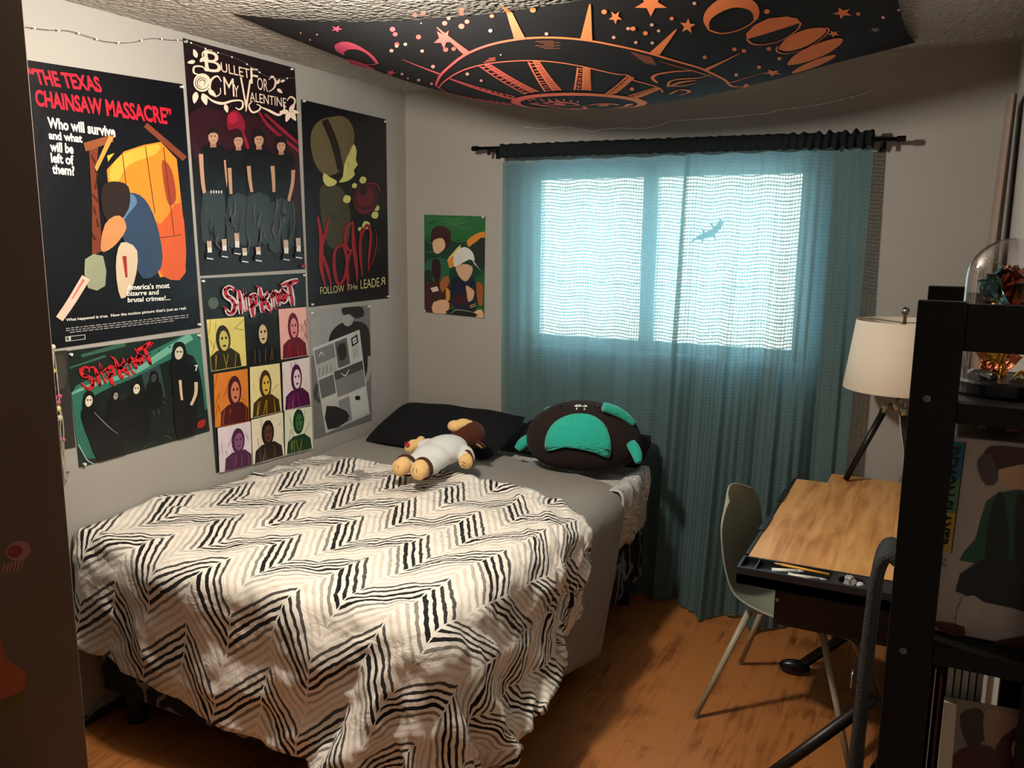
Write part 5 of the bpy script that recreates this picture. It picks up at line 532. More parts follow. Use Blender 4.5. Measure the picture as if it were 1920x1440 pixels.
bed = thing('bed', (.72, -1.07, 0), 'bed in the left corner with dark base under a striped duvet', 'bed')
def fitted(name, c0, c1, c2, scale):
    m = M(name, c0, rough=.85, var=.05, bump=.3, bs=30, bd=.004); nt = m.node_tree; p = nt.nodes['Principled BSDF']
    tc = nt.nodes.new('ShaderNodeTexCoord'); mp = nt.nodes.new('ShaderNodeMapping'); mp.inputs['Rotation'].default_value = (.5, .3, .6); nt.links.new(tc.outputs['Object'], mp.inputs[0])
    v = nt.nodes.new('ShaderNodeTexWave'); v.inputs['Scale'].default_value = scale; v.inputs['Distortion'].default_value = 9; v.inputs['Detail'].default_value = 2; v.inputs['Detail Scale'].default_value = 2.5; nt.links.new(mp.outputs[0], v.inputs['Vector'])
    r = nt.nodes.new('ShaderNodeValToRGB'); r.color_ramp.interpolation = 'CONSTANT'; e = r.color_ramp.elements; e[0].color = lin(c0); e[1].color = lin(c2); e[1].position = .72 if scale > 4 else .88; k = e.new(.5); k.color = lin(c1)
    nt.links.new(v.outputs['Fac'], r.inputs[0]); nt.links.new(r.outputs[0], p.inputs['Base Color']); return m
MB().box((.035, -2.02, .36), (1.42, -.13, .655)).build('mattress', fitted('leaf_print_sheet', (205, 204, 200), (120, 122, 126), (226, 224, 218), 9), bed, bevel=.06)
MB().box((.05, -2.0, .13), (1.40, -.15, .36)).build('box_base', fitted('navy_stripe_cover', (12, 13, 20), (16, 20, 34), (124, 126, 130), 2.6), bed, bevel=.012)
for x, y in ((.13, -1.93), (1.32, -1.93), (.13, -.2), (1.32, -.2)):
    MB().lathe([(.035, 0), (.04, .13)], (x, y, 0), 16, True).build('leg', M('black_plastic', (14, 14, 15), rough=.45), bed, smooth=False)
# corner of the patterned sheet hanging off the mattress at the head
def hang(u, v):
    y = -.62 + .44 * u; d = v * (.17 + .17 * math.sin(min(1, .15 + 1.0 * u) * 2.6) ** 2)
    return (1.385 + .060 * math.sin(min(1, d / .09) * 1.57) + (.022 * math.sin(u * 23 + 1) + .010 * math.sin(u * 41)) * v ** .6 - .035 * v * v, y + .02 * math.sin(v * 5 + u * 7) * v, .672 - max(0, d - .045) * 1.0)
MB().grid(hang, 26, 14).build('sheet_corner', _m['leaf_print_sheet'], bed, smooth=True, solid=.004)

# grey blanket
GB = M('grey_blanket_cloth', (136, 131, 124), rough=.9, var=.05, vs=4, bump=.5, bs=7, bd=.02, sheen=.2)
g = cloth(GRAY, 44, 40); b = MB(); b.v = [Vector(q) for q in g]
b.f = [(j * 45 + i, j * 45 + i + 1, (j + 1) * 45 + i + 1, (j + 1) * 45 + i) for j in range(40) for i in range(44)]; b.mi = [0] * len(b.f)
gb = b.build('blanket', GB, None, smooth=True, sub=1)
q = gb.modifiers.new('t', 'SOLIDIFY'); q.thickness = .014; q.offset = .3
tag(gb, 'plain grey blanket spread under the striped duvet and hanging off the right side', 'blanket')

# striped duvet
def chevron():
    m = bpy.data.materials.new('chevron_print'); m.use_nodes = True; nt = m.node_tree; p = nt.nodes['Principled BSDF']; L = nt.links.new
    def N(t): return nt.nodes.new(t)
    def ma(op, a, b_=None, c=None):
        n = N('ShaderNodeMath'); n.operation = op
        for i, v in enumerate((a, b_, c)):
            if v is None: continue
            if isinstance(v, (int, float)): n.inputs[i].default_value = v
            else: L(v, n.inputs[i])
        return n.outputs[0]
    uv = N('ShaderNodeUVMap'); uv.uv_map = 'UVMap'; rt = N('ShaderNodeMapping'); rt.inputs['Rotation'].default_value = (0, 0, R_(12)); L(uv.outputs[0], rt.inputs[0]); sx = N('ShaderNodeSeparateXYZ'); L(rt.outputs[0], sx.inputs[0]); U, V = sx.outputs[0], sx.outputs[1]
    n1 = N('ShaderNodeTexNoise'); n1.inputs['Scale'].default_value = 26; n1.inputs['Detail'].default_value = 2; L(uv.outputs[0], n1.inputs['Vector'])
    n2 = N('ShaderNodeTexNoise'); n2.inputs['Scale'].default_value = 55; n2.inputs['Detail'].default_value = 1; L(uv.outputs[0], n2.inputs['Vector'])
    P = .33; S = 1.05; PY = .0340
    ushift = ma('ADD', U, -.045)
    t = ma('PINGPONG', ushift, P / 2)
    f0 = ma('DIVIDE', ma('MULTIPLY_ADD', t, S, V), PY)
    f = ma('ADD', f0, ma('MULTIPLY', ma('SUBTRACT', n1.outputs['Fac'], .5), .45))
    idx = ma('MODULO', ma('ADD', ma('FLOOR', f), 800), 8)
    fr = ma('ABSOLUTE', ma('SUBTRACT', ma('FRACT', f), .5))
    wd = ma('ADD', ma('MULTIPLY', ma('LESS_THAN', idx, .5), .06), ma('ADD', .215, ma('MULTIPLY', ma('SUBTRACT', n2.outputs['Fac'], .5), .14)))
    inked = ma('LESS_THAN', fr, wd)
    # mitred gap where the strokes turn
    gap = ma('MULTIPLY', ma('GREATER_THAN', t, ma('MULTIPLY', n2.outputs['Fac'], .0055)), ma('LESS_THAN', t, ma('SUBTRACT', P / 2, ma('MULTIPLY', n2.outputs['Fac'], .0055))))
    inked = ma('MULTIPLY', inked, gap)
    cr = N('ShaderNodeValToRGB'); cr.color_ramp.interpolation = 'CONSTANT'; e = cr.color_ramp.elements
    cols = [(20, 19, 20), (22, 21, 22), (46, 43, 42), (78, 74, 70), (218, 207, 196), (212, 201, 190), (184, 177, 168), (132, 127, 121)]
    e[0].color = lin(cols[0]); e[0].position = 0; e[1].color = lin(cols[7]); e[1].position = 6.9 / 8
    for i in range(1, 7): k = e.new((i - .1) / 8); k.color = lin(cols[i])
    L(ma('DIVIDE', idx, 8), cr.inputs[0])
    mx = N('ShaderNodeMix'); mx.data_type = 'RGBA'; L(inked, mx.inputs[0]); mx.inputs[6].default_value = lin((236, 230, 220)); L(cr.outputs[0], mx.inputs[7])
    L(mx.outputs[2], p.inputs['Base Color']); p.inputs['Roughness'].default_value = .85; p.inputs['Specular IOR Level'].default_value = .2; p.inputs['Sheen Weight'].default_value = .1
    tc = N('ShaderNodeTexCoord'); mp = N('ShaderNodeMapping'); mp.inputs['Rotation'].default_value = (0, 0, .5); mp.inputs['Scale'].default_value = (1, 2.2, 1); L(tc.outputs['Object'], mp.inputs[0])
    n3 = N('ShaderNodeTexNoise'); n3.inputs['Scale'].default_value = 7; n3.inputs['Detail'].default_value = 6; n3.inputs['Distortion'].default_value = 1.2; L(mp.outputs[0], n3.inputs['Vector'])
    bp = N('ShaderNodeBump'); bp.inputs['Strength'].default_value = .75; bp.inputs['Distance'].default_value = .018; L(n3.outputs['Fac'], bp.inputs['Height']); L(bp.outputs[0], p.inputs['Normal'])
    return m
PC = [(.01, -.80), (1.87, -1.12), (2.08, -2.70), (.01, -2.42)]
d = cloth(DUVET, 64, 58); uvs = []
for j in range(59):
    for i in range(65):
        s_, t_ = i / 64, j / 58
        x = (1 - s_) * (1 - t_) * PC[0][0] + s_ * (1 - t_) * PC[1][0] + s_ * t_ * PC[2][0] + (1 - s_) * t_ * PC[3][0]
        y = (1 - s_) * (1 - t_) * PC[0][1] + s_ * (1 - t_) * PC[1][1] + s_ * t_ * PC[2][1] + (1 - s_) * t_ * PC[3][1]
        uvs.append((x, y + .12 * math.sin(math.pi * s_ ** .9) * (1 - t_) ** 2))
# print coordinates follow the cloth's true length, so the strokes keep their spacing where it hangs
flat = list(uvs); uvs = [None] * len(flat); ln = lambda a, c: (Vector(d[a]) - Vector(d[c])).length
for i in range(65):
    acc = flat[i][1]; uvs[i] = [0, acc]
    for j in range(1, 59): acc -= ln(j * 65 + i, (j - 1) * 65 + i); uvs[j * 65 + i] = [0, acc]
for j in range(59):
    acc = flat[j * 65][0]; uvs[j * 65][0] = acc
    for i in range(1, 65): acc += ln(j * 65 + i, j * 65 + i - 1); uvs[j * 65 + i][0] = acc
b = MB(); b.v = [Vector(q) for q in d]
b.f = [(j * 65 + i, j * 65 + i + 1, (j + 1) * 65 + i + 1, (j + 1) * 65 + i) for j in range(58) for i in range(64)]; b.mi = [0] * len(b.f)
dv = b.build('duvet', chevron(), None, smooth=True, uvs=uvs)
q = dv.modifiers.new('u', 'SUBSURF'); q.levels = 1; q.render_levels = 1
tx = bpy.data.textures.new('wrinkle', 'CLOUDS'); tx.noise_scale = .26; tx.noise_depth = 3
q = dv.modifiers.new('d', 'DISPLACE'); q.texture = tx; q.strength = .06; q.mid_level = .40; q.texture_coords = 'GLOBAL'
t2 = bpy.data.textures.new('crease', 'CLOUDS'); t2.noise_scale = .085; t2.noise_depth = 2
q = dv.modifiers.new('d2', 'DISPLACE'); q.texture = t2; q.strength = .022; q.mid_level = .45; q.texture_coords = 'GLOBAL'
q = dv.modifiers.new('t', 'SOLIDIFY'); q.thickness = .022; q.offset = .6
tag(dv, 'white duvet printed with black and grey zigzag strokes, spread over the bed', 'duvet')

# pillows
def pillow(cx, cy, cz, lx, ly, h, rz=0, tilt=0, m=None):
    M3 = rot('Z', rz) @ rot('X', tilt); b = MB()
    def fn(sgn):
        def f(u, v):
            a, c = 2 * u - 1, 2 * v - 1
            e = max(0, (1 - abs(a) ** 2.6)) ** .55 * max(0, (1 - abs(c) ** 2.6)) ** .55
            px = a * (1 - .06 * (1 - abs(c) ** 2) * 0 - .05 * abs(c) ** 3 * abs(a)); q = Vector((px * lx / 2, c * ly / 2 * (1 - .05 * (1 - a * a) * 0), sgn * h / 2 * e))
            q.z += .006 * math.sin(9 * a + 4 * c) * e; return M3 @ q + Vector((cx, cy, cz))
        return f
    b.grid(fn(1), 28, 20); b.grid(lambda u, v: fn(-1)(1 - u, v), 28, 20)
    return b.build('pillow', m, None, smooth=True)
BLK = M('black_cotton', (20, 20, 23), rough=.9, var=.1, bump=.4, bs=9, bd=.01, spec=.2)
tag(pillow(.42, -.315, .764, .74, .38, .13, -2, 20, BLK), 'black pillow against the back wall, behind the plush monkey', 'pillow', None)
tag(pillow(1.10, -.215, .752, .66, .20, .10, -3, 35, BLK), 'black pillow against the curtain, behind the round plush', 'pillow', None)
# ------------------------------------------------------------------ curtains on their rod
def weave(name, open_):
    m = bpy.data.materials.new(name); m.use_nodes = True; nt = m.node_tree; nt.nodes.remove(nt.nodes['Principled BSDF']); L = nt.links.new
    def N(t): return nt.nodes.new(t)
    def ma(op, a, b_=None, c=None):
        n = N('ShaderNodeMath'); n.operation = op
        for i, v in enumerate((a, b_, c)):
            if v is None: continue
            if isinstance(v, (int, float)): n.inputs[i].default_value = v
            else: L(v, n.inputs[i])
        return n.outputs[0]
    uv = N('ShaderNodeUVMap'); uv.uv_map = 'UVMap'; sx = N('ShaderNodeSeparateXYZ'); L(uv.outputs[0], sx.inputs[0]); U, V = sx.outputs[0], sx.outputs[1]
    mp = N('ShaderNodeMapping'); mp.inputs['Scale'].default_value = (40, 160, 1); L(uv.outputs[0], mp.inputs[0])
    nz = N('ShaderNodeTexNoise'); nz.inputs['Scale'].default_value = 1.0; nz.inputs['Detail'].default_value = 2; L(mp.outputs[0], nz.inputs['Vector'])
    mp2 = N('ShaderNodeMapping'); mp2.inputs['Scale'].default_value = (190, 30, 1); L(uv.outputs[0], mp2.inputs[0])
    nv = N('ShaderNodeTexNoise'); nv.inputs['Scale'].default_value = 1.0; nv.inputs['Detail'].default_value = 2; L(mp2.outputs[0], nv.inputs['Vector'])
    wob = ma('MULTIPLY', ma('SUBTRACT', nz.outputs['Fac'], .5), .003)
    h = ma('ABSOLUTE', ma('SUBTRACT', ma('FRACT', ma('DIVIDE', ma('ADD', V, wob), .0150)), .5))
    v_ = ma('ABSOLUTE', ma('SUBTRACT', ma('FRACT', ma('DIVIDE', ma('ADD', U, wob), .0145)), .5))
    lh = ma('LESS_THAN', h, ma('ADD', .10, ma('MULTIPLY', nz.outputs['Fac'], .2))); lv = ma('LESS_THAN', v_, ma('ADD', .04, ma('MULTIPLY', nv.outputs['Fac'], .22)))
    ln = ma('MAXIMUM', lh, ma('MULTIPLY', lv, .9))
    cell = ma('ADD', .16, ma('MULTIPLY', ma('ADD', nz.outputs['Fac'], nv.outputs['Fac']), .22))
    hole = ma('MULTIPLY', ma('SUBTRACT', 1.0, ma('MULTIPLY', ln, .93)), ma('MULTIPLY', cell, open_))
    T = N('ShaderNodeBsdfTransparent'); D = N('ShaderNodeBsdfDiffuse'); D.inputs[0].default_value = lin((90, 113, 114)); X = N('ShaderNodeBsdfTranslucent'); X.inputs[0].default_value = lin((132, 184, 196))
    a = N('ShaderNodeMixShader'); a.inputs[0].default_value = .22; L(D.outputs[0], a.inputs[1]); L(X.outputs[0], a.inputs[2])
    bb = N('ShaderNodeMixShader'); L(hole, bb.inputs[0]); L(a.outputs[0], bb.inputs[1]); L(T.outputs[0], bb.inputs[2])
    bp = N('ShaderNodeBump'); bp.inputs['Strength'].default_value = .3; bp.inputs['Distance'].default_value = .0012; L(nz.outputs['Fac'], bp.inputs['Height']); L(bp.outputs[0], D.inputs['Normal'])
    L(bb.outputs[0], nt.nodes['Material Output'].inputs[0]); return m
CUR = weave('teal_weave', .62)
HEAD = M('shaded_header_cloth', (26, 32, 34), rough=.95, var=.08, bump=.4, bs=60, spec=.1)  # drape teal darkened: the pocket's shade is put into the colour

def curtain_panel(x0, x1, xb0, xb1, folds, name, label, ruffle):
    root = thing('curtain', ((x0 + x1) / 2, -.09, 2.1), label, 'curtain', 'teal window curtains')
    NU, NV = 220, 60; wid = (x1 - x0) * 1.25
    def pos(u, v):          # v 0 = top, 1 = hem
        z = 2.052 + .004 * math.sin(u * 30) - v * (2.052 - .012)
        a = x0 + (x1 - x0) * u; c = xb0 + (xb1 - xb0) * u; x = a + (c - a) * v ** 1.3
        y = -.072; e = min(1, .35 + v * 1.5)
        for amp, n, ph, g in folds: y -= amp * (.25 + .75 * v ** g) * e * math.sin(2 * math.pi * n * u + ph + .8 * math.sin(3 * v + n) * .3)
        y -= .012 * v
        for amp, cu, wd in ruffle[1]: y -= amp * v ** 2.2 * math.exp(-((u - cu) / wd) ** 2)
        y = max(min(y, -.022), -.118) if name == 'l' else min(y, -.022) - .02 * math.exp(-(u / .05) ** 2)
        return Vector((x, y, z))
    uvs = [(u / NU * wid, (1 - v / NV) * 2.05) for v in range(NV + 1) for u in range(NU + 1)]
    b = MB().grid(pos, NU, NV); b.build('drape', CUR, root, smooth=True, uvs=uvs)
    def hd(u, v):           # rod pocket: wraps the rod front and back
        p = pos(u, 0); r = .010 + ruffle[0](u) * .006; ang = v * 2 * math.pi
        ring = Vector((p.x, -.10 - (r + .004) * math.cos(ang + math.pi), 2.088 + (x_mid(p.x)) + (.032 + ruffle[0](u) * .004 * math.sin(u * 140)) * math.sin(ang)))
        ring.y += ruffle[0](u) * .010 * math.sin(u * 150 + v * 3); ring.z += ruffle[0](u) * .006 * math.sin(u * 97 + 1)
        return ring
    def x_mid(x): return .012 - (x - .607) / 1.65 * .014
    MB().grid(lambda u, v: hd(u, v), 160, 16).build('rod_pocket', HEAD, root, smooth=True, label='rod pocket along the top, shaded in its colour')
    return root
fl1 = [(.016, 3, .4, .8), (.007, 7, 1.0, .7), (.0035, 15, .3, .4)]
curtain_panel(.607, 1.514, .62, 1.466, fl1, 'l', 'left teal curtain panel, its foot tucked behind the bed', (lambda u: .25, [(.05, .75, .2)]))
fl2 = [(.032, 3, 2.2, 1.0), (.018, 7, .4, .7), (.008, 13, 1.7, .4), (.005, 23, .6, .3)]
curtain_panel(1.506, 2.258, 1.452, 2.245, fl2, 'r', 'right teal curtain panel, reaching the wood floor behind the chair', (lambda u: max(.2, min(1, (u - .42) * 3)), [(.10, .30, .16), (.12, .62, .13)]))

BLKM = M('black_metal', (18, 18, 20), rough=.35, var=.05, metal=.6)
rod = thing('curtain_rod', (1.41, -.10, 2.10), 'black curtain rod above the window holding both teal curtains', 'curtain rod')
MB().tube([(.47, -.10, 2.117), (2.35, -.10, 2.081)], .0085, 14).build('pole', BLKM, rod, smooth=True)
for x, z in ((.462, 2.117), (2.362, 2.081)):
    s = -1 if x < 1 else 1
    MB().tube([(x - s * .022, -.10, z), (x + s * .006, -.10, z), (x + s * .010, -.10, z)], [.012, .012, .009], 16).build('end_cap', BLKM, rod, smooth=False)
for x, z in ((.545, 2.114), (2.285, 2.082)):
    MB().box((x - .006, -.10, z - .012), (x + .006, -.001, z - .004)).box((x - .006, -.106, z - .03), (x + .006, -.094, z - .004)).box((x - .012, -.006, z - .04), (x + .012, 0, z + .02)).build('bracket', BLKM, rod, bevel=.001)

# fairy lights: a thin silver wire with clear dots
def fairy(pts, label, group, bulbs, wm):
    root = thing('fairy_lights', pts[0], label, 'string lights', group)
    q = spline(pts, 8)
    MB().tube(q, .0011, 5).build('wire', wm, root, smooth=True)
    for i in range(bulbs):
        p = q[int((i + .5) / bulbs * (len(q) - 1))]
        MB().ell(p, (.0035, .0035, .0035), None, 10, 8).build('bulb', M('clear_bulb', (240, 240, 235), rough=.08, spec=.9), root, smooth=True)
L_ = [(45, 50), (90, 56), (130, 58), (165, 68), (200, 78), (245, 80), (285, 72), (320, 75), (345, 76), (372, 86), (398, 96), (420, 102), (450, 113), (475, 128), (498, 142), (522, 147), (552, 146)]
fairy([on(0, .018, *q) for q in L_], 'thin fairy light wire strung high along the left wall', None, 16, M('silver_wire', (130, 126, 118), rough=.3, metal=.6))
B_ = [(980, 238), (1000, 240), (1020, 241), (1042, 239), (1062, 238), (1088, 242), (1110, 246), (1135, 242), (1165, 240), (1200, 241), (1232, 236), (1260, 227), (1300, 224), (1330, 222), (1370, 219), (1410, 215), (1440, 212), (1465, 205), (1510, 200), (1560, 191), (1590, 183), (1606, 180), (1635, 168)]
fairy([on(1, -.008, *q) for q in B_], 'thin fairy light wire strung on the back wall above the curtain rod', None, 22, M('glint_wire', (240, 240, 236), rough=.35))  # white wire colour stands in for glints on the silver

# pale folded cloth on the right wall
def hc(u, v): return Vector((2.70 - .018 * math.sin(u * 26) * (.5 + v * .5) - .02 * v, -.52 + .30 * u + .05 * v * (u - .5), 2.17 - 1.0 * v))
tag(MB().grid(hc, 60, 12).build('hanging_cloth', M('pale_pink_cloth', (134, 118, 108), rough=.9, var=.15, vs=20, bump=.4, bs=30), None, smooth=True, solid=.004), 'pale pinkish cloth hanging on the right wall past the curtain rod', 'cloth')

# ------------------------------------------------------------------ tapestry pinned under the ceiling
TX, TY, TA, TB = 1.385, -.895, .995, .685
def tz(x, y):
    U = max(-1, min(1, (x - TX) / TA)); V = max(-1, min(1, (y - TY) / TB))
    return 2.41 - (.25 * (1 - U * U) * (1 - V * V) + .10 * (1 - U * U) * V * V + .03 * (1 - V * V) * U * U)
def T(px, py):
    d = ray(px, py); lo_, hi = None, None; prev = None
    for i in range(1, 260):
        t = 1.6 + i * .012; p = CAM + d * t; f = p.z - tz(p.x, p.y)
        if p.y > TY + TB + .05: break
        if p.y > TY - TB - .3 and prev is not None and f > 0 >= prev[1]:
            a, c = prev[0], t
            for _ in range(20):
                m_ = (a + c) / 2; q = CAM + d * m_
                if q.z - tz(q.x, q.y) > 0: c = m_
                else: a = m_
            q = CAM + d * c; return (q.x, q.y)
        prev = (t, f)
    # past the outline: nearest approach
    best = min(((abs((CAM + d * (1.6 + i * .012)).z - tz((CAM + d * (1.6 + i * .012)).x, (CAM + d * (1.6 + i * .012)).y)), 1.6 + i * .012) for i in range(1, 220)))
    q = CAM + d * best[1]; return (q.x, min(q.y, TY + TB - .01))
class Tap:
    def __init__(s): s.b = MB(); s.mats = []; s.k = 0
    def put(s, m, pts, tri, maxl=.035):
        if m not in s.mats: s.mats.append(m)
        s.b.cur = s.mats.index(m)
        P = [tuple(p) for p in pts]; F = [tuple(t) for t in tri]
        for _ in range(5):      # split long edges so the print follows the sag
            mid = {}; out = []; ch = False
            def md(i, j):
                k = (min(i, j), max(i, j))
                if k not in mid: mid[k] = len(P); P.append(((P[i][0] + P[j][0]) / 2, (P[i][1] + P[j][1]) / 2))
                return mid[k]
            long_ = lambda i, j: math.hypot(P[i][0] - P[j][0], P[i][1] - P[j][1]) > maxl
            for f in F:
                a, b_, c = f; la, lb, lc = long_(a, b_), long_(b_, c), long_(c, a); n = la + lb + lc
                if not n: out.append(f); continue
                ch = True
                while not la: a, b_, c = b_, c, a; la, lb, lc = lb, lc, la
                x = md(a, b_)
                if n == 1: out += [(a, x, c), (x, b_, c)]
                elif n == 2 and lb: y = md(b_, c); out += [(x, b_, y), (a, x, y), (a, y, c)]
                elif n == 2: y = md(c, a); out += [(a, x, y), (x, b_, c), (x, c, y)]
                else: y, z_ = md(b_, c), md(c, a); out += [(a, x, z_), (x, b_, y), (z_, y, c), (x, y, z_)]
            F = out
            if not ch: break
        s.k += 1; h = .0012 + .0003 * (s.k % 6)
        s.b.add([(x, y, tz(x, y) - h) for x, y in P], F)
    def poly(s, m, pts, smooth=0):
        if smooth: pts = [(p.x, p.y) for p in spline([(a, b, 0) for a, b in pts], smooth, True)]
        s.put(m, pts, geometry.tessellate_polygon([[Vector((a, b, 0)) for a, b in pts]]))
    def stroke(s, m, pts, w, smooth=5):
        W_ = list(w) if isinstance(w, (list, tuple)) else [w, w]
        q = spline([(a, b, 0) for a, b in pts], smooth) if len(pts) > 2 and smooth else [Vector((a, b, 0)) for a, b in pts]
        n = len(q); A = []; B = []
        for i in range(n):
            t = (q[min(n - 1, i + 1)] - q[max(0, i - 1)]); t = t.normalized() if t.length > 1e-9 else Vector((1, 0, 0))
            f = i / (n - 1) * (len(W_) - 1); j = min(int(f), len(W_) - 2); ww = (W_[j] + (W_[j + 1] - W_[j]) * (f - j)) / 2
            nn = Vector((-t.y, t.x, 0)) * ww; A.append(q[i] + nn); B.append(q[i] - nn)
        s.put(m, [(p.x, p.y) for p in A + B], [t for i in range(n - 1) for t in ((i, i + 1, n + i), (i + 1, n + i + 1, n + i))])
tp = Tap()
TB_ = M('tapestry_black', (22, 22, 25), rough=.85, var=.06, bump=.2, bs=80, spec=.25)
tp.mats.append(TB_)
def edge_in(u, v):      # sides draw in slightly between the pins
    x = TX + TA * (2 * u - 1) * (1 - .018 * (1 - (2 * v - 1) ** 2)); y = TY + TB * (2 * v - 1); return Vector((x, y, tz(x, y)))
tp.b.grid(edge_in, 90, 64)
tp.b.grid(lambda u, v: edge_in(1 - u, v) + Vector((0, 0, .0015)), 90, 64)
def tink():             # the print runs from rose on the left to orange on the right
    m = bpy.data.materials.new('tapestry_print'); m.use_nodes = True; nt = m.node_tree; p = nt.nodes['Principled BSDF']
    tc = nt.nodes.new('ShaderNodeTexCoord'); sx = nt.nodes.new('ShaderNodeSeparateXYZ'); nt.links.new(tc.outputs['Object'], sx.inputs[0])
    mr = nt.nodes.new('ShaderNodeMapRange'); mr.inputs[1].default_value = .55; mr.inputs[2].default_value = 2.1; nt.links.new(sx.outputs[0], mr.inputs[0])
    r = nt.nodes.new('ShaderNodeValToRGB'); e = r.color_ramp.elements; e[0].color = lin((196, 66, 112)); e[1].color = lin((226, 128, 76)); k = e.new(.42); k.color = lin((240, 112, 100)); k = e.new(.62); k.color = lin((242, 142, 88))
    nt.links.new(mr.outputs[0], r.inputs[0]); nt.links.new(r.outputs[0], p.inputs['Base Color']); p.inputs['Roughness'].default_value = .8; p.inputs['Specular IOR Level'].default_value = .2; return m
TI = tink()
zA = lambda X, Y: T(560 + X / 3.2, Y / 3.2)
zB = lambda X, Y: T(1160 + X * .29167, Y * .29167)
outer = [zA(*q) for q in ((822, 510), (850, 450), (930, 375), (1020, 315), (1150, 265), (1320, 232), (1500, 222), (1700, 235), (1900, 270))] + [zB(*q) for q in ((200, 340), (440, 410), (560, 450), (680, 510), (730, 552))]
CX, CY = 1.315, -.84
back = [(CX + .66 * math.cos(R_(a)), CY + .56 * math.sin(R_(a))) for a in (35, 60, 90, 120, 150)]
tp.stroke(TI, outer + back + [outer[0]], .009)
inner = [zA(*q) for q in ((840, 525), (870, 488), (960, 430), (1100, 385), (1300, 362), (1500, 365), (1700, 395), (1900, 440))] + [zB(*q) for q in ((60, 480), (90, 510), (180, 535), (260, 562), (285, 590))]
tp.stroke(TI, inner, .006)
# long rays outside the ring
for base, tip, wd in ((zA(1012, 318), zA(828, 158), .034), (zA(1328, 230), zA(1218, 28), .036), (zA(1725, 236), zA(1748, 18), .036), (zB(228, 345), zB(372, 185), .036), (zB(560, 445), zB(782, 338), .024), (zB(718, 528), zB(960, 455), .014), (zA(845, 440), zA(620, 352), .02), (zA(830, 555), zA(640, 490), .01)):
    tp.stroke(TI, [base, ((base[0] + tip[0]) / 2, (base[1] + tip[1]) / 2), tip], [wd, wd * .55, .003])
# spokes between sun and ring
for a0, a1, b0, b1 in ((zA(1085, 392), zA(1150, 385), zA(1360, 560), zA(1440, 548)), (zA(1378, 366), zA(1440, 366), zA(1480, 545), zA(1575, 540)), (zA(1675, 400), zA(1745, 405), zA(1655, 535), zA(1750, 540)), (zB(60, 480), zB(95, 500), zB(-100, 610), zB(-25, 600)), (zA(905, 465), zA(920, 478), zA(1300, 575), zA(1320, 605)), (zB(240, 555), zB(262, 570), zB(60, 610), zB(120, 630)), (zA(860, 545), zA(870, 560), zA(1290, 615), zA(1290, 630))):
    lerp = lambda p, q, t: (p[0] + (q[0] - p[0]) * t, p[1] + (q[1] - p[1]) * t)
    tp.stroke(TI, [a0, b0], .006, 0); tp.stroke(TI, [a1, b1], .006, 0); tp.stroke(TI, [lerp(a0, a1, .5), lerp(b0, b1, .5)], .005, 0)
    for i in range(22):
        t = i / 22; p, q = lerp(a0, b0, t), lerp(a1, b1, t); r1 = random.uniform(.05, .2)
        tp.stroke(TI, [lerp(p, q, .5), lerp(p, q, .97)], [.008, .008], 0)
        if i % 2: tp.stroke(TI, [lerp(p, q, r1), lerp(p, q, .42)], [.009, .004], 0)
# sun disc with a face
SX, SY = 1.325, -.865
ell_ = lambda cx, cy, rx, ry, n=28, a=0: [(cx + rx * math.cos(2 * math.pi * i / n + a), cy + ry * math.sin(2 * math.pi * i / n + a)) for i in range(n)]
ring = ell_(SX, SY, .228, .215)
tp.stroke(TI, ring + [ring[0]], .034, 3)
fd = Matrix.Rotation(R_(27), 2); loc = lambda x, y: tuple(fd @ Vector((x, y)) + Vector((SX, SY)))
def fs(pts, w): tp.stroke(TI, [loc(*q) for q in pts], w)
fs([(-.13, -.03), (-.09, -.075), (-.03, -.07), (.0, -.035)], [.008, .022, .008]); fs([(-.12, -.03), (-.08, -.005), (-.03, -.01), (0, -.035)], .01)
tp.poly(TI, [loc(-.07 + .022 * math.cos(a), -.04 + .022 * math.sin(a)) for a in (i * .5 for i in range(12))])
for i in range(6): fs([(-.13 + .024 * i, -.085 - .02 * math.sin(i * .6)), (-.14 + .026 * i, -.115 - .02 * math.sin(i * .6))], [.009, .004])
fs([(.03, -.035), (.07, -.075), (.12, -.06), (.14, -.03)], [.008, .02, .008]); tp.poly(TI, [loc(.085 + .02 * math.cos(a), -.04 + .02 * math.sin(a)) for a in (i * .5 for i in range(12))])
fs([(.015, -.02), (.03, .05), (.0, .07), (-.02, .06)], .014); fs([(-.07, .11), (-.02, .1), (.01, .105), (.05, .1), (.08, .11)], .018); fs([(-.04, .13), (.01, .14), (.05, .13)], .014)
fs([(-.17, .0), (-.12, .03), (-.06, .06)], [.03, .02, .01]); fs([(.18, -.05), (.17, .03), (.13, .1)], [.03, .02, .01])
for i in range(9): fs([(-.2 + .015 * i, -.1 + .022 * i * (i % 2)), (-.185 + .015 * i, -.08 + .02 * i * (i % 2))], .01)
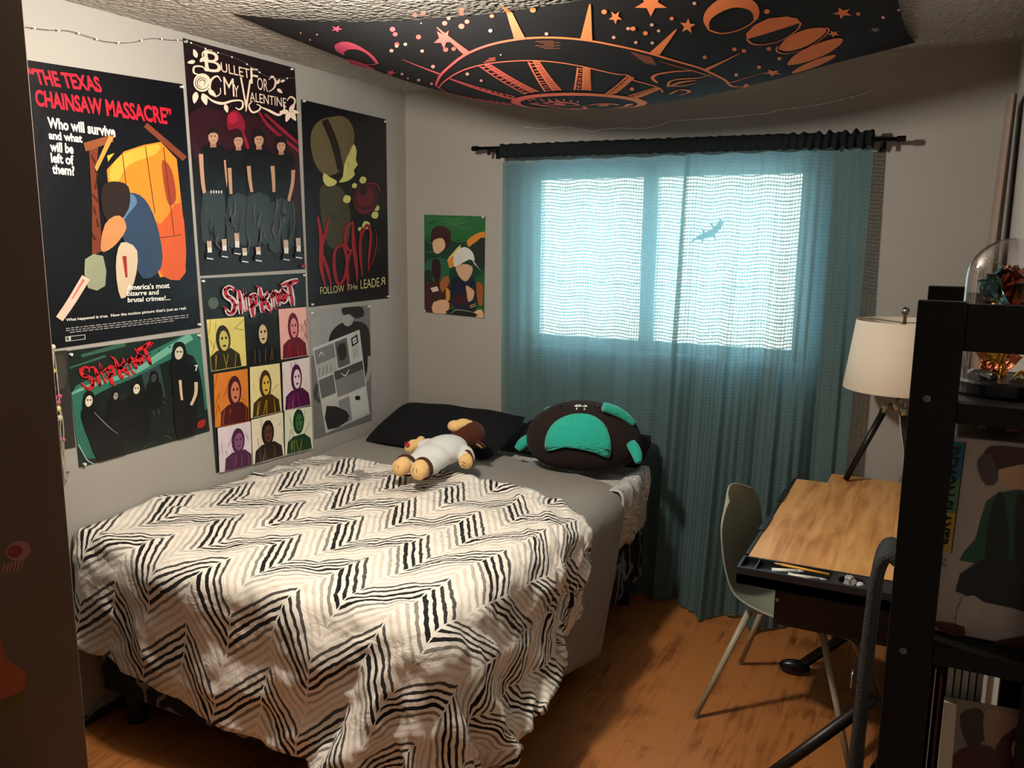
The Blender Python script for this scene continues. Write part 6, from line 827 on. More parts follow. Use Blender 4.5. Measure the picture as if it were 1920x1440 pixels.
# crescent face: closed eye, brow and shading strokes
def zs(pts, w, z=zB): tp.stroke(TI, [z(*q) for q in pts], w)
zs([(250, 530), (218, 500), (240, 478), (300, 465), (380, 455), (470, 452)], [.006, .014, .012, .006])
zs([(318, 555), (325, 525), (370, 508), (440, 502), (530, 495), (620, 462)], [.008, .012, .004]); zs([(330, 550), (400, 525), (500, 512)], [.012, .018, .004]); zs([(335, 548), (420, 545), (510, 525)], [.008, .010, .003])
zs([(330, 600), (380, 575), (440, 575), (450, 590), (390, 605)], .012)
for i in range(10): zs([(75 + 10 * i, 330 + 8 * i), (215 + 3 * i, 368 + 5 * i)], [.001, .0026, .001])
for i in range(14): zs([(265 + 22 * i, 390 + 6 * i), (360 + 20 * i, 420 + 6 * i)], [.001, .0024, .001])
for i in range(6): zs([(1420 + 25 * (i % 3), 246 + 8 * i), (1530 + 40 * (i % 2), 244 + 8 * i)], [.001, .003, .001], zA)
for i in range(3): zs([(1110 + 15 * i, 372 - 12 * i), (1180, 358 - 8 * i)], [.003, .006, .003], zA)
# stars
def star(z, x, y, r, a, m=TI, sq=1):
    tp.poly(m, [z(x + (r if i % 2 == 0 else r * .42) * math.cos(a + i * math.pi / 5), y + sq * (r if i % 2 == 0 else r * .42) * math.sin(a + i * math.pi / 5)) for i in range(10)])
star(zA, 868, 230, 62, .25); star(zA, 1900, 98, 42, .3); star(zA, 228, 168, 36, .1, sq=.6); star(zA, 552, 435, 36, .1, sq=.5)
star(zB, 207, 20, 110, math.pi / 2, sq=.75); star(zB, 443, 163, 52, -.2); star(zB, 1440, 78, 66, .5, sq=.6); star(zB, 1382, 212, 42, .4, sq=.55); star(zB, 990, 462, 60, .4, sq=.4); star(zB, 1650, 190, 40, .4, M('tapestry_grey_print', (120, 116, 112), rough=.8), .5)
# dots
GD = M('tapestry_pale_print', (224, 170, 158), rough=.8)
def dot(z, x, y, r):
    tp.poly(GD if r < 12 else TI, [z(x + r * 1.15 * math.cos(a), y + r * math.sin(a)) for a in (i * 2 * math.pi / 9 for i in range(9))])
for x, y, r in ((697, 87, 13), (747, 76, 13), (979, 53, 13), (977, 75, 14), (900, 103, 11), (876, 137, 14), (1010, 127, 13), (977, 154, 16), (1159, 91, 12), (1150, 179, 11), (563, 170, 15), (579, 203, 13), (719, 219, 14), (589, 262, 13), (588, 272, 10), (640, 261, 10), (557, 299, 11), (741, 304, 10), (882, 295, 14), (930, 290, 12), (1405, 55, 16), (1487, 198, 10), (1833, 65, 15), (1890, 222, 10), (806, 397, 11), (1012, 441, 10), (1095, 480, 8), (620, 440, 8), (720, 476, 9), (655, 468, 6), (797, 500, 8), (735, 136, 4), (1212, 325, 5), (110, 203, 5), (68, 234, 5), (12, 196, 5)): dot(zA, x, y, r)
for x, y, r in ((487, 18, 11), (341, 115, 12), (213, 155, 11), (61, 178, 11), (92, 178, 15), (172, 211, 14), (257, 195, 10), (110, 269, 10), (216, 271, 10), (953, 68, 16), (744, 311, 13), (805, 325, 13), (553, 365, 12), (965, 310, 13), (1033, 372, 12), (902, 427, 12), (756, 476, 11), (820, 550, 14), (85, 570, 12), (1540, 85, 12), (1700, 108, 10), (1800, 60, 8)): dot(zB, x, y, r)
# moon phases
tp.poly(TI, [zB(*q) for q in ((585, 195), (545, 130), (560, 65), (620, 5), (700, -35), (800, -35), (880, 10), (905, 70), (890, 120), (868, 118), (862, 80), (820, 50), (740, 42), (660, 70), (600, 110), (580, 150))], 3)
zs([(585, 192), (660, 212), (760, 195), (850, 150), (893, 100)], .006)
tp.poly(TI, [zB(*q) for q in ((825, 248), (818, 215), (870, 160), (960, 115), (1080, 102), (1150, 115), (1168, 142))])
zs([(825, 248), (860, 278), (940, 282), (1060, 250), (1150, 185), (1170, 140)], .006)
tp.poly(TI, [zB(*q) for q in ((1030, 300), (1090, 235), (1200, 185), (1300, 172), (1335, 188), (1310, 225), (1220, 285), (1110, 322), (1045, 318))], 3)
zs([(1022, 290), (1018, 325), (1080, 340), (1200, 310), (1310, 240), (1352, 190), (1330, 172)], .005)
tp.poly(TI, [zB(*q) for q in ((1085, 405), (1130, 350), (1250, 285), (1380, 243), (1440, 245), (1420, 285), (1330, 345), (1200, 395), (1110, 412))], 3)
tp.poly(TI, [zB(*q) for q in ((1112, 466), (1160, 430), (1270, 380), (1370, 352), (1395, 358), (1340, 395), (1230, 440), (1140, 466))], 3)
tp.poly(TI, [zA(*q) for q in ((275, 330), (228, 305), (215, 270), (260, 248), (320, 255), (390, 290), (450, 335), (478, 375), (465, 378), (420, 330), (360, 297), (300, 295), (272, 312))], 3)
zs([(300, 350), (380, 380), (440, 384), (478, 376)], .005, zA)
tp.poly(TI, [zA(*q) for q in ((260, 345), (330, 358), (400, 382), (460, 412), (400, 405), (310, 378))])
tag(tp.b.build('ceiling_tapestry', tp.mats, None, smooth=False), 'black tapestry with sun, moon phases and stars sagging under the ceiling', 'tapestry')
# ------------------------------------------------------------------ posters on the left wall (printed shapes on flat paper)
LW = lambda x, y: on(0, .003, x, y)
def z_(q, k, ox, oy): return (ox + q[0] * k, oy + q[1] * k)
Z1 = (1 / 3, 0, 0); Z2 = (.375, 320, 60); Z3 = (.375, 40, 480)
PIN = M('clear_pin', (226, 224, 214), rough=.2)
def pins(root, pts, mapf, n):
    for q in pts:
        p = mapf(*q); b = MB(); n_ = Vector(n)
        b.tube([p, p + n_ * .004, p + n_ * .009], [.0045, .003, .005], 10); b.build('push_pin', PIN, root, smooth=False)
def poster(label, corners, paper, z, group='posters on the left wall', mapf=LW, n=(1, 0, 0), name='poster', cat='poster'):
    """returns (root, print layer object helper)"""
    f = Flat(mapf, n, z); f.sheet(ink(paper), corners)
    c = [f.P(q) for q in corners]; ctr = sum(c, Vector()) / 4
    root = thing(name, ctr, label, cat, group); f.root = root
    return f
def done(f, pp, mapf=LW, n=(1, 0, 0)):
    f.build('printed_sheet', f.root); pins(f.root, pp, mapf, n)

def drip(f, c, strokes, tl, tr, bl, w, out=None):
    """brush lettering given as strokes in a unit box"""
    mp = lambda q: (tl[0] + (tr[0] - tl[0]) * q[0] + (bl[0] - tl[0]) * q[1], tl[1] + (tr[1] - tl[1]) * q[0] + (bl[1] - tl[1]) * q[1])
    if out:
        for s in strokes: f.stroke(out, [mp(q) for q in s], [w * 1.1, w * 1.9, w * 1.9, w * 1.1], 3, 0)
        f.k += 1
    for s in strokes: f.stroke(c, [mp(q) for q in s], [w * .35, w * 1.15, w * .8, w * 1.2, w * .25], 3, 0)
    rr = random.Random(3)
    for s in strokes:      # thorns
        for q in s:
            a = rr.uniform(0, 6.28); p = mp(q); l = w * rr.uniform(.9, 1.6); f.stroke(c, [p, (p[0] + math.cos(a) * l, p[1] + math.sin(a) * l)], [w * .7, w * .1], 0, 0)
SLIP = [[(.13, .14), (.08, .06), (.02, .14), (.03, .34), (.10, .48), (.13, .66), (.10, .88), (.04, .92), (.01, .78)],
        [(.20, .2), (.21, .55), (.205, .98)], [(.275, .44), (.28, .92)], [(.272, .3), (.283, .34)],
        [(.35, .40), (.365, .75), (.37, 1.12)], [(.35, .42), (.41, .40), (.43, .55), (.41, .70), (.37, .72)],
        [(.49, .16), (.50, .6), (.505, 1.0)], [(.60, .36), (.56, .52), (.51, .60)], [(.53, .58), (.58, .75), (.62, .95)],
        [(.65, .40), (.66, .86)], [(.65, .52), (.69, .38), (.72, .46), (.735, .84)],
        [(.80, .30), (.775, .45), (.79, .66), (.83, .64), (.84, .45), (.80, .30)],
        [(.80, .16), (.90, .10), (1.03, .03)], [(.90, .10), (.915, .5), (.93, .88)]]

# 1 film poster
f = poster('large black film poster with red title and orange doorway art, nearest the hall', [(32, 318), (1029, 474), (1131, 1842), (262, 1968)], (10, 11, 17), (1 / 3, 0, 0))
f.zz = (1, 0, 0)
RED = (206, 34, 52)
f.text(RED, '\u201cTHE TEXAS', (51, 126), (184, 143), (60, 157), .03)
f.text(RED, 'CHAINSAW MASSACRE\u201d', (64, 167), (320, 203), (68, 199), .03)
for t, a, b_, c in (('Who will survive', (88, 219), (215, 237), (90, 240)), ('and what', (90, 245), (153, 252), (92, 261)), ('will be', (93, 265), (137, 270), (94, 284)), ('left of', (94, 286), (137, 291), (96, 305)), ('them?', (97, 307), (139, 311), (98, 326))):
    f.text((232, 228, 216), t, a, b_, c, .035)
# orange planked door, posts and a plain group of coloured shapes
f.poly((226, 132, 40), [(200, 318), (232, 284), (268, 272), (301, 266), (331, 298), (342, 400), (348, 510), (300, 520), (262, 430), (205, 372)])
f.poly((198, 84, 36), [(262, 395), (300, 420), (338, 380), (347, 512), (306, 518), (285, 470)], 3)
f.poly((150, 60, 36), [(304, 300), (322, 320), (330, 372), (316, 384), (306, 340)], 3)
f.poly((236, 166, 62), [(205, 320), (232, 288), (296, 270), (290, 290), (240, 310), (215, 350)], 3)
for a, b_ in (((229, 288), (240, 380)), ((272, 274), (290, 400)), ((306, 276), (326, 440)), ((300, 446), (340, 440))): f.stroke((96, 44, 22), [a, b_], 1.6)
f.poly((110, 52, 32), [(166, 276), (184, 268), (180, 330), (192, 470), (172, 480), (172, 380)]); f.poly((132, 74, 44), [(156, 268), (212, 252), (212, 266), (160, 284)])
f.stroke((196, 140, 70), [(208, 256), (178, 320)], [9, 7]); f.stroke((120, 60, 40), [(272, 234), (346, 298)], [10, 11]); f.poly((222, 168, 60), [(200, 292), (214, 287), (202, 303)])
for i in range(7): f.stroke((60, 28, 18), [(170 + i % 3 * 5, 290 + 24 * i), (178 + i % 2 * 6, 306 + 24 * i)], [2, 4])
f.poly((44, 62, 88), [(226, 372), (252, 362), (278, 384), (298, 440), (302, 500), (268, 522), (240, 470), (222, 420)], 3)
f.poly((84, 116, 146), [(226, 374), (246, 364), (256, 380), (240, 400), (228, 418), (220, 412)], 3)
f.poly((40, 28, 26), [(190, 352), (212, 340), (240, 350), (240, 392), (214, 420), (192, 400)], 3)
f.poly((190, 130, 82), [(196, 420), (222, 404), (236, 428), (212, 462), (188, 470)], 3)
f.poly((196, 176, 150), [(226, 455), (256, 470), (250, 530), (226, 560), (216, 500)], 3); f.stroke((150, 40, 40), [(232, 480), (236, 520)], [8, 4])
f.poly((138, 142, 118), [(158, 486), (192, 480), (196, 536), (164, 540)], 2)
f.stroke((224, 184, 166), [(160, 520), (132, 566), (110, 598)], [17, 16, 15]); f.stroke((196, 110, 104), [(156, 524), (134, 560)], [5, 3])
for t, a, b_, c in (('America\u2019s most', (236, 534), (316, 530), (237, 544)), ('bizarre and', (237, 546), (296, 543), (237, 555)), ('brutal crimes!...', (238, 558), (318, 553.5), (238, 567))): f.text((232, 230, 222), t, a, b_, c, .02)
f.text((232, 230, 222), 'What happened is true.  Now the motion picture that\u2019s just as real.', (122, 597), (348, 574.5), (123, 604), .015)
for j in range(3):
    x = 122 + 8 * (j == 2)
    while x < 350 - 30 * (j == 2): l = random.uniform(4, 11); y = 616 + 4 * j - (x - 122) * .112; f.stroke((150, 148, 146), [(x, y), (min(x + l, 352), y - l * .112)], 1.7, 0, 0); x += l + 2.2
f.k += 1
f.poly((200, 198, 192), [(121, 631), (158, 627), (158.4, 636), (121.5, 640.5)]); f.poly((14, 14, 18), [(131, 631), (157, 628), (157.4, 635), (131.4, 638.6)]); f.text((14, 14, 18), 'R', (123, 632), (129, 631.3), (123.4, 639), .03)
done(f, [(339, 163), (372, 608)])

# 2 band poster with a cream floral title
f = poster('tall black band poster with cream floral title over four people in black', [(62, 30), (620, 180), (672, 1185), (148, 1218)], (20, 15, 18), Z2)
f.poly((48, 18, 26), [(90, 420), (300, 380), (640, 560), (660, 900), (400, 760), (160, 700)], 3); f.poly((30, 18, 22), [(80, 60), (400, 130), (600, 200), (600, 420), (300, 400), (100, 330)], 3)
f.poly((132, 24, 46), [(280, 440), (300, 400), (335, 395), (370, 450), (365, 500), (330, 480), (290, 490)], 3); f.oval((168, 36, 60), 310, 430, 26, 30)
for q in ([(440, 400), (500, 480), (645, 600)], [(470, 410), (560, 490), (640, 560)], [(360, 500), (380, 560), (390, 600)]): f.stroke((140, 30, 50), q, [10, 16, 12])
SK = (184, 142, 114); SK2 = (162, 120, 96); HR = (28, 20, 18); SH = (16, 15, 17); PT = (44, 52, 54); PT2 = (58, 64, 66)
def person(x, y, s, hair, w, arms, long_=False, legs=True):
    hx, hy = x, y
    if long_: f.poly(hair, [(hx - 30 * s, hy - 42 * s), (hx, hy - 58 * s), (hx + 30 * s, hy - 40 * s), (hx + 36 * s, hy + 55 * s), (hx - 34 * s, hy + 55 * s)], 3)
    f.poly(SH, [(hx - w * .28, hy + 42 * s), (hx + w * .28, hy + 42 * s), (hx + w * .52, hy + 75 * s), (hx + w * .46, hy + 250 * s), (hx + w * .42, hy + 300), (hx - w * .42, hy + 300), (hx - w * .46, hy + 220 * s), (hx - w * .52, hy + 75 * s)], 3)
    f.poly(SK2, [(hx - 13 * s, hy + 20 * s), (hx + 13 * s, hy + 20 * s), (hx + 16 * s, hy + 52 * s), (hx - 16 * s, hy + 52 * s)]); f.oval(SK, hx, hy, 25 * s, 36 * s)
    f.poly(hair, [(hx - 27 * s, hy - 8 * s), (hx - 20 * s, hy - 34 * s), (hx, hy - 44 * s), (hx + 22 * s, hy - 34 * s), (hx + 27 * s, hy - 6 * s), (hx + 14 * s, hy - 20 * s), (hx - 12 * s, hy - 20 * s)], 3)
    for q in ((-10, -4), (9, -4)): f.oval((50, 36, 30), hx + q[0] * s, hy + q[1] * s, 5 * s, 2.6 * s)
    f.stroke((120, 80, 66), [(hx - 7 * s, hy + 17 * s), (hx + 7 * s, hy + 17 * s)], 3 * s)
    for side, pts in arms: f.stroke(SK, pts, [22 * s, 19 * s, 15 * s])
    if legs:
        f.poly(PT, [(hx - w * .44, hy + 285), (hx + w * .44, hy + 285), (hx + w * .46, hy + 500), (hx + 6, hy + 510), (hx, hy + 380), (hx - 8, hy + 520), (hx - w * .48, hy + 510)], 2)
    for sx_ in (-.26, .26): pass
person(212, 525, 1.0, HR, 120, [(0, [(150, 610), (155, 700), (165, 790), (185, 850)]), (1, [(275, 640), (282, 730), (292, 800)])])
person(337, 545, .9, (36, 24, 20), 120, [(0, [(292, 680), (296, 750), (300, 810)])])
person(550, 570, .85, HR, 130, [(1, [(610, 690), (606, 760), (590, 830), (585, 870)])], True)
person(438, 540, .92, HR, 124, [(0, [(386, 670), (392, 740), (402, 800)]), (1, [(505, 670), (510, 740), (512, 800)])], True)
for x, y, h in ((188, 1045, 60), (262, 1035, 60), (325, 1005, 75), (632, 1030, 70), (570, 1040, 70), (362, 1080, 40), (430, 1075, 40)):
    f.stroke((186, 160, 140), [(x, y), (x + 3, y + h)], [24, 20]); f.stroke((214, 210, 204), [(x + 2, y + h * .55), (x + 3, y + h)], [22, 20]); f.poly((22, 22, 24), [(x - 12, y + h), (x + 16, y + h), (x + 24, y + h + 32), (x - 16, y + h + 28)], 2); f.stroke((206, 204, 198), [(x - 12, y + h + 26), (x + 20, y + h + 31)], 6)
rr = random.Random(5)
for i in range(26): x = rr.uniform(170, 620); y = rr.uniform(800, 1010); f.stroke(rr.choice([(70, 80, 82), (56, 64, 66), (84, 70, 72)]), [(x, y), (x + rr.uniform(-15, 15), y + rr.uniform(30, 70)), (x + rr.uniform(-25, 25), y + rr.uniform(80, 120))], [2, rr.uniform(4, 12), 2], 4, 0)
f.k += 1
for x in range(195, 260, 13): f.oval((190, 188, 180), x, 800, 4, 8)
CRM = (240, 214, 192)
def tt(t, a, b_, c): f.text(CRM, t, a, b_, c, .0)
tt('B', (158, 92), (240, 104), (165, 196)); tt('ULLET', (242, 152), (385, 186), (246, 200)); tt('F', (390, 178), (428, 186), (392, 258)); tt('OR', (424, 226), (476, 238), (426, 288))
tt('M', (254, 224), (306, 234), (260, 314)); tt('Y', (306, 262), (332, 270), (308, 322)); tt('V', (338, 226), (394, 240), (342, 390)); tt('ALENTINE', (386, 300), (568, 332), (388, 346))
for q, w_ in (([(160, 150), (150, 110), (175, 92), (200, 95)], [4, 9, 4]), ([(178, 130), (175, 170), (190, 200)], [4, 9, 4]), ([(135, 215), (108, 205), (110, 175), (150, 175), (165, 195)], [4, 10, 8, 4]), ([(245, 250), (225, 222), (195, 240), (188, 285), (210, 322), (238, 310), (240, 280)], [4, 11, 6, 4]),
              ([(165, 315), (200, 345), (250, 358), (300, 345), (345, 345), (352, 372), (335, 388), (315, 378)], [4, 14, 8, 10, 4]), ([(400, 345), (382, 370), (400, 402), (432, 392), (440, 372), (420, 362)], [4, 10, 8, 3]), ([(440, 375), (480, 392), (530, 415), (556, 395), (560, 360)], [4, 13, 11, 4]),
              ([(482, 240), (498, 222), (515, 245), (508, 280), (480, 300)], [3, 9, 9, 3]), ([(572, 345), (590, 325), (612, 340), (606, 368), (588, 378)], [3, 9, 8, 3]), ([(372, 350), (365, 400)], [5, 2])):
    f.stroke(CRM, q, w_, 6)
f.oval(CRM, 148, 254, 44, 46)
for r_, a0 in ((34, .2), (24, 1.6), (14, 3.0)): f.stroke((60, 30, 34), [(148 + r_ * math.cos(a0 + k * .55), 254 + r_ * math.sin(a0 + k * .55)) for k in range(9)], [2, 5, 2])
def leaf(x, y, l, a, wd=.42):
    c_, s_ = math.cos(R_(a)), math.sin(R_(a)); f.poly(CRM, [(x + u * l * c_ - v * l * s_, y + u * l * s_ + v * l * c_) for u, v in ((0, 0), (.4, wd * .6), (1, 0), (.4, -wd * .6))], 4)
for q in ((118, 300, 60, 100), (150, 308, 62, 72), (178, 290, 50, 40), (120, 130, 46, -110), (135, 150, 40, -40), (112, 148, 40, 170), (262, 362, 44, 75), (585, 400, 48, -60), (585, 400, 54, 110), (590, 400, 52, 60), (580, 398, 48, 175), (598, 395, 36, 20), (520, 262, 30, -60), (522, 285, 34, 40), (538, 250, 26, -20)): leaf(*q)
f.oval((150, 30, 44), 655, 1170, 12, 7)
done(f, [(72, 48), (603, 186), (660, 1172)], lambda x, y: LW(*z_((x, y), *Z2)))

# 3 dark poster with red hand-drawn lettering
f = poster('black poster with olive shapes and dripping red hand-drawn lettering, nearest the corner', [(652, 337), (1077, 437), (1090, 1330), (690, 1375)], (15, 15, 17), Z2)
OL = (98, 86, 58)
f.poly((62, 58, 42), [(745, 790), (800, 760), (860, 790), (892, 880), (900, 960), (880, 1060), (800, 1080), (762, 980)], 3)
f.poly(OL, [(700, 520), (735, 450), (800, 425), (870, 425), (912, 480), (915, 560), (880, 640), (840, 700), (770, 715), (715, 640)], 4)
f.stroke((28, 18, 18), [(770, 440), (820, 560), (850, 690)], [34, 36, 30]); f.stroke((58, 26, 24), [(782, 450), (822, 560)], [4, 6])
f.poly((196, 190, 110), [(915, 560), (930, 600), (925, 640), (935, 665), (915, 690), (920, 715), (885, 745), (840, 752), (860, 725), (866, 670), (885, 620)], 2); f.poly((196, 190, 110), [(765, 705), (795, 725), (830, 745), (820, 765), (785, 772), (762, 745)], 2)
for x, y, r_ in ((918, 768, 13), (960, 740, 18), (880, 835, 20), (1028, 880, 15), (1020, 915, 18), (975, 965, 20), (945, 985, 10)): f.poly((196, 190, 110), [(x - r_, y + r_ * .3), (x - r_ * .3, y - r_), (x + r_, y - r_ * .5), (x + r_ * .7, y + r_ * .8), (x - r_ * .2, y + r_)], 2)
f.oval((58, 16, 22), 972, 836, 66, 82, 10); f.oval((92, 22, 30), 972, 825, 44, 52, 10); f.oval((34, 10, 14), 962, 790, 22, 26); f.stroke((110, 30, 40), [(920, 870), (960, 900), (1005, 885)], [4, 12, 4]); f.stroke((120, 34, 46), [(985, 755), (1030, 765), (1048, 810)], [3, 9, 3])
rr = random.Random(2)
for i in range(34): x = rr.uniform(712, 905); y = rr.uniform(470, 700); f.stroke((58, 50, 34), [(x, y), (x + rr.uniform(-14, 8), y + rr.uniform(14, 34))], [1, 3, 1], 0, 0)
for i in range(20): x = rr.uniform(780, 880); y = rr.uniform(800, 1030); f.stroke((30, 30, 26), [(x, y), (x + rr.uniform(-22, 22), y + rr.uniform(18, 46))], [1, 5, 1], 0, 0)
f.k += 1
KR = (142, 30, 40)
for q, w_ in (([(733, 925), (752, 1040), (750, 1170), (772, 1272)], [10, 22, 20, 6]), ([(792, 925), (768, 1020), (748, 1095)], [8, 16, 12]), ([(748, 1090), (780, 1180), (802, 1275)], [12, 18, 5]), ([(850, 1062), (818, 1100), (818, 1200), (838, 1262), (868, 1225), (880, 1140), (862, 1070), (850, 1062)], [10, 17, 14, 17, 10]),
              ([(908, 945), (912, 1060), (925, 1160), (930, 1248)], [10, 20, 18, 6]), ([(908, 955), (878, 975), (872, 1050), (888, 1090), (912, 1085)], [8, 15, 13, 8]), ([(900, 1090), (880, 1160), (884, 1240), (880, 1300)], [10, 16, 14, 4]), ([(950, 985), (945, 1090), (955, 1220)], [8, 16, 6]), ([(950, 1030), (978, 965), (998, 1010), (990, 1110), (985, 1195)], [8, 14, 14, 12, 5]), ([(985, 1195), (1012, 1130), (1028, 1050), (1020, 985)], [3, 5, 4])):
    f.stroke(KR, q, w_, 6)
YL = (196, 190, 128)
f.text(YL, 'FOLLOW', (744, 1276), (864, 1264), (746, 1312)); f.text(YL, 'THe', (880, 1264), (930, 1258), (882, 1292)); f.text(YL, 'LEADE', (946, 1240), (1040, 1228), (948, 1284)); f.text(YL, 'R', (1068, 1224), (1044, 1228), (1070, 1262))
done(f, [(664, 346), (1070, 448), (706, 1362), (1084, 1322)], lambda x, y: LW(*z_((x, y), *Z2)))

# 4 nine-portrait band poster
f = poster('white-tiled band poster with nine coloured portraits below red jagged lettering', [(897, 112), (1420, 85), (1452, 965), (975, 1085)], (26, 30, 28), Z3)
rr = random.Random(8)
for i in range(60): x = rr.uniform(905, 1410); y = rr.uniform(112, 290); f.stroke(rr.choice([(90, 110, 96), (150, 160, 150), (60, 80, 66), (200, 204, 198)]), [(x, y), (x + rr.uniform(-30, 30), y + rr.uniform(-25, 25))], [1, rr.uniform(2, 8), 1], 0, 0)
f.k += 1; f.oval((74, 88, 74), 960, 235, 26, 30); f.oval((46, 56, 48), 1120, 270, 40, 30)
def tile(q, bgc, dark, mid, face, hx=.5, hy=.38):
    f.poly(bgc, q); tl, tr, br, bl = q
    mp = lambda u, v: ((1 - u) * (1 - v) * tl[0] + u * (1 - v) * tr[0] + u * v * br[0] + (1 - u) * v * bl[0], (1 - u) * (1 - v) * tl[1] + u * (1 - v) * tr[1] + u * v * br[1] + (1 - u) * v * bl[1])
    r2 = random.Random(int(q[0][0] + q[0][1])); cl = lambda v: max(0.01, min(.99, v))
    for i in range(7): u = r2.uniform(0, 1); v = r2.uniform(0, .6); f.stroke(mid, [mp(cl(u), cl(v)), mp(cl(u + r2.uniform(-.3, .3)), cl(v + r2.uniform(.05, .35)))], [2, r2.uniform(3, 14), 2], 0, 0)
    f.k += 1
    f.poly(dark, [mp(cl(a), cl(b_)) for a, b_ in ((hx - .44, 1), (hx - .4, .72), (hx - .2, .62), (hx + .2, .6), (hx + .42, .74), (hx + .46, 1))])
    f.poly(dark, [mp(cl(hx + .2 * math.cos(a)), cl(hy + .29 * math.sin(a))) for a in (i * .4 for i in range(16))])
    f.poly(face, [mp(cl(hx + .02 + .13 * math.cos(a)), cl(hy + .02 + .2 * math.sin(a))) for a in (i * .4 for i in range(16))])
    for e in (-.05, .06): f.poly(dark, [mp(cl(hx + .02 + e + .03 * math.cos(a)), cl(hy - .03 + .03 * math.sin(a))) for a in (i * .8 for i in range(8))])
    f.poly(dark, [mp(cl(hx + .02 + .05 * math.cos(a)), cl(hy + .12 + .02 * math.sin(a))) for a in (i * .8 for i in range(8))])
    for i in range(5): u = hx + r2.uniform(-.35, .35); f.stroke(mid, [mp(cl(u), .7), mp(cl(u + r2.uniform(-.1, .1)), .97)], [2, 7, 3], 0, 0)
    f.k += 1
tile([(925, 318), (1113, 303), (1126, 548), (950, 578)], (210, 196, 110), (40, 34, 14), (170, 150, 40), (190, 176, 90), .4, .42)
tile([(1116, 303), (1281, 285), (1294, 521), (1129, 550)], (24, 22, 18), (10, 9, 8), (120, 80, 40), (196, 170, 130))
tile([(1284, 266), (1422, 255), (1433, 497), (1297, 518)], (226, 170, 160), (96, 16, 30), (160, 40, 56), (214, 130, 140))
tile([(958, 590), (1128, 563), (1136, 828), (966, 858)], (206, 120, 44), (70, 20, 24), (160, 70, 30), (196, 120, 90), .6)
tile([(1139, 556), (1288, 536), (1299, 778), (1144, 812)], (222, 206, 150), (60, 40, 10), (196, 160, 50), (200, 170, 70))
tile([(1299, 532), (1436, 505), (1447, 744), (1307, 774)], (222, 208, 206), (74, 20, 60), (150, 60, 120), (220, 200, 204))
tile([(976, 860), (1141, 826), (1149, 1046), (986, 1083)], (220, 206, 214), (70, 24, 64), (140, 70, 120), (130, 80, 120), .6)
tile([(1144, 819), (1302, 780), (1310, 998), (1152, 1042)], (226, 216, 190), (26, 14, 12), (120, 90, 60), (90, 50, 40))
tile([(1309, 773), (1447, 750), (1452, 962), (1313, 996)], (220, 222, 196), (20, 56, 30), (150, 150, 60), (60, 100, 60), .5, .3)
drip(f, (170, 30, 56), SLIP, (1004, 150), (1366, 116), (1016, 300), 17, (206, 200, 196))
done(f, [(905, 125), (1412, 96)], lambda x, y: LW(*z_((x, y), *Z3)))

# 5 green band poster
f = poster('wide dark green band poster with slanted red lettering, low beside the bed', [(228, 475), (893, 385), (942, 875), (290, 1058)], (22, 34, 30), Z3)
f.poly((44, 104, 88), [(250, 690), (330, 620), (560, 520), (800, 400), (888, 388), (930, 760), (700, 900), (420, 990), (330, 1010), (270, 900)], 2)
f.poly((18, 26, 24), [(300, 780), (380, 690), (560, 610), (740, 520), (860, 500), (910, 700), (880, 860), (560, 960), (400, 980), (330, 900)], 3)
f.stroke((106, 164, 144), [(250, 690), (340, 650), (560, 580), (720, 480), (850, 400)], [10, 20, 26, 34, 40], 6); f.stroke((44, 104, 88), [(262, 720), (280, 900), (350, 1010)], [40, 50, 20], 6)
f.stroke((150, 190, 176), [(285, 940), (330, 1020), (370, 1040)], [4, 6, 4], 6); f.stroke((54, 92, 74), [(240, 560), (420, 500)], [8, 12]); f.stroke((54, 92, 74), [(300, 500), (520, 440)], [16, 22])
for x in (640, 690, 740): f.oval((30, 60, 52), x, 490 - (x - 640) * .35, 5, 5)
f.poly((44, 60, 62), [(600, 590), (690, 540), (720, 700), (640, 760)]); rr = random.Random(4)
for i in range(60): x = rr.uniform(420, 900); y = rr.uniform(690, 940); f.stroke(rr.choice([(96, 120, 90), (60, 84, 64), (140, 156, 120), (44, 60, 48)]), [(x, y), (x + rr.uniform(-50, 50), y + rr.uniform(-34, 34))], [1, rr.uniform(2, 7), 1], 0, 0)
for i in range(40): x = rr.uniform(400, 760); y = rr.uniform(600, 760); f.stroke(rr.choice([(70, 84, 80), (40, 52, 50), (100, 110, 106)]), [(x, y), (x + rr.uniform(-18, 18), y + rr.uniform(-24, 24))], [1, 4, 1], 0, 0)
f.k += 1
def fig(hx, hy, s, body, face=(206, 198, 178), hair=(14, 14, 14)):
    f.poly((13, 13, 14), [(hx + a * s, hy + b_ * s) for a, b_ in body], 2); f.poly(hair, [(hx - 26 * s, hy - 34 * s), (hx, hy - 52 * s), (hx + 28 * s, hy - 34 * s), (hx + 34 * s, hy + 50 * s), (hx - 30 * s, hy + 46 * s)], 3); f.oval(face, hx, hy, 19 * s, 30 * s, 10)
    f.oval((30, 26, 24), hx - 7 * s, hy - 6 * s, 5 * s, 4 * s); f.oval((30, 26, 24), hx + 8 * s, hy - 6 * s, 5 * s, 4 * s)
fig(575, 665, .85, [(-60, 40), (50, 36), (80, 140), (60, 300), (-60, 300), (-90, 140)]); fig(470, 700, .6, [(-60, 40), (50, 36), (80, 180), (60, 400), (-60, 400), (-70, 180)], (150, 140, 124))
fig(660, 610, .7, [(-50, 40), (50, 36), (60, 200), (-50, 220)], (60, 60, 60))
fig(335, 725, .95, [(-40, 50), (40, 48), (120, 140), (200, 290), (190, 330), (60, 330), (0, 200), (-30, 120)], (214, 206, 184)); f.stroke((140, 140, 136), [(360, 780), (430, 850), (480, 890)], [3, 4, 2])
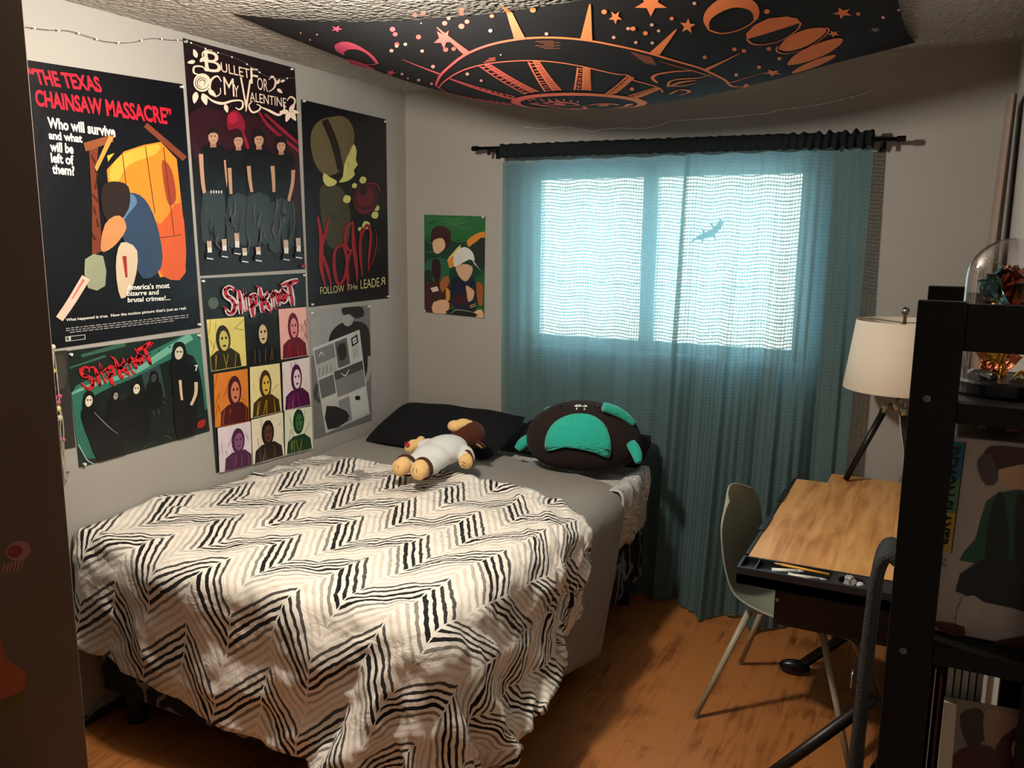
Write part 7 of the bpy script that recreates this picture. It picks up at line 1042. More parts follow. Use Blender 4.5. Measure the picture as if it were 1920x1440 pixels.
fig(785, 485, 1.1, [(-38, 50), (60, 46), (95, 130), (80, 280), (70, 380), (0, 400), (-20, 300), (-30, 130)], (196, 190, 172))
f.stroke((206, 186, 156), [(870, 630), (868, 690), (845, 745)], [18, 16, 13]); f.stroke((206, 186, 156), [(790, 620), (795, 680), (800, 720)], [14, 13, 11]); f.text((214, 210, 200), '7', (862, 546), (880, 543), (864, 576), .03)
f.poly((150, 34, 34), [(878, 830), (915, 815), (912, 850), (880, 862)], 2)
drip(f, (196, 34, 42), SLIP, (283, 560), (640, 428), (318, 680), 19)
done(f, [(244, 492), (884, 396), (312, 1040)], lambda x, y: LW(*z_((x, y), *Z3)))

# 6 black and white poster
f = poster('grey black-and-white poster of a person holding a sheet of photographs', [(1440, 275), (1742, 245), (1752, 820), (1465, 915)], (112, 113, 112), Z3)
f.poly((150, 151, 150), [(1442, 280), (1600, 262), (1600, 420), (1450, 500)], 2)
f.poly((30, 30, 31), [(1535, 470), (1545, 390), (1590, 340), (1640, 330), (1700, 330), (1738, 370), (1746, 480), (1745, 600), (1640, 640), (1560, 560)], 3)
f.oval((160, 158, 156), 1634, 312, 28, 40, 8); f.poly((34, 33, 33), [(1600, 270), (1620, 256), (1660, 250), (1706, 258), (1712, 300), (1668, 312), (1640, 290), (1612, 296)], 2)
f.stroke((158, 156, 152), [(1742, 500), (1738, 580), (1715, 640)], [20, 20, 16]); f.stroke((70, 70, 70), [(1480, 640), (1470, 700), (1495, 730)], [20, 22, 16])
sh = [(1456, 462), (1690, 368), (1742, 790), (1522, 886)]; f.poly((196, 196, 192), sh)
mp = lambda u, v: ((1 - u) * (1 - v) * sh[0][0] + u * (1 - v) * sh[1][0] + u * v * sh[2][0] + (1 - u) * v * sh[3][0], (1 - u) * (1 - v) * sh[0][1] + u * (1 - v) * sh[1][1] + u * v * sh[2][1] + (1 - u) * v * sh[3][1])
def cell(u0, v0, u1, v1, c): f.poly(c, [mp(u0, v0), mp(u1, v0), mp(u1, v1), mp(u0, v1)])
cell(.02, .03, .44, .36, (120, 120, 119)); cell(.02, .2, .44, .36, (168, 168, 166)); cell(.46, .03, .72, .34, (92, 92, 92)); cell(.02, .38, .34, .60, (100, 100, 100)); cell(.36, .36, .98, .66, (128, 128, 127)); cell(.36, .36, .98, .46, (70, 70, 70)); cell(.02, .66, .34, .98, (190, 190, 188)); cell(.36, .70, .6, .98, (140, 140, 138)); cell(.62, .68, .98, .96, (206, 206, 203))
f.poly((40, 40, 40), [mp(.5, .10), mp(.66, .08), mp(.66, .24), mp(.52, .26)], 2); f.poly((46, 46, 46), [mp(.1, .7), mp(.5, .85), mp(.5, .97), mp(.05, .97)], 2); f.oval((30, 30, 30), *mp(.78, .76), 14, 12); f.stroke((226, 226, 222), [mp(.5, .4), mp(.58, .45), mp(.68, .4)], [2, 5, 2]); f.stroke((210, 210, 206), [mp(.1, .12), mp(.16, .08), mp(.2, .13)], [3, 5, 3])
f.poly((24, 24, 24), [mp(.80, .06), mp(.94, .04), mp(.94, .14), mp(.80, .16)]); f.poly((214, 214, 210), [mp(.83, .075), mp(.91, .065), mp(.91, .125), mp(.83, .135)]); f.stroke((24, 24, 24), [mp(.85, .11), mp(.9, .09)], 4)
for i in range(5): f.stroke((120, 120, 118), [mp(.80, .19 + .025 * i), mp(.92, .175 + .025 * i)], 2, 0, 0)
for i in range(4): f.stroke((90, 90, 90), [mp(.08 + .08 * i, .25), mp(.02 + .09 * i, .34)], 3, 0, 0)
done(f, [(1452, 285), (1735, 252)], lambda x, y: LW(*z_((x, y), *Z3)))

# 7 narrow dark sheet by the hall corner
f = poster('narrow plain dark sheet behind the hanging bead necklace', [(60, 490), (228, 470), (272, 955), (120, 985)], (44, 42, 38), Z3)
f.poly((62, 58, 52), [(150, 520), (215, 505), (222, 640), (170, 660)], 3); f.build('printed_sheet', f.root)

# hanging beads with a cross
nk = thing('bead_necklace', on(0, .01, 100, 650), 'long bead necklace with a cross hanging beside the green band poster', 'necklace', None)
SIL = M('silver_beads', (190, 184, 168), rough=.25, metal=.8)
zN = lambda x, y: on(0, .012, 80 + x / 5.137, 640 + y / 5.137)
pa = spline([zN(*q) for q in ((100, 60), (112, 150), (125, 230), (140, 370), (150, 480), (160, 600))], 8); pb = spline([zN(*q) for q in ((95, 60), (100, 170), (104, 280), (102, 380), (110, 470), (130, 570), (160, 620))], 8)
pc = spline([zN(*q) for q in ((165, 640), (170, 760), (168, 860), (180, 960), (190, 1100), (205, 1260), (210, 1380))], 8); pd = spline([zN(*q) for q in ((165, 640), (190, 760), (200, 880), (200, 1000), (212, 1150), (222, 1340))], 8)
for pth in (pa, pb, pc, pd):
    b = MB(); L = 0; last = None
    for i in range(len(pth) - 1):
        for k in range(2):
            p = pth[i].lerp(pth[i + 1], k / 2); b.ell(p, (.0032, .0032, .0032), None, 8, 6)
    b.build('bead_strand', SIL, nk, smooth=True)
for (x, y), c, r_ in (((100, 285), (206, 196, 60), .009), ((120, 540), (176, 70, 100), .009), ((165, 530), (176, 70, 100), .008), ((155, 590), (160, 70, 96), .008), ((165, 940), (150, 90, 100), .009), ((200, 950), (150, 90, 100), .008), ((150, 650), (206, 190, 130), .010), ((100, 55), (200, 196, 180), .009), ((165, 740), (176, 172, 150), .011), ((108, 460), (220, 214, 200), .007)):
    MB().ell(zN(x, y), (r_ * .6, r_, r_), None, 12, 8).build('bead', M('bead_%d%d' % (c[0], c[1]), c, rough=.25), nk, smooth=True)
p = zN(215, 1270); b = MB(); b.box(p + Vector((-.002, -.0035, -.034)), p + Vector((.002, .0035, .02))); b.box(p + Vector((-.002, -.016, -.0035)), p + Vector((.002, .016, .0035))); b.build('cross_pendant', M('dull_silver', (130, 124, 112), rough=.35, metal=.8), nk, bevel=.001)

# 8 green poster on the back wall: plain colour blocks
BW_ = lambda x, y: on(1, -.003, x, y); ZC = (1 / 6, 780, 380)
f = poster('small green poster of coloured shapes on the back wall beside the curtain', [(92, 135), (780, 155), (765, 1300), (98, 1230)], (30, 82, 46), ZC, 'posters on the back wall', BW_, (0, -1, 0))
f.poly((34, 96, 50), [(100, 145), (770, 165), (772, 330), (600, 400), (400, 420), (110, 380)], 2); f.poly((24, 58, 46), [(98, 420), (400, 430), (500, 420), (640, 500), (770, 460), (770, 760), (500, 900), (98, 760)], 2)
for q in ([(270, 165), (350, 215), (470, 205), (560, 170)], [(300, 160), (400, 190), (520, 165)], [(330, 260), (430, 250), (520, 290), (590, 280)], [(360, 400), (470, 440), (570, 420)], [(110, 420), (180, 460), (260, 440)], [(105, 560), (180, 550), (250, 575)], [(350, 230), (480, 240), (610, 200)]): f.stroke((100, 150, 86), q, [2, 5, 2], 6)
for i in range(4): f.stroke((22, 60, 34), [(120 + 20 * i, 250 - 12 * i), (190 + 20 * i, 235 - 12 * i)], 4)
f.poly((204, 128, 52), [(575, 430), (660, 360), (772, 325), (772, 390), (680, 440), (600, 500)], 2); f.poly((30, 44, 40), [(600, 500), (680, 440), (772, 395), (772, 720), (660, 700), (600, 560)], 2)
f.poly((214, 196, 110), [(500, 475), (490, 540), (400, 690), (352, 650), (420, 560)], 2); f.poly((208, 132, 60), [(360, 650), (430, 600), (420, 720), (370, 730)], 2)
f.poly((52, 28, 30), [(170, 420), (180, 310), (240, 265), (320, 270), (390, 330), (385, 460), (330, 520), (250, 440), (200, 470)], 3); f.poly((206, 168, 136), [(195, 430), (300, 400), (330, 500), (250, 575), (200, 540)], 3)
f.poly((40, 92, 66), [(98, 700), (180, 630), (330, 630), (380, 760), (350, 900), (200, 980), (98, 900)], 2); f.poly((42, 26, 30), [(190, 640), (270, 650), (280, 820), (230, 900), (180, 780)], 2); f.poly((30, 48, 42), [(98, 780), (170, 760), (190, 900), (98, 960)], 2)
f.poly((60, 34, 32), [(98, 930), (240, 880), (380, 900), (400, 1180), (250, 1230), (98, 1215)], 2); f.poly((206, 190, 180), [(165, 960), (240, 940), (260, 990), (190, 1008)]); f.poly((150, 92, 52), [(270, 900), (350, 820), (380, 900), (300, 1010)], 2)
f.poly((206, 206, 200), [(430, 600), (470, 530), (560, 500), (640, 560), (660, 660), (600, 640), (450, 720), (425, 690)], 3); f.poly((176, 178, 178), [(640, 640), (740, 780), (690, 720), (655, 690)], 2); f.poly((196, 160, 132), [(450, 720), (560, 690), (640, 730), (620, 820), (560, 885), (490, 830)], 3)
f.poly((26, 34, 52), [(400, 860), (470, 830), (560, 900), (650, 850), (700, 1050), (640, 1240), (430, 1180), (390, 1040)], 2); f.poly((60, 24, 34), [(430, 1060), (560, 1030), (600, 1110), (450, 1150)], 2)
f.poly((200, 158, 124), [(565, 930), (620, 960), (660, 1000), (640, 1090), (590, 1110), (575, 1020)], 2); f.poly((196, 140, 60), [(345, 960), (385, 1000), (380, 1100), (340, 1080)], 2); f.poly((140, 82, 44), [(680, 900), (755, 930), (750, 1150), (700, 1130)], 2)
f.poly((206, 164, 128), [(200, 1120), (350, 1090), (380, 1180), (330, 1250), (195, 1235)], 2); f.poly((206, 164, 128), [(660, 1230), (740, 1200), (764, 1290), (680, 1288)], 2); f.poly((28, 30, 28), [(380, 1200), (660, 1240), (670, 1280), (370, 1252)], 2); f.stroke((180, 180, 172), [(390, 1245), (480, 1205), (660, 1235)], [3, 6, 3], 5)
for y in (0, 22): f.stroke((204, 168, 60), [(610, 1160 + y), (680, 1135 + y)], 7)
done(f, [(760, 165), (105, 1215)], lambda x, y: BW_(*z_((x, y), *ZC)), (0, -1, 0))
# ------------------------------------------------------------------ plush monkey lying on the bed
TAN = M('tan_plush', (226, 186, 124), rough=.95, var=.08, vs=40, bump=.6, bs=220, bd=.003, sheen=.3, spec=.1)
SUIT = M('pale_suit_fleece', (214, 216, 212), rough=.95, var=.04, vs=30, bump=.5, bs=120, bd=.003, sheen=.2, spec=.1)
BRN = M('brown_plush', (74, 40, 26), rough=.95, var=.12, vs=50, bump=.6, bs=220, bd=.003, sheen=.1, spec=.1)
mk = thing('plush_monkey', (.71, -.86, .745), 'brown plush monkey in a pale suit lying on its back on the bed', 'stuffed toy')
blob('suit', [((.715, -.80, .815), (.088, .13, .062)), ((.712, -.90, .805), (.082, .085, .056)), ((.672, -.965, .79), (.040, .072, .040), rot('Z', 8)), ((.750, -.972, .79), (.040, .072, .040), rot('Z', -6)),
              ((.622, -.765, .815), (.055, .032, .032), rot('Z', 15)), ((.588, -.775, .81), (.03, .03, .028)), ((.795, -.772, .805), (.052, .034, .034), rot('Z', -25)), ((.825, -.80, .795), (.034, .036, .034))], SUIT, mk, .007)
blob('head', [((.752, -.648, .855), (.070, .066, .062)), ((.722, -.675, .845), (.045, .045, .045))], BRN, mk, .006)
blob('face', [((.722, -.668, .900), (.040, .034, .026), rot('Y', -18)), ((.700, -.690, .895), (.034, .028, .026)), ((.742, -.655, .905), (.032, .022, .018))], TAN, mk, .005, 'tan face patch and muzzle')
for p in ((.735, -.672, .922), (.752, -.655, .920)): MB().ell(p, (.0045, .0045, .004), None, 10, 8).build('eye', M('black_bead', (12, 10, 10), rough=.15), mk, smooth=True)
MB().tube([(.680, -.692, .910), (.69, -.700, .905), (.702, -.704, .900)], .0015, 6).build('mouth', M('brown_thread', (120, 70, 40), rough=.8), mk)
for c, a in (((.816, -.668, .822), -30), ((.690, -.600, .845), 30)):
    M3 = rot('Z', a) @ rot('X', 50)
    e = MB().ell(c, (.032, .010, .028), M3).build('ear', BRN, mk, smooth=True)
    MB().ell(Vector(c) + M3 @ Vector((0, -.006, 0)), (.022, .007, .019), M3).build('inner_ear', TAN, e, smooth=True)
def paw(name, els, toe, lab=None):
    o = blob(name, els, TAN, mk, .005)
    for a, c in toe: MB().tube(spline([a, ((a[0] + c[0]) / 2, (a[1] + c[1]) / 2 - .003, (a[2] + c[2]) / 2 + .003), c], 3), .0013, 6).build('stitch_line', _m['brown_thread'], o)
    return o
paw('foot', [((.664, -1.035, .795), (.036, .034, .038)), ((.658, -1.055, .79), (.034, .026, .034))], [((.655, -1.076, .808), (.652, -1.073, .785)), ((.668, -1.077, .808), (.668, -1.074, .785))])
paw('foot', [((.752, -1.045, .795), (.037, .036, .040)), ((.756, -1.066, .79), (.035, .026, .035))], [((.748, -1.088, .810), (.745, -1.088, .785)), ((.763, -1.088, .810), (.764, -1.088, .785))])
for c, M3 in (((.666, -1.018, .793), rot('Z', 8)), ((.753, -1.026, .793), rot('Z', -6))):
    MB().grid(lambda u, v, c=c, M3=M3: Vector(c) + M3 @ Vector((.043 * math.cos(6.2832 * u), .010 * math.cos(6.2832 * v), .043 * math.sin(6.2832 * u))) + M3 @ Vector((.005 * math.sin(6.2832 * v) * math.cos(6.2832 * u), 0, .005 * math.sin(6.2832 * v) * math.sin(6.2832 * u))), 24, 10).build('ankle_cuff', BRN, mk, smooth=True)
hl = paw('hand', [((.553, -.790, .812), (.030, .030, .028)), ((.568, -.758, .832), (.017, .024, .018)), ((.545, -.812, .806), (.024, .02, .024))], [])
MB().ell((.546, -.828, .822), (.011, .006, .011), rot('X', -35), 16, 10).build('paw_emblem', M('red_emblem', (176, 28, 40), rough=.7), hl, smooth=True)
for dx, dz in ((-.013, .008), (-.011, -.008), (-.003, .014)): MB().ell((.546 + dx, -.8275, .822 + dz), (.003, .003, .003), None, 8, 6).build('emblem_dot', M('red_emblem'), hl, smooth=True)
paw('hand', [((.842, -.832, .79), (.030, .028, .034)), ((.838, -.845, .79), (.026, .022, .03))], [((.842, -.868, .795), (.854, -.860, .785)), ((.838, -.868, .782), (.852, -.862, .775))])
MB().grid(lambda u, v: Vector((.836, -.812, .792)) + rot('Z', -30) @ Vector(((.036 + .005 * math.cos(6.2832 * v)) * math.cos(6.2832 * u), .007 * math.sin(6.2832 * v), (.036 + .005 * math.cos(6.2832 * v)) * math.sin(6.2832 * u))), 24, 8).build('wrist_cuff', BRN, mk, smooth=True)

mk.location.z -= .013     # settle into the covers

# ------------------------------------------------------------------ round bat plush
CH = M('charcoal_plush', (42, 33, 30), rough=.95, var=.12, vs=12, bump=.5, bs=160, bd=.003, sheen=.05, spec=.1)
TEAL = M('teal_fur', (44, 176, 156), rough=.95, var=.15, vs=26, bump=1, bs=110, bd=.006, sheen=.3, spec=.1)
BC = Vector((1.195, -.42, .835)); RB = (.252, .150, .155); BM = rot('Z', 14) @ rot('Y', -1) @ rot('X', -38)
bt = thing('bat_plush', (1.19, -.40, .70), 'round charcoal bat plush with a teal belly propped at the head of the bed', 'stuffed toy')
def bell(a, c, k=1.0):
    """point on the plush front: a, c in -1..1 across and up"""
    q = max(0, 1 - (abs(a) ** 2.2 + abs(c) ** 2.2)); return BC + BM @ Vector((a * RB[0] * k, -RB[1] * (q ** .5) * k, c * RB[2] * k))
def bbody(u, v):
    a = 6.2832 * u; b_ = math.pi * (v * .998 + .001); sg = lambda x, p: math.copysign(abs(x) ** p, x)
    return BC + BM @ Vector((RB[0] * sg(math.sin(b_), .92) * sg(math.cos(a), .95), RB[1] * math.sin(b_) * math.sin(a), -RB[2] * sg(math.cos(b_), .92) - .012 * math.cos(2 * a) * math.sin(b_)))
MB().grid(bbody, 48, 28, True).build('body', CH, bt, smooth=True)
def patch(pts, k, n=4):
    P = [(p.x, p.y) for p in spline([(a, b_, 0) for a, b_ in pts], 5, True)]; T_ = Tap(); T_.b = MB()
    tri = geometry.tessellate_polygon([[Vector((a, b_, 0)) for a, b_ in P]])
    class _B:
        def add(s, vs, fs): s.v, s.f = vs, fs
    h = _B(); T_.b = h; T_.put(0, P, tri, .12); b = MB(); b.add([bell(x, y, k) for x, y, _ in h.v], h.f); return b
patch([(-.52, -0.70), (-.54, -0.40), (-.40, -0.02), (-.12, 0.20), (.16, 0.20), (.38, 0.00), (.50, -0.34), (.50, -0.76), (.2, -0.72), (-.2, -0.66)], 1.035).build('belly_patch', TEAL, bt, smooth=True, solid=.008)
sn_ = patch([(-.12, 0.50), (-.10, 0.56), (-.02, 0.59), (.07, 0.56), (.09, 0.50), (.04, 0.48), (-.01, 0.50), (-.07, 0.47)], 1.03).build('snout', M('white_felt', (226, 226, 222), rough=.9), bt, smooth=True)
for a in (-.06, .035): MB().ell(bell(a, .525, 1.035), (.004, .003, .003), None, 8, 6).build('nostril', M('black_bead'), sn_, smooth=True)
for a in (-.075, .055): MB().ell(bell(a, .40, 1.02), (.004, .003, .006), None, 8, 6).build('fang', M('white_felt'), bt, smooth=True)
for a in (-.34, .26): MB().ell(bell(a, .52, 1.01), (.011, .006, .011), None, 12, 8).build('eye', M('black_bead'), bt, smooth=True)
def flap(name, pts, th, side):
    b = MB(); P = [Vector(p) for p in pts]
    return b.tube(spline(P, 5), [th * (.55 + .45 * math.sin(math.pi * min(1, .25 + .75 * i / (5 * (len(P) - 1))))) for i in range(5 * (len(P) - 1) + 1)], 12).build(name, TEAL, bt, smooth=True)
flap('ear', [BC + Vector(q) for q in ((.115, -.07, .158), (.155, -.04, .140), (.195, -.01, .112), (.225, .01, .08))], .022, 1)
flap('ear', [BC + Vector(q) for q in ((-.17, .03, .10), (-.20, .05, .085), (-.225, .05, .06))], .016, -1)
flap('wing', [BC + Vector(q) for q in ((-.22, -.03, -.02), (-.262, -.06, -.045), (-.285, -.08, -.075))], .026, -1)
flap('wing', [BC + Vector(q) for q in ((.235, -.05, .01), (.268, -.07, -.025), (.285, -.09, -.06))], .024, 1)

# ------------------------------------------------------------------ desk
TOPM = wood('oak_laminate', (176, 118, 62), (206, 150, 88), (222, 170, 108), .145, 3.0, rough=.42, seam=.35, grain=.6, blotch=.25)
DBL = M('desk_black', (17, 17, 18), rough=.4, var=.1, bump=.1, bs=200)
dk = thing('drafting_desk', (2.40, -.70, 0), 'oak topped drafting desk on black legs, standing by the right wall', 'desk')
MB().box((2.084, -1.262, .722), (2.715, -.312, .740)).build('desk_top', TOPM, dk, bevel=.002)
MB().box((2.20, -.306, .718), (2.715, -.150, .737)).build('back_shelf', TOPM, dk, bevel=.002)
b = MB().box((2.072, -1.25, .690), (2.084, -.32, .742)).box((2.066, -1.02, .735), (2.086, -.86, .746)).box((2.066, -.66, .735), (2.086, -.50, .746)); b.build('edge_rail', DBL, dk, bevel=.002, label='thin black rail with clips along the left edge')
b = MB(); b.box((2.072, -1.372, .690), (2.715, -1.262, .722))
for q in (((2.072, -1.372, .690), (2.715, -1.364, .742)), ((2.072, -1.270, .690), (2.715, -1.262, .7395)), ((2.072, -1.364, .690), (2.080, -1.270, .742)), ((2.118, -1.364, .690), (2.124, -1.270, .738)), ((2.330, -1.364, .690), (2.336, -1.270, .738))): b.box(*q)
# cup holder: flat plate with a round hole
hole = [(2.385 + .036 * math.cos(a), -1.317 + .036 * math.sin(a)) for a in (i * math.pi / 14 for i in range(28))]
b.add([(x, y, z) for z in (.738, .70) for x, y in hole], [(i, (i + 1) % 28, 28 + (i + 1) % 28, 28 + i) for i in range(28)])
sq = [(2.385 + .049 * max(-1, min(1, 1.42 * math.cos(a))), -1.317 + .046 * max(-1, min(1, 1.42 * math.sin(a)))) for a in (i * math.pi / 14 for i in range(28))]
b.add([(x, y, .738) for x, y in hole + sq], [(i, 28 + i, 28 + (i + 1) % 28, (i + 1) % 28) for i in range(28)])
b.box((2.434, -1.364, .69), (2.715, -1.27, .738)); b.build('pen_tray', M('tray_plastic', (30, 31, 34), rough=.35), dk, bevel=.0012)
MB().box((2.10, -1.262, .69), (2.70, -.33, .72)).build('apron', DBL, dk, bevel=.003)
dr = MB().box((2.162, -1.22, .515), (2.66, -.86, .628)).build('drawer', DBL, dk, bevel=.006)
MB().tube([(2.172, -1.221, .60), (2.172, -1.226, .60)], .006, 12).build('drawer_screw', M('screw_steel', (150, 148, 142), rough=.3, metal=.9), dr)
for y0, nm in ((-.50, 0), (-1.17, 1)):
    lg = MB().tube([(2.17 + .3 * nm, y0, .035), (2.34 + .2 * nm, y0 + .03, .20), (2.60, y0 + .06, .52), (2.62, y0 + .06, .69)], [.020, .020, .022, .022], 8).build('leg', DBL, dk, smooth=False)
    b = MB(); b.ell((2.15 + .3 * nm, y0 - .01, .030), (.060, .026, .030), rot('Z', 8)); b.build('foot_cap', M('foot_rubber', (12, 12, 13), rough=.3), lg, smooth=True)

# pens and pencils in the tray
def pen(name, a, c, r, mat, label, cat, tip=None, tl=.02):
    a, c = Vector(a), Vector(c); d = (c - a).normalized(); t = thing(name, a, label, cat, 'pens in the desk tray')
    MB().tube([a, c - d * tl], r, 10).build('barrel', mat, t, smooth=True); MB().tube([c - d * tl, c - d * tl * .3, c], [r, r * .55, .0008], 10).build('tip', tip or mat, t, smooth=True); return t
WP = M('white_plastic', (226, 224, 216), rough=.35); YP = M('pencil_yellow', (222, 164, 50), rough=.5); GP = M('clear_grey', (186, 186, 184), rough=.2)
pen('pencil', (2.322, -1.298, 0.7380), (2.165, -1.288, 0.7400), .0040, YP, 'yellow pencil lying along the back of the black tray', 'pencil', M('bare_wood', (216, 180, 130)))
pen('pen', (2.150, -1.345, 0.7280), (2.285, -1.338, 0.7280), .0048, WP, 'white pen at the front of the black tray, left end', 'pen', YP)
pen('pen', (2.165, -1.325, 0.7325), (2.255, -1.302, 0.7360), .0055, WP, 'short thick white pen lying across the tray, nearest the yellow pencil', 'pen', GP)
pen('pen', (2.215, -1.348, 0.7375), (2.318, -1.350, 0.7265), .0050, WP, 'white pen at the front of the black tray, right end', 'pen', GP)
pen('pen', (2.232, -1.325, 0.7285), (2.320, -1.318, 0.7285), .0045, GP, 'translucent grey pen in the middle of the tray', 'pen', GP)
pen('pencil', (2.326, -1.357, 0.7285), (2.235, -1.356, 0.7380), .0036, M('green_pencil', (170, 186, 110), rough=.5), 'pale green pencil at the front lip of the tray', 'pencil', M('bare_wood'))
b = MB()
for i in range(5): b.ell((2.375 + .007 * (i % 3), -1.32 + .009 * (i % 2), .728 + .004 * i), (.016 - .0015 * i, .013, .011), rot('Z', 37 * i) @ rot('X', 25 * i), 5, 4)
tag(b.build('crystal_lump', M('grey_crystal', (150, 148, 148), rough=.2, spec=.7), None), 'rough grey crystal lump sitting in the round tray hole', 'crystal')
tag(MB().lathe([(.0, .7225), (.010, .7225), (.012, .734), (.006, .740), (0, .740)], (2.408, -1.322, 0), 14).build('glass_bead', GP, None, smooth=True), 'small clear bead beside the crystal in the tray hole', 'bead')

# ------------------------------------------------------------------ moulded chair tucked under the desk
SHELL = M('sage_plastic', (150, 153, 138), rough=.42, var=.03, bump=.05, bs=90, spec=.4)
chr_ = thing('shell_chair', (2.177, -.80, 0), 'sage green moulded shell chair tucked under the desk', 'chair')
CA = R_(-7.5); cw = lambda x, y, z: Vector((2.177 + x * math.cos(CA) - y * math.sin(CA), -.80 + x * math.sin(CA) + y * math.cos(CA), z))
prof = spline([(-.262, 0, .815), (-.252, 0, .74), (-.232, 0, .64), (-.205, 0, .535), (-.165, 0, .455), (-.10, 0, .418), (.0, 0, .400), (.10, 0, .402), (.18, 0, .410), (.225, 0, .402), (.245, 0, .380)], 5)
NP = len(prof) - 1
def shell(u, v):
    i = v * NP; j = min(int(i), NP - 1); p = prof[j].lerp(prof[j + 1], i - j); s = 2 * u - 1; t = v
    wdt = .215 * (.50 + .50 * math.sin(min(1, t / .20) * math.pi / 2)) * (1 - .10 * max(0, (t - .8) / .2) ** 2)
    back = max(0, 1 - t / .45); ss = s * s
    x = p.x + .038 * ss * back + .012 * (1 - back) * 0; z = p.z + (.040 * ss * (1 - back) * (1 if t < .85 else .6)) - .040 * ss * max(0, 1 - t / .16) ** 1.5
    return cw(x, s * wdt * (1 - .03 * ss), z)
MB().grid(shell, 28, 50).build('seat_shell', SHELL, chr_, smooth=True, solid=.008, sub=1)
LEGM = M('beige_metal', (160, 152, 132), rough=.4)
for sx, sy, fx, fy in ((-.13, -.12, -.263, -.235), (-.13, .12, -.263, .235), (.12, -.12, .262, -.235), (.12, .12, .262, .235)):
    lg = MB().tube([cw(sx, sy, .398), cw(fx, fy, .008)], [.0125, .0095], 12).build('leg', LEGM, chr_, smooth=True)
    MB().tube([cw(fx, fy, .010), cw(fx * 1.005, fy * 1.005, .0)], .0115, 12).build('foot_pad', M('foot_grey', (120, 116, 104), rough=.6), lg)
b = MB().tube([cw(-.13, -.12, .394), cw(.12, .12, .394)], .009, 8).tube([cw(-.13, .12, .394), cw(.12, -.12, .394)], .009, 8); b.build('seat_bracket', LEGM, chr_, smooth=True)

# ------------------------------------------------------------------ tripod lamp on the desk
LX, LY = 2.428, -.240
lp = thing('tripod_lamp', (LX, LY, .74), 'tripod table lamp with white drum shade on the back of the desk', 'lamp')
SHD = M('white_shade', (226, 214, 196), rough=.8, var=.02, bump=.2, bs=300)
CHR = M('brushed_chrome', (176, 172, 166), rough=.25, metal=1)
MB().lathe([(.202, 1.128), (.204, 1.130), (.172, 1.392), (.170, 1.394), (.168, 1.392), (.199, 1.132), (.202, 1.128)], (LX, LY, 0), 64).build('lamp_shade', SHD, lp, smooth=True)
b = MB()
for i in range(3): a = i * 2.094 + .4; b.tube([(LX, LY, 1.385), (LX + .169 * math.cos(a), LY + .169 * math.sin(a), 1.388)], .0018, 6)
b.build('shade_spider', CHR, lp)
MB().lathe([(.0, 1.385), (.007, 1.385), (.006, 1.402), (.009, 1.405), (.005, 1.412), (.013, 1.420), (.016, 1.430), (.013, 1.440), (.005, 1.446), (0, 1.446)], (LX, LY, 0), 20).build('finial', CHR, lp, smooth=True)
MB().tube([(LX, LY, 1.05), (LX, LY, 1.385)], .006, 12).build('stem', CHR, lp, smooth=True)
MB().lathe([(0, 1.20), (.03, 1.22), (.034, 1.26), (.02, 1.30), (0, 1.31)], (LX, LY, 0), 20).build('bulb', M('frosted_bulb', (220, 218, 212), rough=.4), lp, smooth=True)
MB().lathe([(0, 1.045), (.022, 1.045), (.024, 1.06), (.022, 1.085), (0, 1.085)], (LX, LY, 0), 20).build('hub', CHR, lp, smooth=True)
for a in (183, 303, 63):
    c_, s_ = math.cos(R_(a)), math.sin(R_(a)); q = lambda r, z: (LX + r * c_, LY + r * s_, z)
    k = 0 if a == 183 else .2
    lg = MB().tube([q(.048, 1.035), q(.165 - .05 * k, .7455)], [.0135, .0115], 14).build('leg', M('lamp_black_wood', (16, 15, 15), rough=.4), lp, smooth=True)
    MB().tube([q(.036, 1.075), q(.050, 1.033)], [.0145, .0155], 14).build('leg_collar', CHR, lg, smooth=True)
MB().tube(spline([(LX + .01, LY - .03, 1.05), (LX + .02, LY - .04, .98), (LX + .035, LY - .02, .90), (LX + .04, LY + .03, .80), (LX + .05, LY + .05, .745), (LX + .10, LY + .06, .744)], 6), .0022, 8).build('cord', M('cord_pale', (196, 192, 180), rough=.5), lp, smooth=True, label='pale cord')

# ------------------------------------------------------------------ folding lounge chair between desk and shelf
lc = thing('folding_chair', (2.62, -1.65, 0), 'black mesh folding chair seen edge on between desk and shelf', 'chair')
MESH = M('black_mesh', (40, 42, 44), rough=.75, var=.2, vs=120, bump=1, bs=160, bd=.004)
pr = spline([(2.500, 0, .952), (2.482, 0, .962), (2.466, 0, .948), (2.456, 0, .90), (2.453, 0, .84), (2.449, 0, .70), (2.447, 0, .56), (2.444, 0, .42), (2.450, 0, .30), (2.49, 0, .26)], 6)
def backp(u, v):
    i = v * (len(pr) - 1); j = min(int(i), len(pr) - 2); p = pr[j].lerp(pr[j + 1], i - j)
    e = min(1, min(v, 1 - v) * 14 + .25); return Vector((p.x + .005 + .006 * (1 - math.sin(math.pi * u)), -1.70 + .11 * u, p.z))
b = MB().grid(backp, 20, 50); b.build('back_panel', MESH, lc, smooth=True, solid=.022)
def rim(u):
    return [Vector((p.x + .004, -1.70 + .11 * u, p.z)) for p in pr]
MB().tube(rim(0), .013, 12).build('edge_piping', MESH, lc, smooth=True); MB().tube(rim(1), .013, 12).build('edge_piping', MESH, lc, smooth=True)
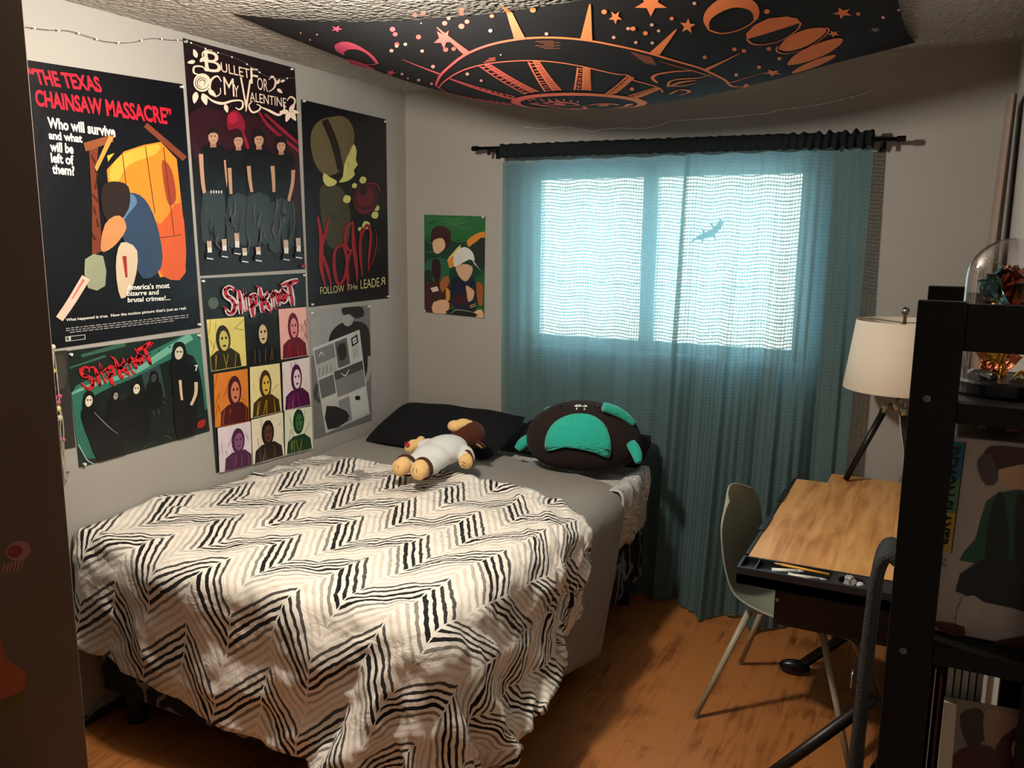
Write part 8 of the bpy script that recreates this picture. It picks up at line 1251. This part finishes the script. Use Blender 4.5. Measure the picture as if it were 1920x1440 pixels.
b = MB().grid(lambda u, v: Vector((2.455 - .004 - .001, -1.70 + .035 + .012 * math.cos(6.2832 * u) + .004 * math.cos(6.2832 * v) * math.cos(6.2832 * u), .628 + .020 * math.sin(6.2832 * u) + .004 * math.cos(6.2832 * v) * math.sin(6.2832 * u))) + Vector((-.022 + .004 * math.sin(6.2832 * v), -.02, 0)), 24, 8); b.build('eyelet_ring', CHR, lc, smooth=True)
MB().box((2.49, -1.69, .28), (2.70, -1.58, .33)).build('seat', MESH, lc, bevel=.02)
for a, c in (((2.03, -1.62, .016), (2.48, -1.62, .557)), ((2.68, -1.68, .018), (2.50, -1.66, .40)), ((2.68, -1.33, .018), (2.50, -1.32, .40))):
    MB().tube([a, c], .0155, 12).build('leg', M('dark_steel', (34, 28, 28), rough=.4, metal=.4), lc, smooth=True)
# ------------------------------------------------------------------ black shelf unit close on the right
SB = M('shelf_black', (9, 9, 10), rough=.5, var=.1, spec=.25)
sh = thing('shelf_unit', (2.62, -2.56, 0), 'tall black shelf unit with square posts, closest to the camera', 'shelf')
SM = Matrix.Translation(Vector((2.52, -2.70, 0))) @ Matrix.Rotation(R_(-1.0), 4, 'Z')
def sb(name, a, c, lab=None, mat=SB, par=None, bev=.0015):
    return MB().box(a, c, SM).build(name, mat, par or sh, bevel=bev, label=lab)
D = .335; W_ = .198; H = 1.627
for y0 in (0, D - .02):
    for x0, x1 in ((0, .051), (W_ - .05, W_)): sb('post', (x0, y0, 0), (x1, y0 + .02, H if y0 == 0 else H + .002))
    sb('top_rail', (.051, y0 + .002, H - .056), (W_ - .05, y0 + .018, H - .002 - (.004 if y0 else 0)))
for z in (1.486, 1.186, .86, .50, .12): sb('shelf_board', (.004, .02, z), (W_ - .004, D - .02, z + .024))
for z in (1.486, 1.186): sb('front_rail', (.051, .002, z), (W_ - .05, .02, z + .024))
sb('back_slat', (.19, .02, .12), (.196, D - .02, 1.486))
SCR = M('shelf_screw', (120, 116, 110), rough=.3, metal=.9)
for z in (1.513, 1.196):
    c = SM @ Vector((.0185, 0, z)); MB().tube([c, c + Vector((0, -.0012, 0)), c + Vector((0, -.0018, 0))], [.0042, .0042, .003], 16).build('screw', SCR, sh)

# glass dome with a glitter rose
GC = Vector((2.617, -2.60, 1.5105))
dm = thing('rose_dome', GC, 'glass dome holding a foil rose on a black base, on the shelf', 'ornament')
GL = bpy.data.materials.new('clear_dome'); GL.use_nodes = True; nt = GL.node_tree; nt.nodes.remove(nt.nodes['Principled BSDF'])
tr = nt.nodes.new('ShaderNodeBsdfTransparent'); tr.inputs[0].default_value = (.93, .93, .94, 1); gl = nt.nodes.new('ShaderNodeBsdfGlossy'); gl.inputs['Roughness'].default_value = .03; fr = nt.nodes.new('ShaderNodeLayerWeight'); fr.inputs[0].default_value = .25
mx = nt.nodes.new('ShaderNodeMixShader'); nt.links.new(fr.outputs['Facing'], mx.inputs[0]); nt.links.new(tr.outputs[0], mx.inputs[1]); nt.links.new(gl.outputs[0], mx.inputs[2]); nt.links.new(mx.outputs[0], nt.nodes['Material Output'].inputs[0])
pr2 = [(.0485, .018), (.0485, .14)] + [(.0485 * math.cos(a), .14 + .0485 * math.sin(a)) for a in (i * math.pi / 20 for i in range(1, 11))]
MB().lathe(pr2, GC, 40).build('glass_cover', GL, dm, smooth=True)
MB().lathe([(0, 0), (.049, 0), (.0515, .003), (.0515, .016), (.049, .019), (0, .019)], GC, 40).build('base', M('dome_base', (22, 24, 30), rough=.3), dm, smooth=False)
GO = M('gold_foil', (222, 170, 60), rough=.18, metal=1, bump=1, bs=180, bd=.004); IR = M('iridescent_foil', (120, 190, 196), rough=.15, metal=.9, bump=1, bs=160, bd=.004); RS = M('copper_foil', (176, 92, 56), rough=.2, metal=.9, bump=1, bs=160, bd=.004)
MB().tube(spline([GC + Vector((0, 0, .019)), GC + Vector((.003, 0, .07)), GC + Vector((-.002, 0, .12))], 5), .0022, 8).build('stem', GO, dm, smooth=True)
rr = random.Random(11)
def petal(c, r, a, tilt, m, nm):
    M3 = rot('Z', a) @ rot('X', tilt)
    MB().grid(lambda u, v: Vector(c) + M3 @ Vector(((u - .5) * 1.3 * r * math.sin(.3 + 2.5 * v), .25 * r * math.sin(3 * u + 4 * v), r * v + .08 * r * math.sin(17 * u + 11 * v))), 7, 7).build(nm, m, dm, smooth=False)
for i in range(9): petal(GC + Vector((0, 0, .112)), .042, i * 40 + rr.uniform(-9, 9), -48 + (i % 3) * 18, IR if i % 2 else RS, 'petal')
for i in range(6): petal(GC + Vector((0, 0, .03 + .014 * i)), .036, i * 70, -65, GO if i % 2 else RS, 'leaf')
for i in range(5): a = i * 1.25; petal(GC + Vector((.025 * math.cos(a), .025 * math.sin(a), .020)), .018, i * 72, -78, GO if i < 2 else M('clear_foil', (200, 200, 204), rough=.12, metal=.8, bump=1, bs=160, bd=.004), 'foil_scrap')
MB().tube(spline([GC + Vector(q) for q in ((-.01, -.02, .02), (-.03, -.02, .06), (.0, -.035, .09), (.03, -.01, .12), (.0, .03, .15), (-.03, 0, .165), (0, -.03, .15))], 8), .0006, 5).build('light_wire', M('silver_wire'), dm, smooth=True)

# white printed box standing in the shelf, artwork replaced by plain colour shapes
bx = thing('printed_box', (2.62, -2.61, 1.21), 'white box with a tall gradient lettering strip and dark green shapes, on the shelf', 'box')
MB().box((2.548, -2.655, 1.2105), (2.700, -2.50, 1.462)).build('carton', M('white_card', (186, 176, 170), rough=.5, var=.03), bx, bevel=.002)
PB = lambda x, y: on(1, -2.6556, x, y)
f = Flat(PB, (0, -1, 0), (1, 0, 0))
NV_ = (24, 32, 44); GR = (40, 84, 62); DG = (20, 34, 30)
f.poly((30, 108, 140), [(1756, 826), (1811, 830), (1800, 900), (1756, 900)]); f.poly((96, 140, 110), [(1756, 900), (1800, 900), (1792, 962), (1752, 962)]); f.poly((198, 160, 60), [(1752, 962), (1792, 962), (1784, 1036), (1748, 1032)]); f.stroke((20, 26, 30), [(1811, 829), (1784, 1037)], 2)
f.text((16, 18, 20), 'DEMON SLAYER', (1802, 838), (1778, 1026), (1762, 836), .03)
f.text((90, 84, 80), 'KIMETSU', (1756, 1043), (1776, 1047), (1756, 1049)); f.text((90, 84, 80), 'NO YAIBA', (1754, 1052), (1775, 1056), (1754, 1058))
f.poly(GR, [(1850, 940), (1895, 920), (1960, 930), (1960, 1075), (1880, 1060), (1800, 1050), (1830, 1010)], 2); f.poly(DG, [(1862, 940), (1884, 932), (1890, 1060), (1846, 1056)], 2); f.poly(DG, [(1905, 935), (1925, 938), (1922, 1064), (1902, 1062)], 2)
f.poly(NV_, [(1838, 1050), (1960, 1068), (1960, 1150), (1900, 1140), (1792, 1108)], 2); f.poly((70, 36, 34), [(1846, 846), (1880, 836), (1960, 850), (1960, 880), (1900, 890), (1860, 900)], 2); f.poly((88, 76, 76), [(1834, 862), (1858, 850), (1872, 900), (1850, 910), (1836, 886)], 2); f.poly((206, 170, 140), [(1872, 880), (1960, 870), (1960, 915), (1890, 915)], 2)
f.poly((186, 176, 168), [(1806, 1118), (1842, 1126), (1826, 1184), (1792, 1170)], 2); f.poly((90, 52, 50), [(1756, 1164), (1808, 1174), (1802, 1196), (1762, 1180)], 2); f.poly((90, 52, 50), [(1870, 1200), (1960, 1190), (1960, 1225), (1876, 1216)], 2)
f.build('printed_front', bx)
# bits on top of the white box
T1 = thing('trinket', (2.60, -2.58, 1.462), 'yellow glitter block on top of the white printed box', 'trinket', 'bits on the white box')
MB().box((2.582, -2.59, 1.4625), (2.597, -2.575, 1.478)).build('block', M('yellow_glitter', (190, 178, 60), rough=.25, bump=1, bs=300, bd=.003), T1, bevel=.003)
T2 = thing('trinket', (2.61, -2.58, 1.462), 'tiny white peg beside the yellow glitter block', 'trinket', 'bits on the white box')
MB().lathe([(.004, 0), (.005, .006), (.003, .013), (0, .015)], (2.604, -2.585, 1.4625), 12).build('peg', M('white_plastic'), T2, smooth=True)
T3 = thing('trinket', (2.62, -2.57, 1.462), 'grey folded card standing on top of the white printed box', 'trinket', 'bits on the white box')
MB().box((2.606, -2.572, 1.4625), (2.632, -2.569, 1.484), None).build('card', M('grey_card', (120, 120, 122), rough=.5), T3)
T4 = thing('trinket', (2.64, -2.59, 1.462), 'small pink cube on top of the white printed box', 'trinket', 'bits on the white box')
MB().box((2.630, -2.60, 1.4625), (2.644, -2.588, 1.4765)).build('cube_bead', M('pink_plastic', (226, 140, 164), rough=.35), T4, bevel=.002)

# books on the board below
def book(x0, x1, y0, y1, z0, z1, cover, label, art=None, rz=0):
    t = thing('book', ((x0 + x1) / 2, y0, z0), label, 'book', 'books on the lower shelf board')
    Mx = Matrix.Translation(Vector((x0, y0, z0))) @ Matrix.Rotation(R_(rz), 4, 'Y') @ Matrix.Translation(-Vector((x0, y0, z0)))
    cm = M('cover_%d_%d' % (cover[0], cover[2]), cover, rough=.35)
    MB().box((x0, y0, z0), (x0 + .0015, y1, z1), Mx).box((x1 - .0015, y0, z0), (x1, y1, z1), Mx).box((x0, y0, z0), (x1, y0 + .0015, z1), Mx).build('cover', cm, t)
    MB().box((x0 + .0015, y0 + .0015, z0 + .002), (x1 - .0015, y1 - .003, z1 - .002), Mx).build('pages', M('book_pages', (206, 196, 176), rough=.8), t)
    return t
BZ = .8845
book(2.5665, 2.574, -2.655, -2.53, BZ, 1.163, (128, 24, 34), 'tall dark red book at the left of the row on the lower board')
book(2.5755, 2.580, -2.65, -2.54, BZ, 1.158, (206, 196, 190), 'thin white spined book right of the dark red one')
book(2.5815, 2.588, -2.65, -2.54, BZ, 1.150, (96, 26, 40), 'maroon book between the white spine and the upright comic')
fb = thing('book', (2.62, -2.66, BZ), 'comic standing face out with a dark picture cover, on the lower board', 'book', 'books on the lower shelf board')
MB().box((2.590, -2.668, BZ), (2.690, -2.652, 1.125)).build('pages', M('book_pages'), fb); 
PC2 = lambda x, y: on(1, -2.6685, x, y); f = Flat(PC2, (0, -1, 0)); f.sheet((120, 116, 104), [(1795, 1310), (1990, 1345), (1985, 1660), (1770, 1640)], .0006)
f.poly((52, 44, 44), [(1800, 1340), (1840, 1330), (1850, 1380), (1815, 1400)], 3); f.poly((150, 120, 104), [(1850, 1330), (1910, 1350), (1900, 1400), (1850, 1395)], 3); f.poly((60, 26, 30), [(1880, 1380), (1960, 1350), (1975, 1440), (1870, 1440)], 3); f.poly((70, 34, 32), [(1780, 1420), (1860, 1400), (1880, 1500), (1780, 1520)], 3); f.poly((176, 150, 130), [(1900, 1390), (1950, 1380), (1950, 1430), (1905, 1430)], 3)
f.build('front_cover', fb)
st = thing('paper_stack', (2.61, -2.56, BZ), 'stack of pale papers standing behind the upright comic', 'papers')
for i in range(5): MB().box((2.592 + .0085 * i, -2.640 + .003 * i, BZ), (2.5985 + .0085 * i, -2.53, 1.168 - .004 * (i % 2))).build('sheet_bundle', M('paper_%d' % (i % 3), ((206, 200, 184), (190, 184, 166), (214, 206, 196))[i % 3], rough=.8), st)
kb = thing('picture_box', (2.555, -2.60, BZ), 'dark box with a pink picture band, on the lower board beside the red book', 'box')
MB().box((2.5265, -2.62, BZ), (2.5630, -2.50, 1.165)).build('carton', M('dark_carton', (44, 40, 42), rough=.5), kb, bevel=.001)
PK2 = lambda x, y: on(1, -2.6206, x, y); f = Flat(PK2, (0, -1, 0)); f.sheet((160, 88, 98), [(1715, 1262), (1760, 1270), (1756, 1314), (1706, 1300)], .0004)
f.poly((214, 196, 176), [(1722, 1274), (1736, 1270), (1748, 1286), (1756, 1306), (1720, 1298), (1730, 1288)], 2); f.build('picture_band', kb)
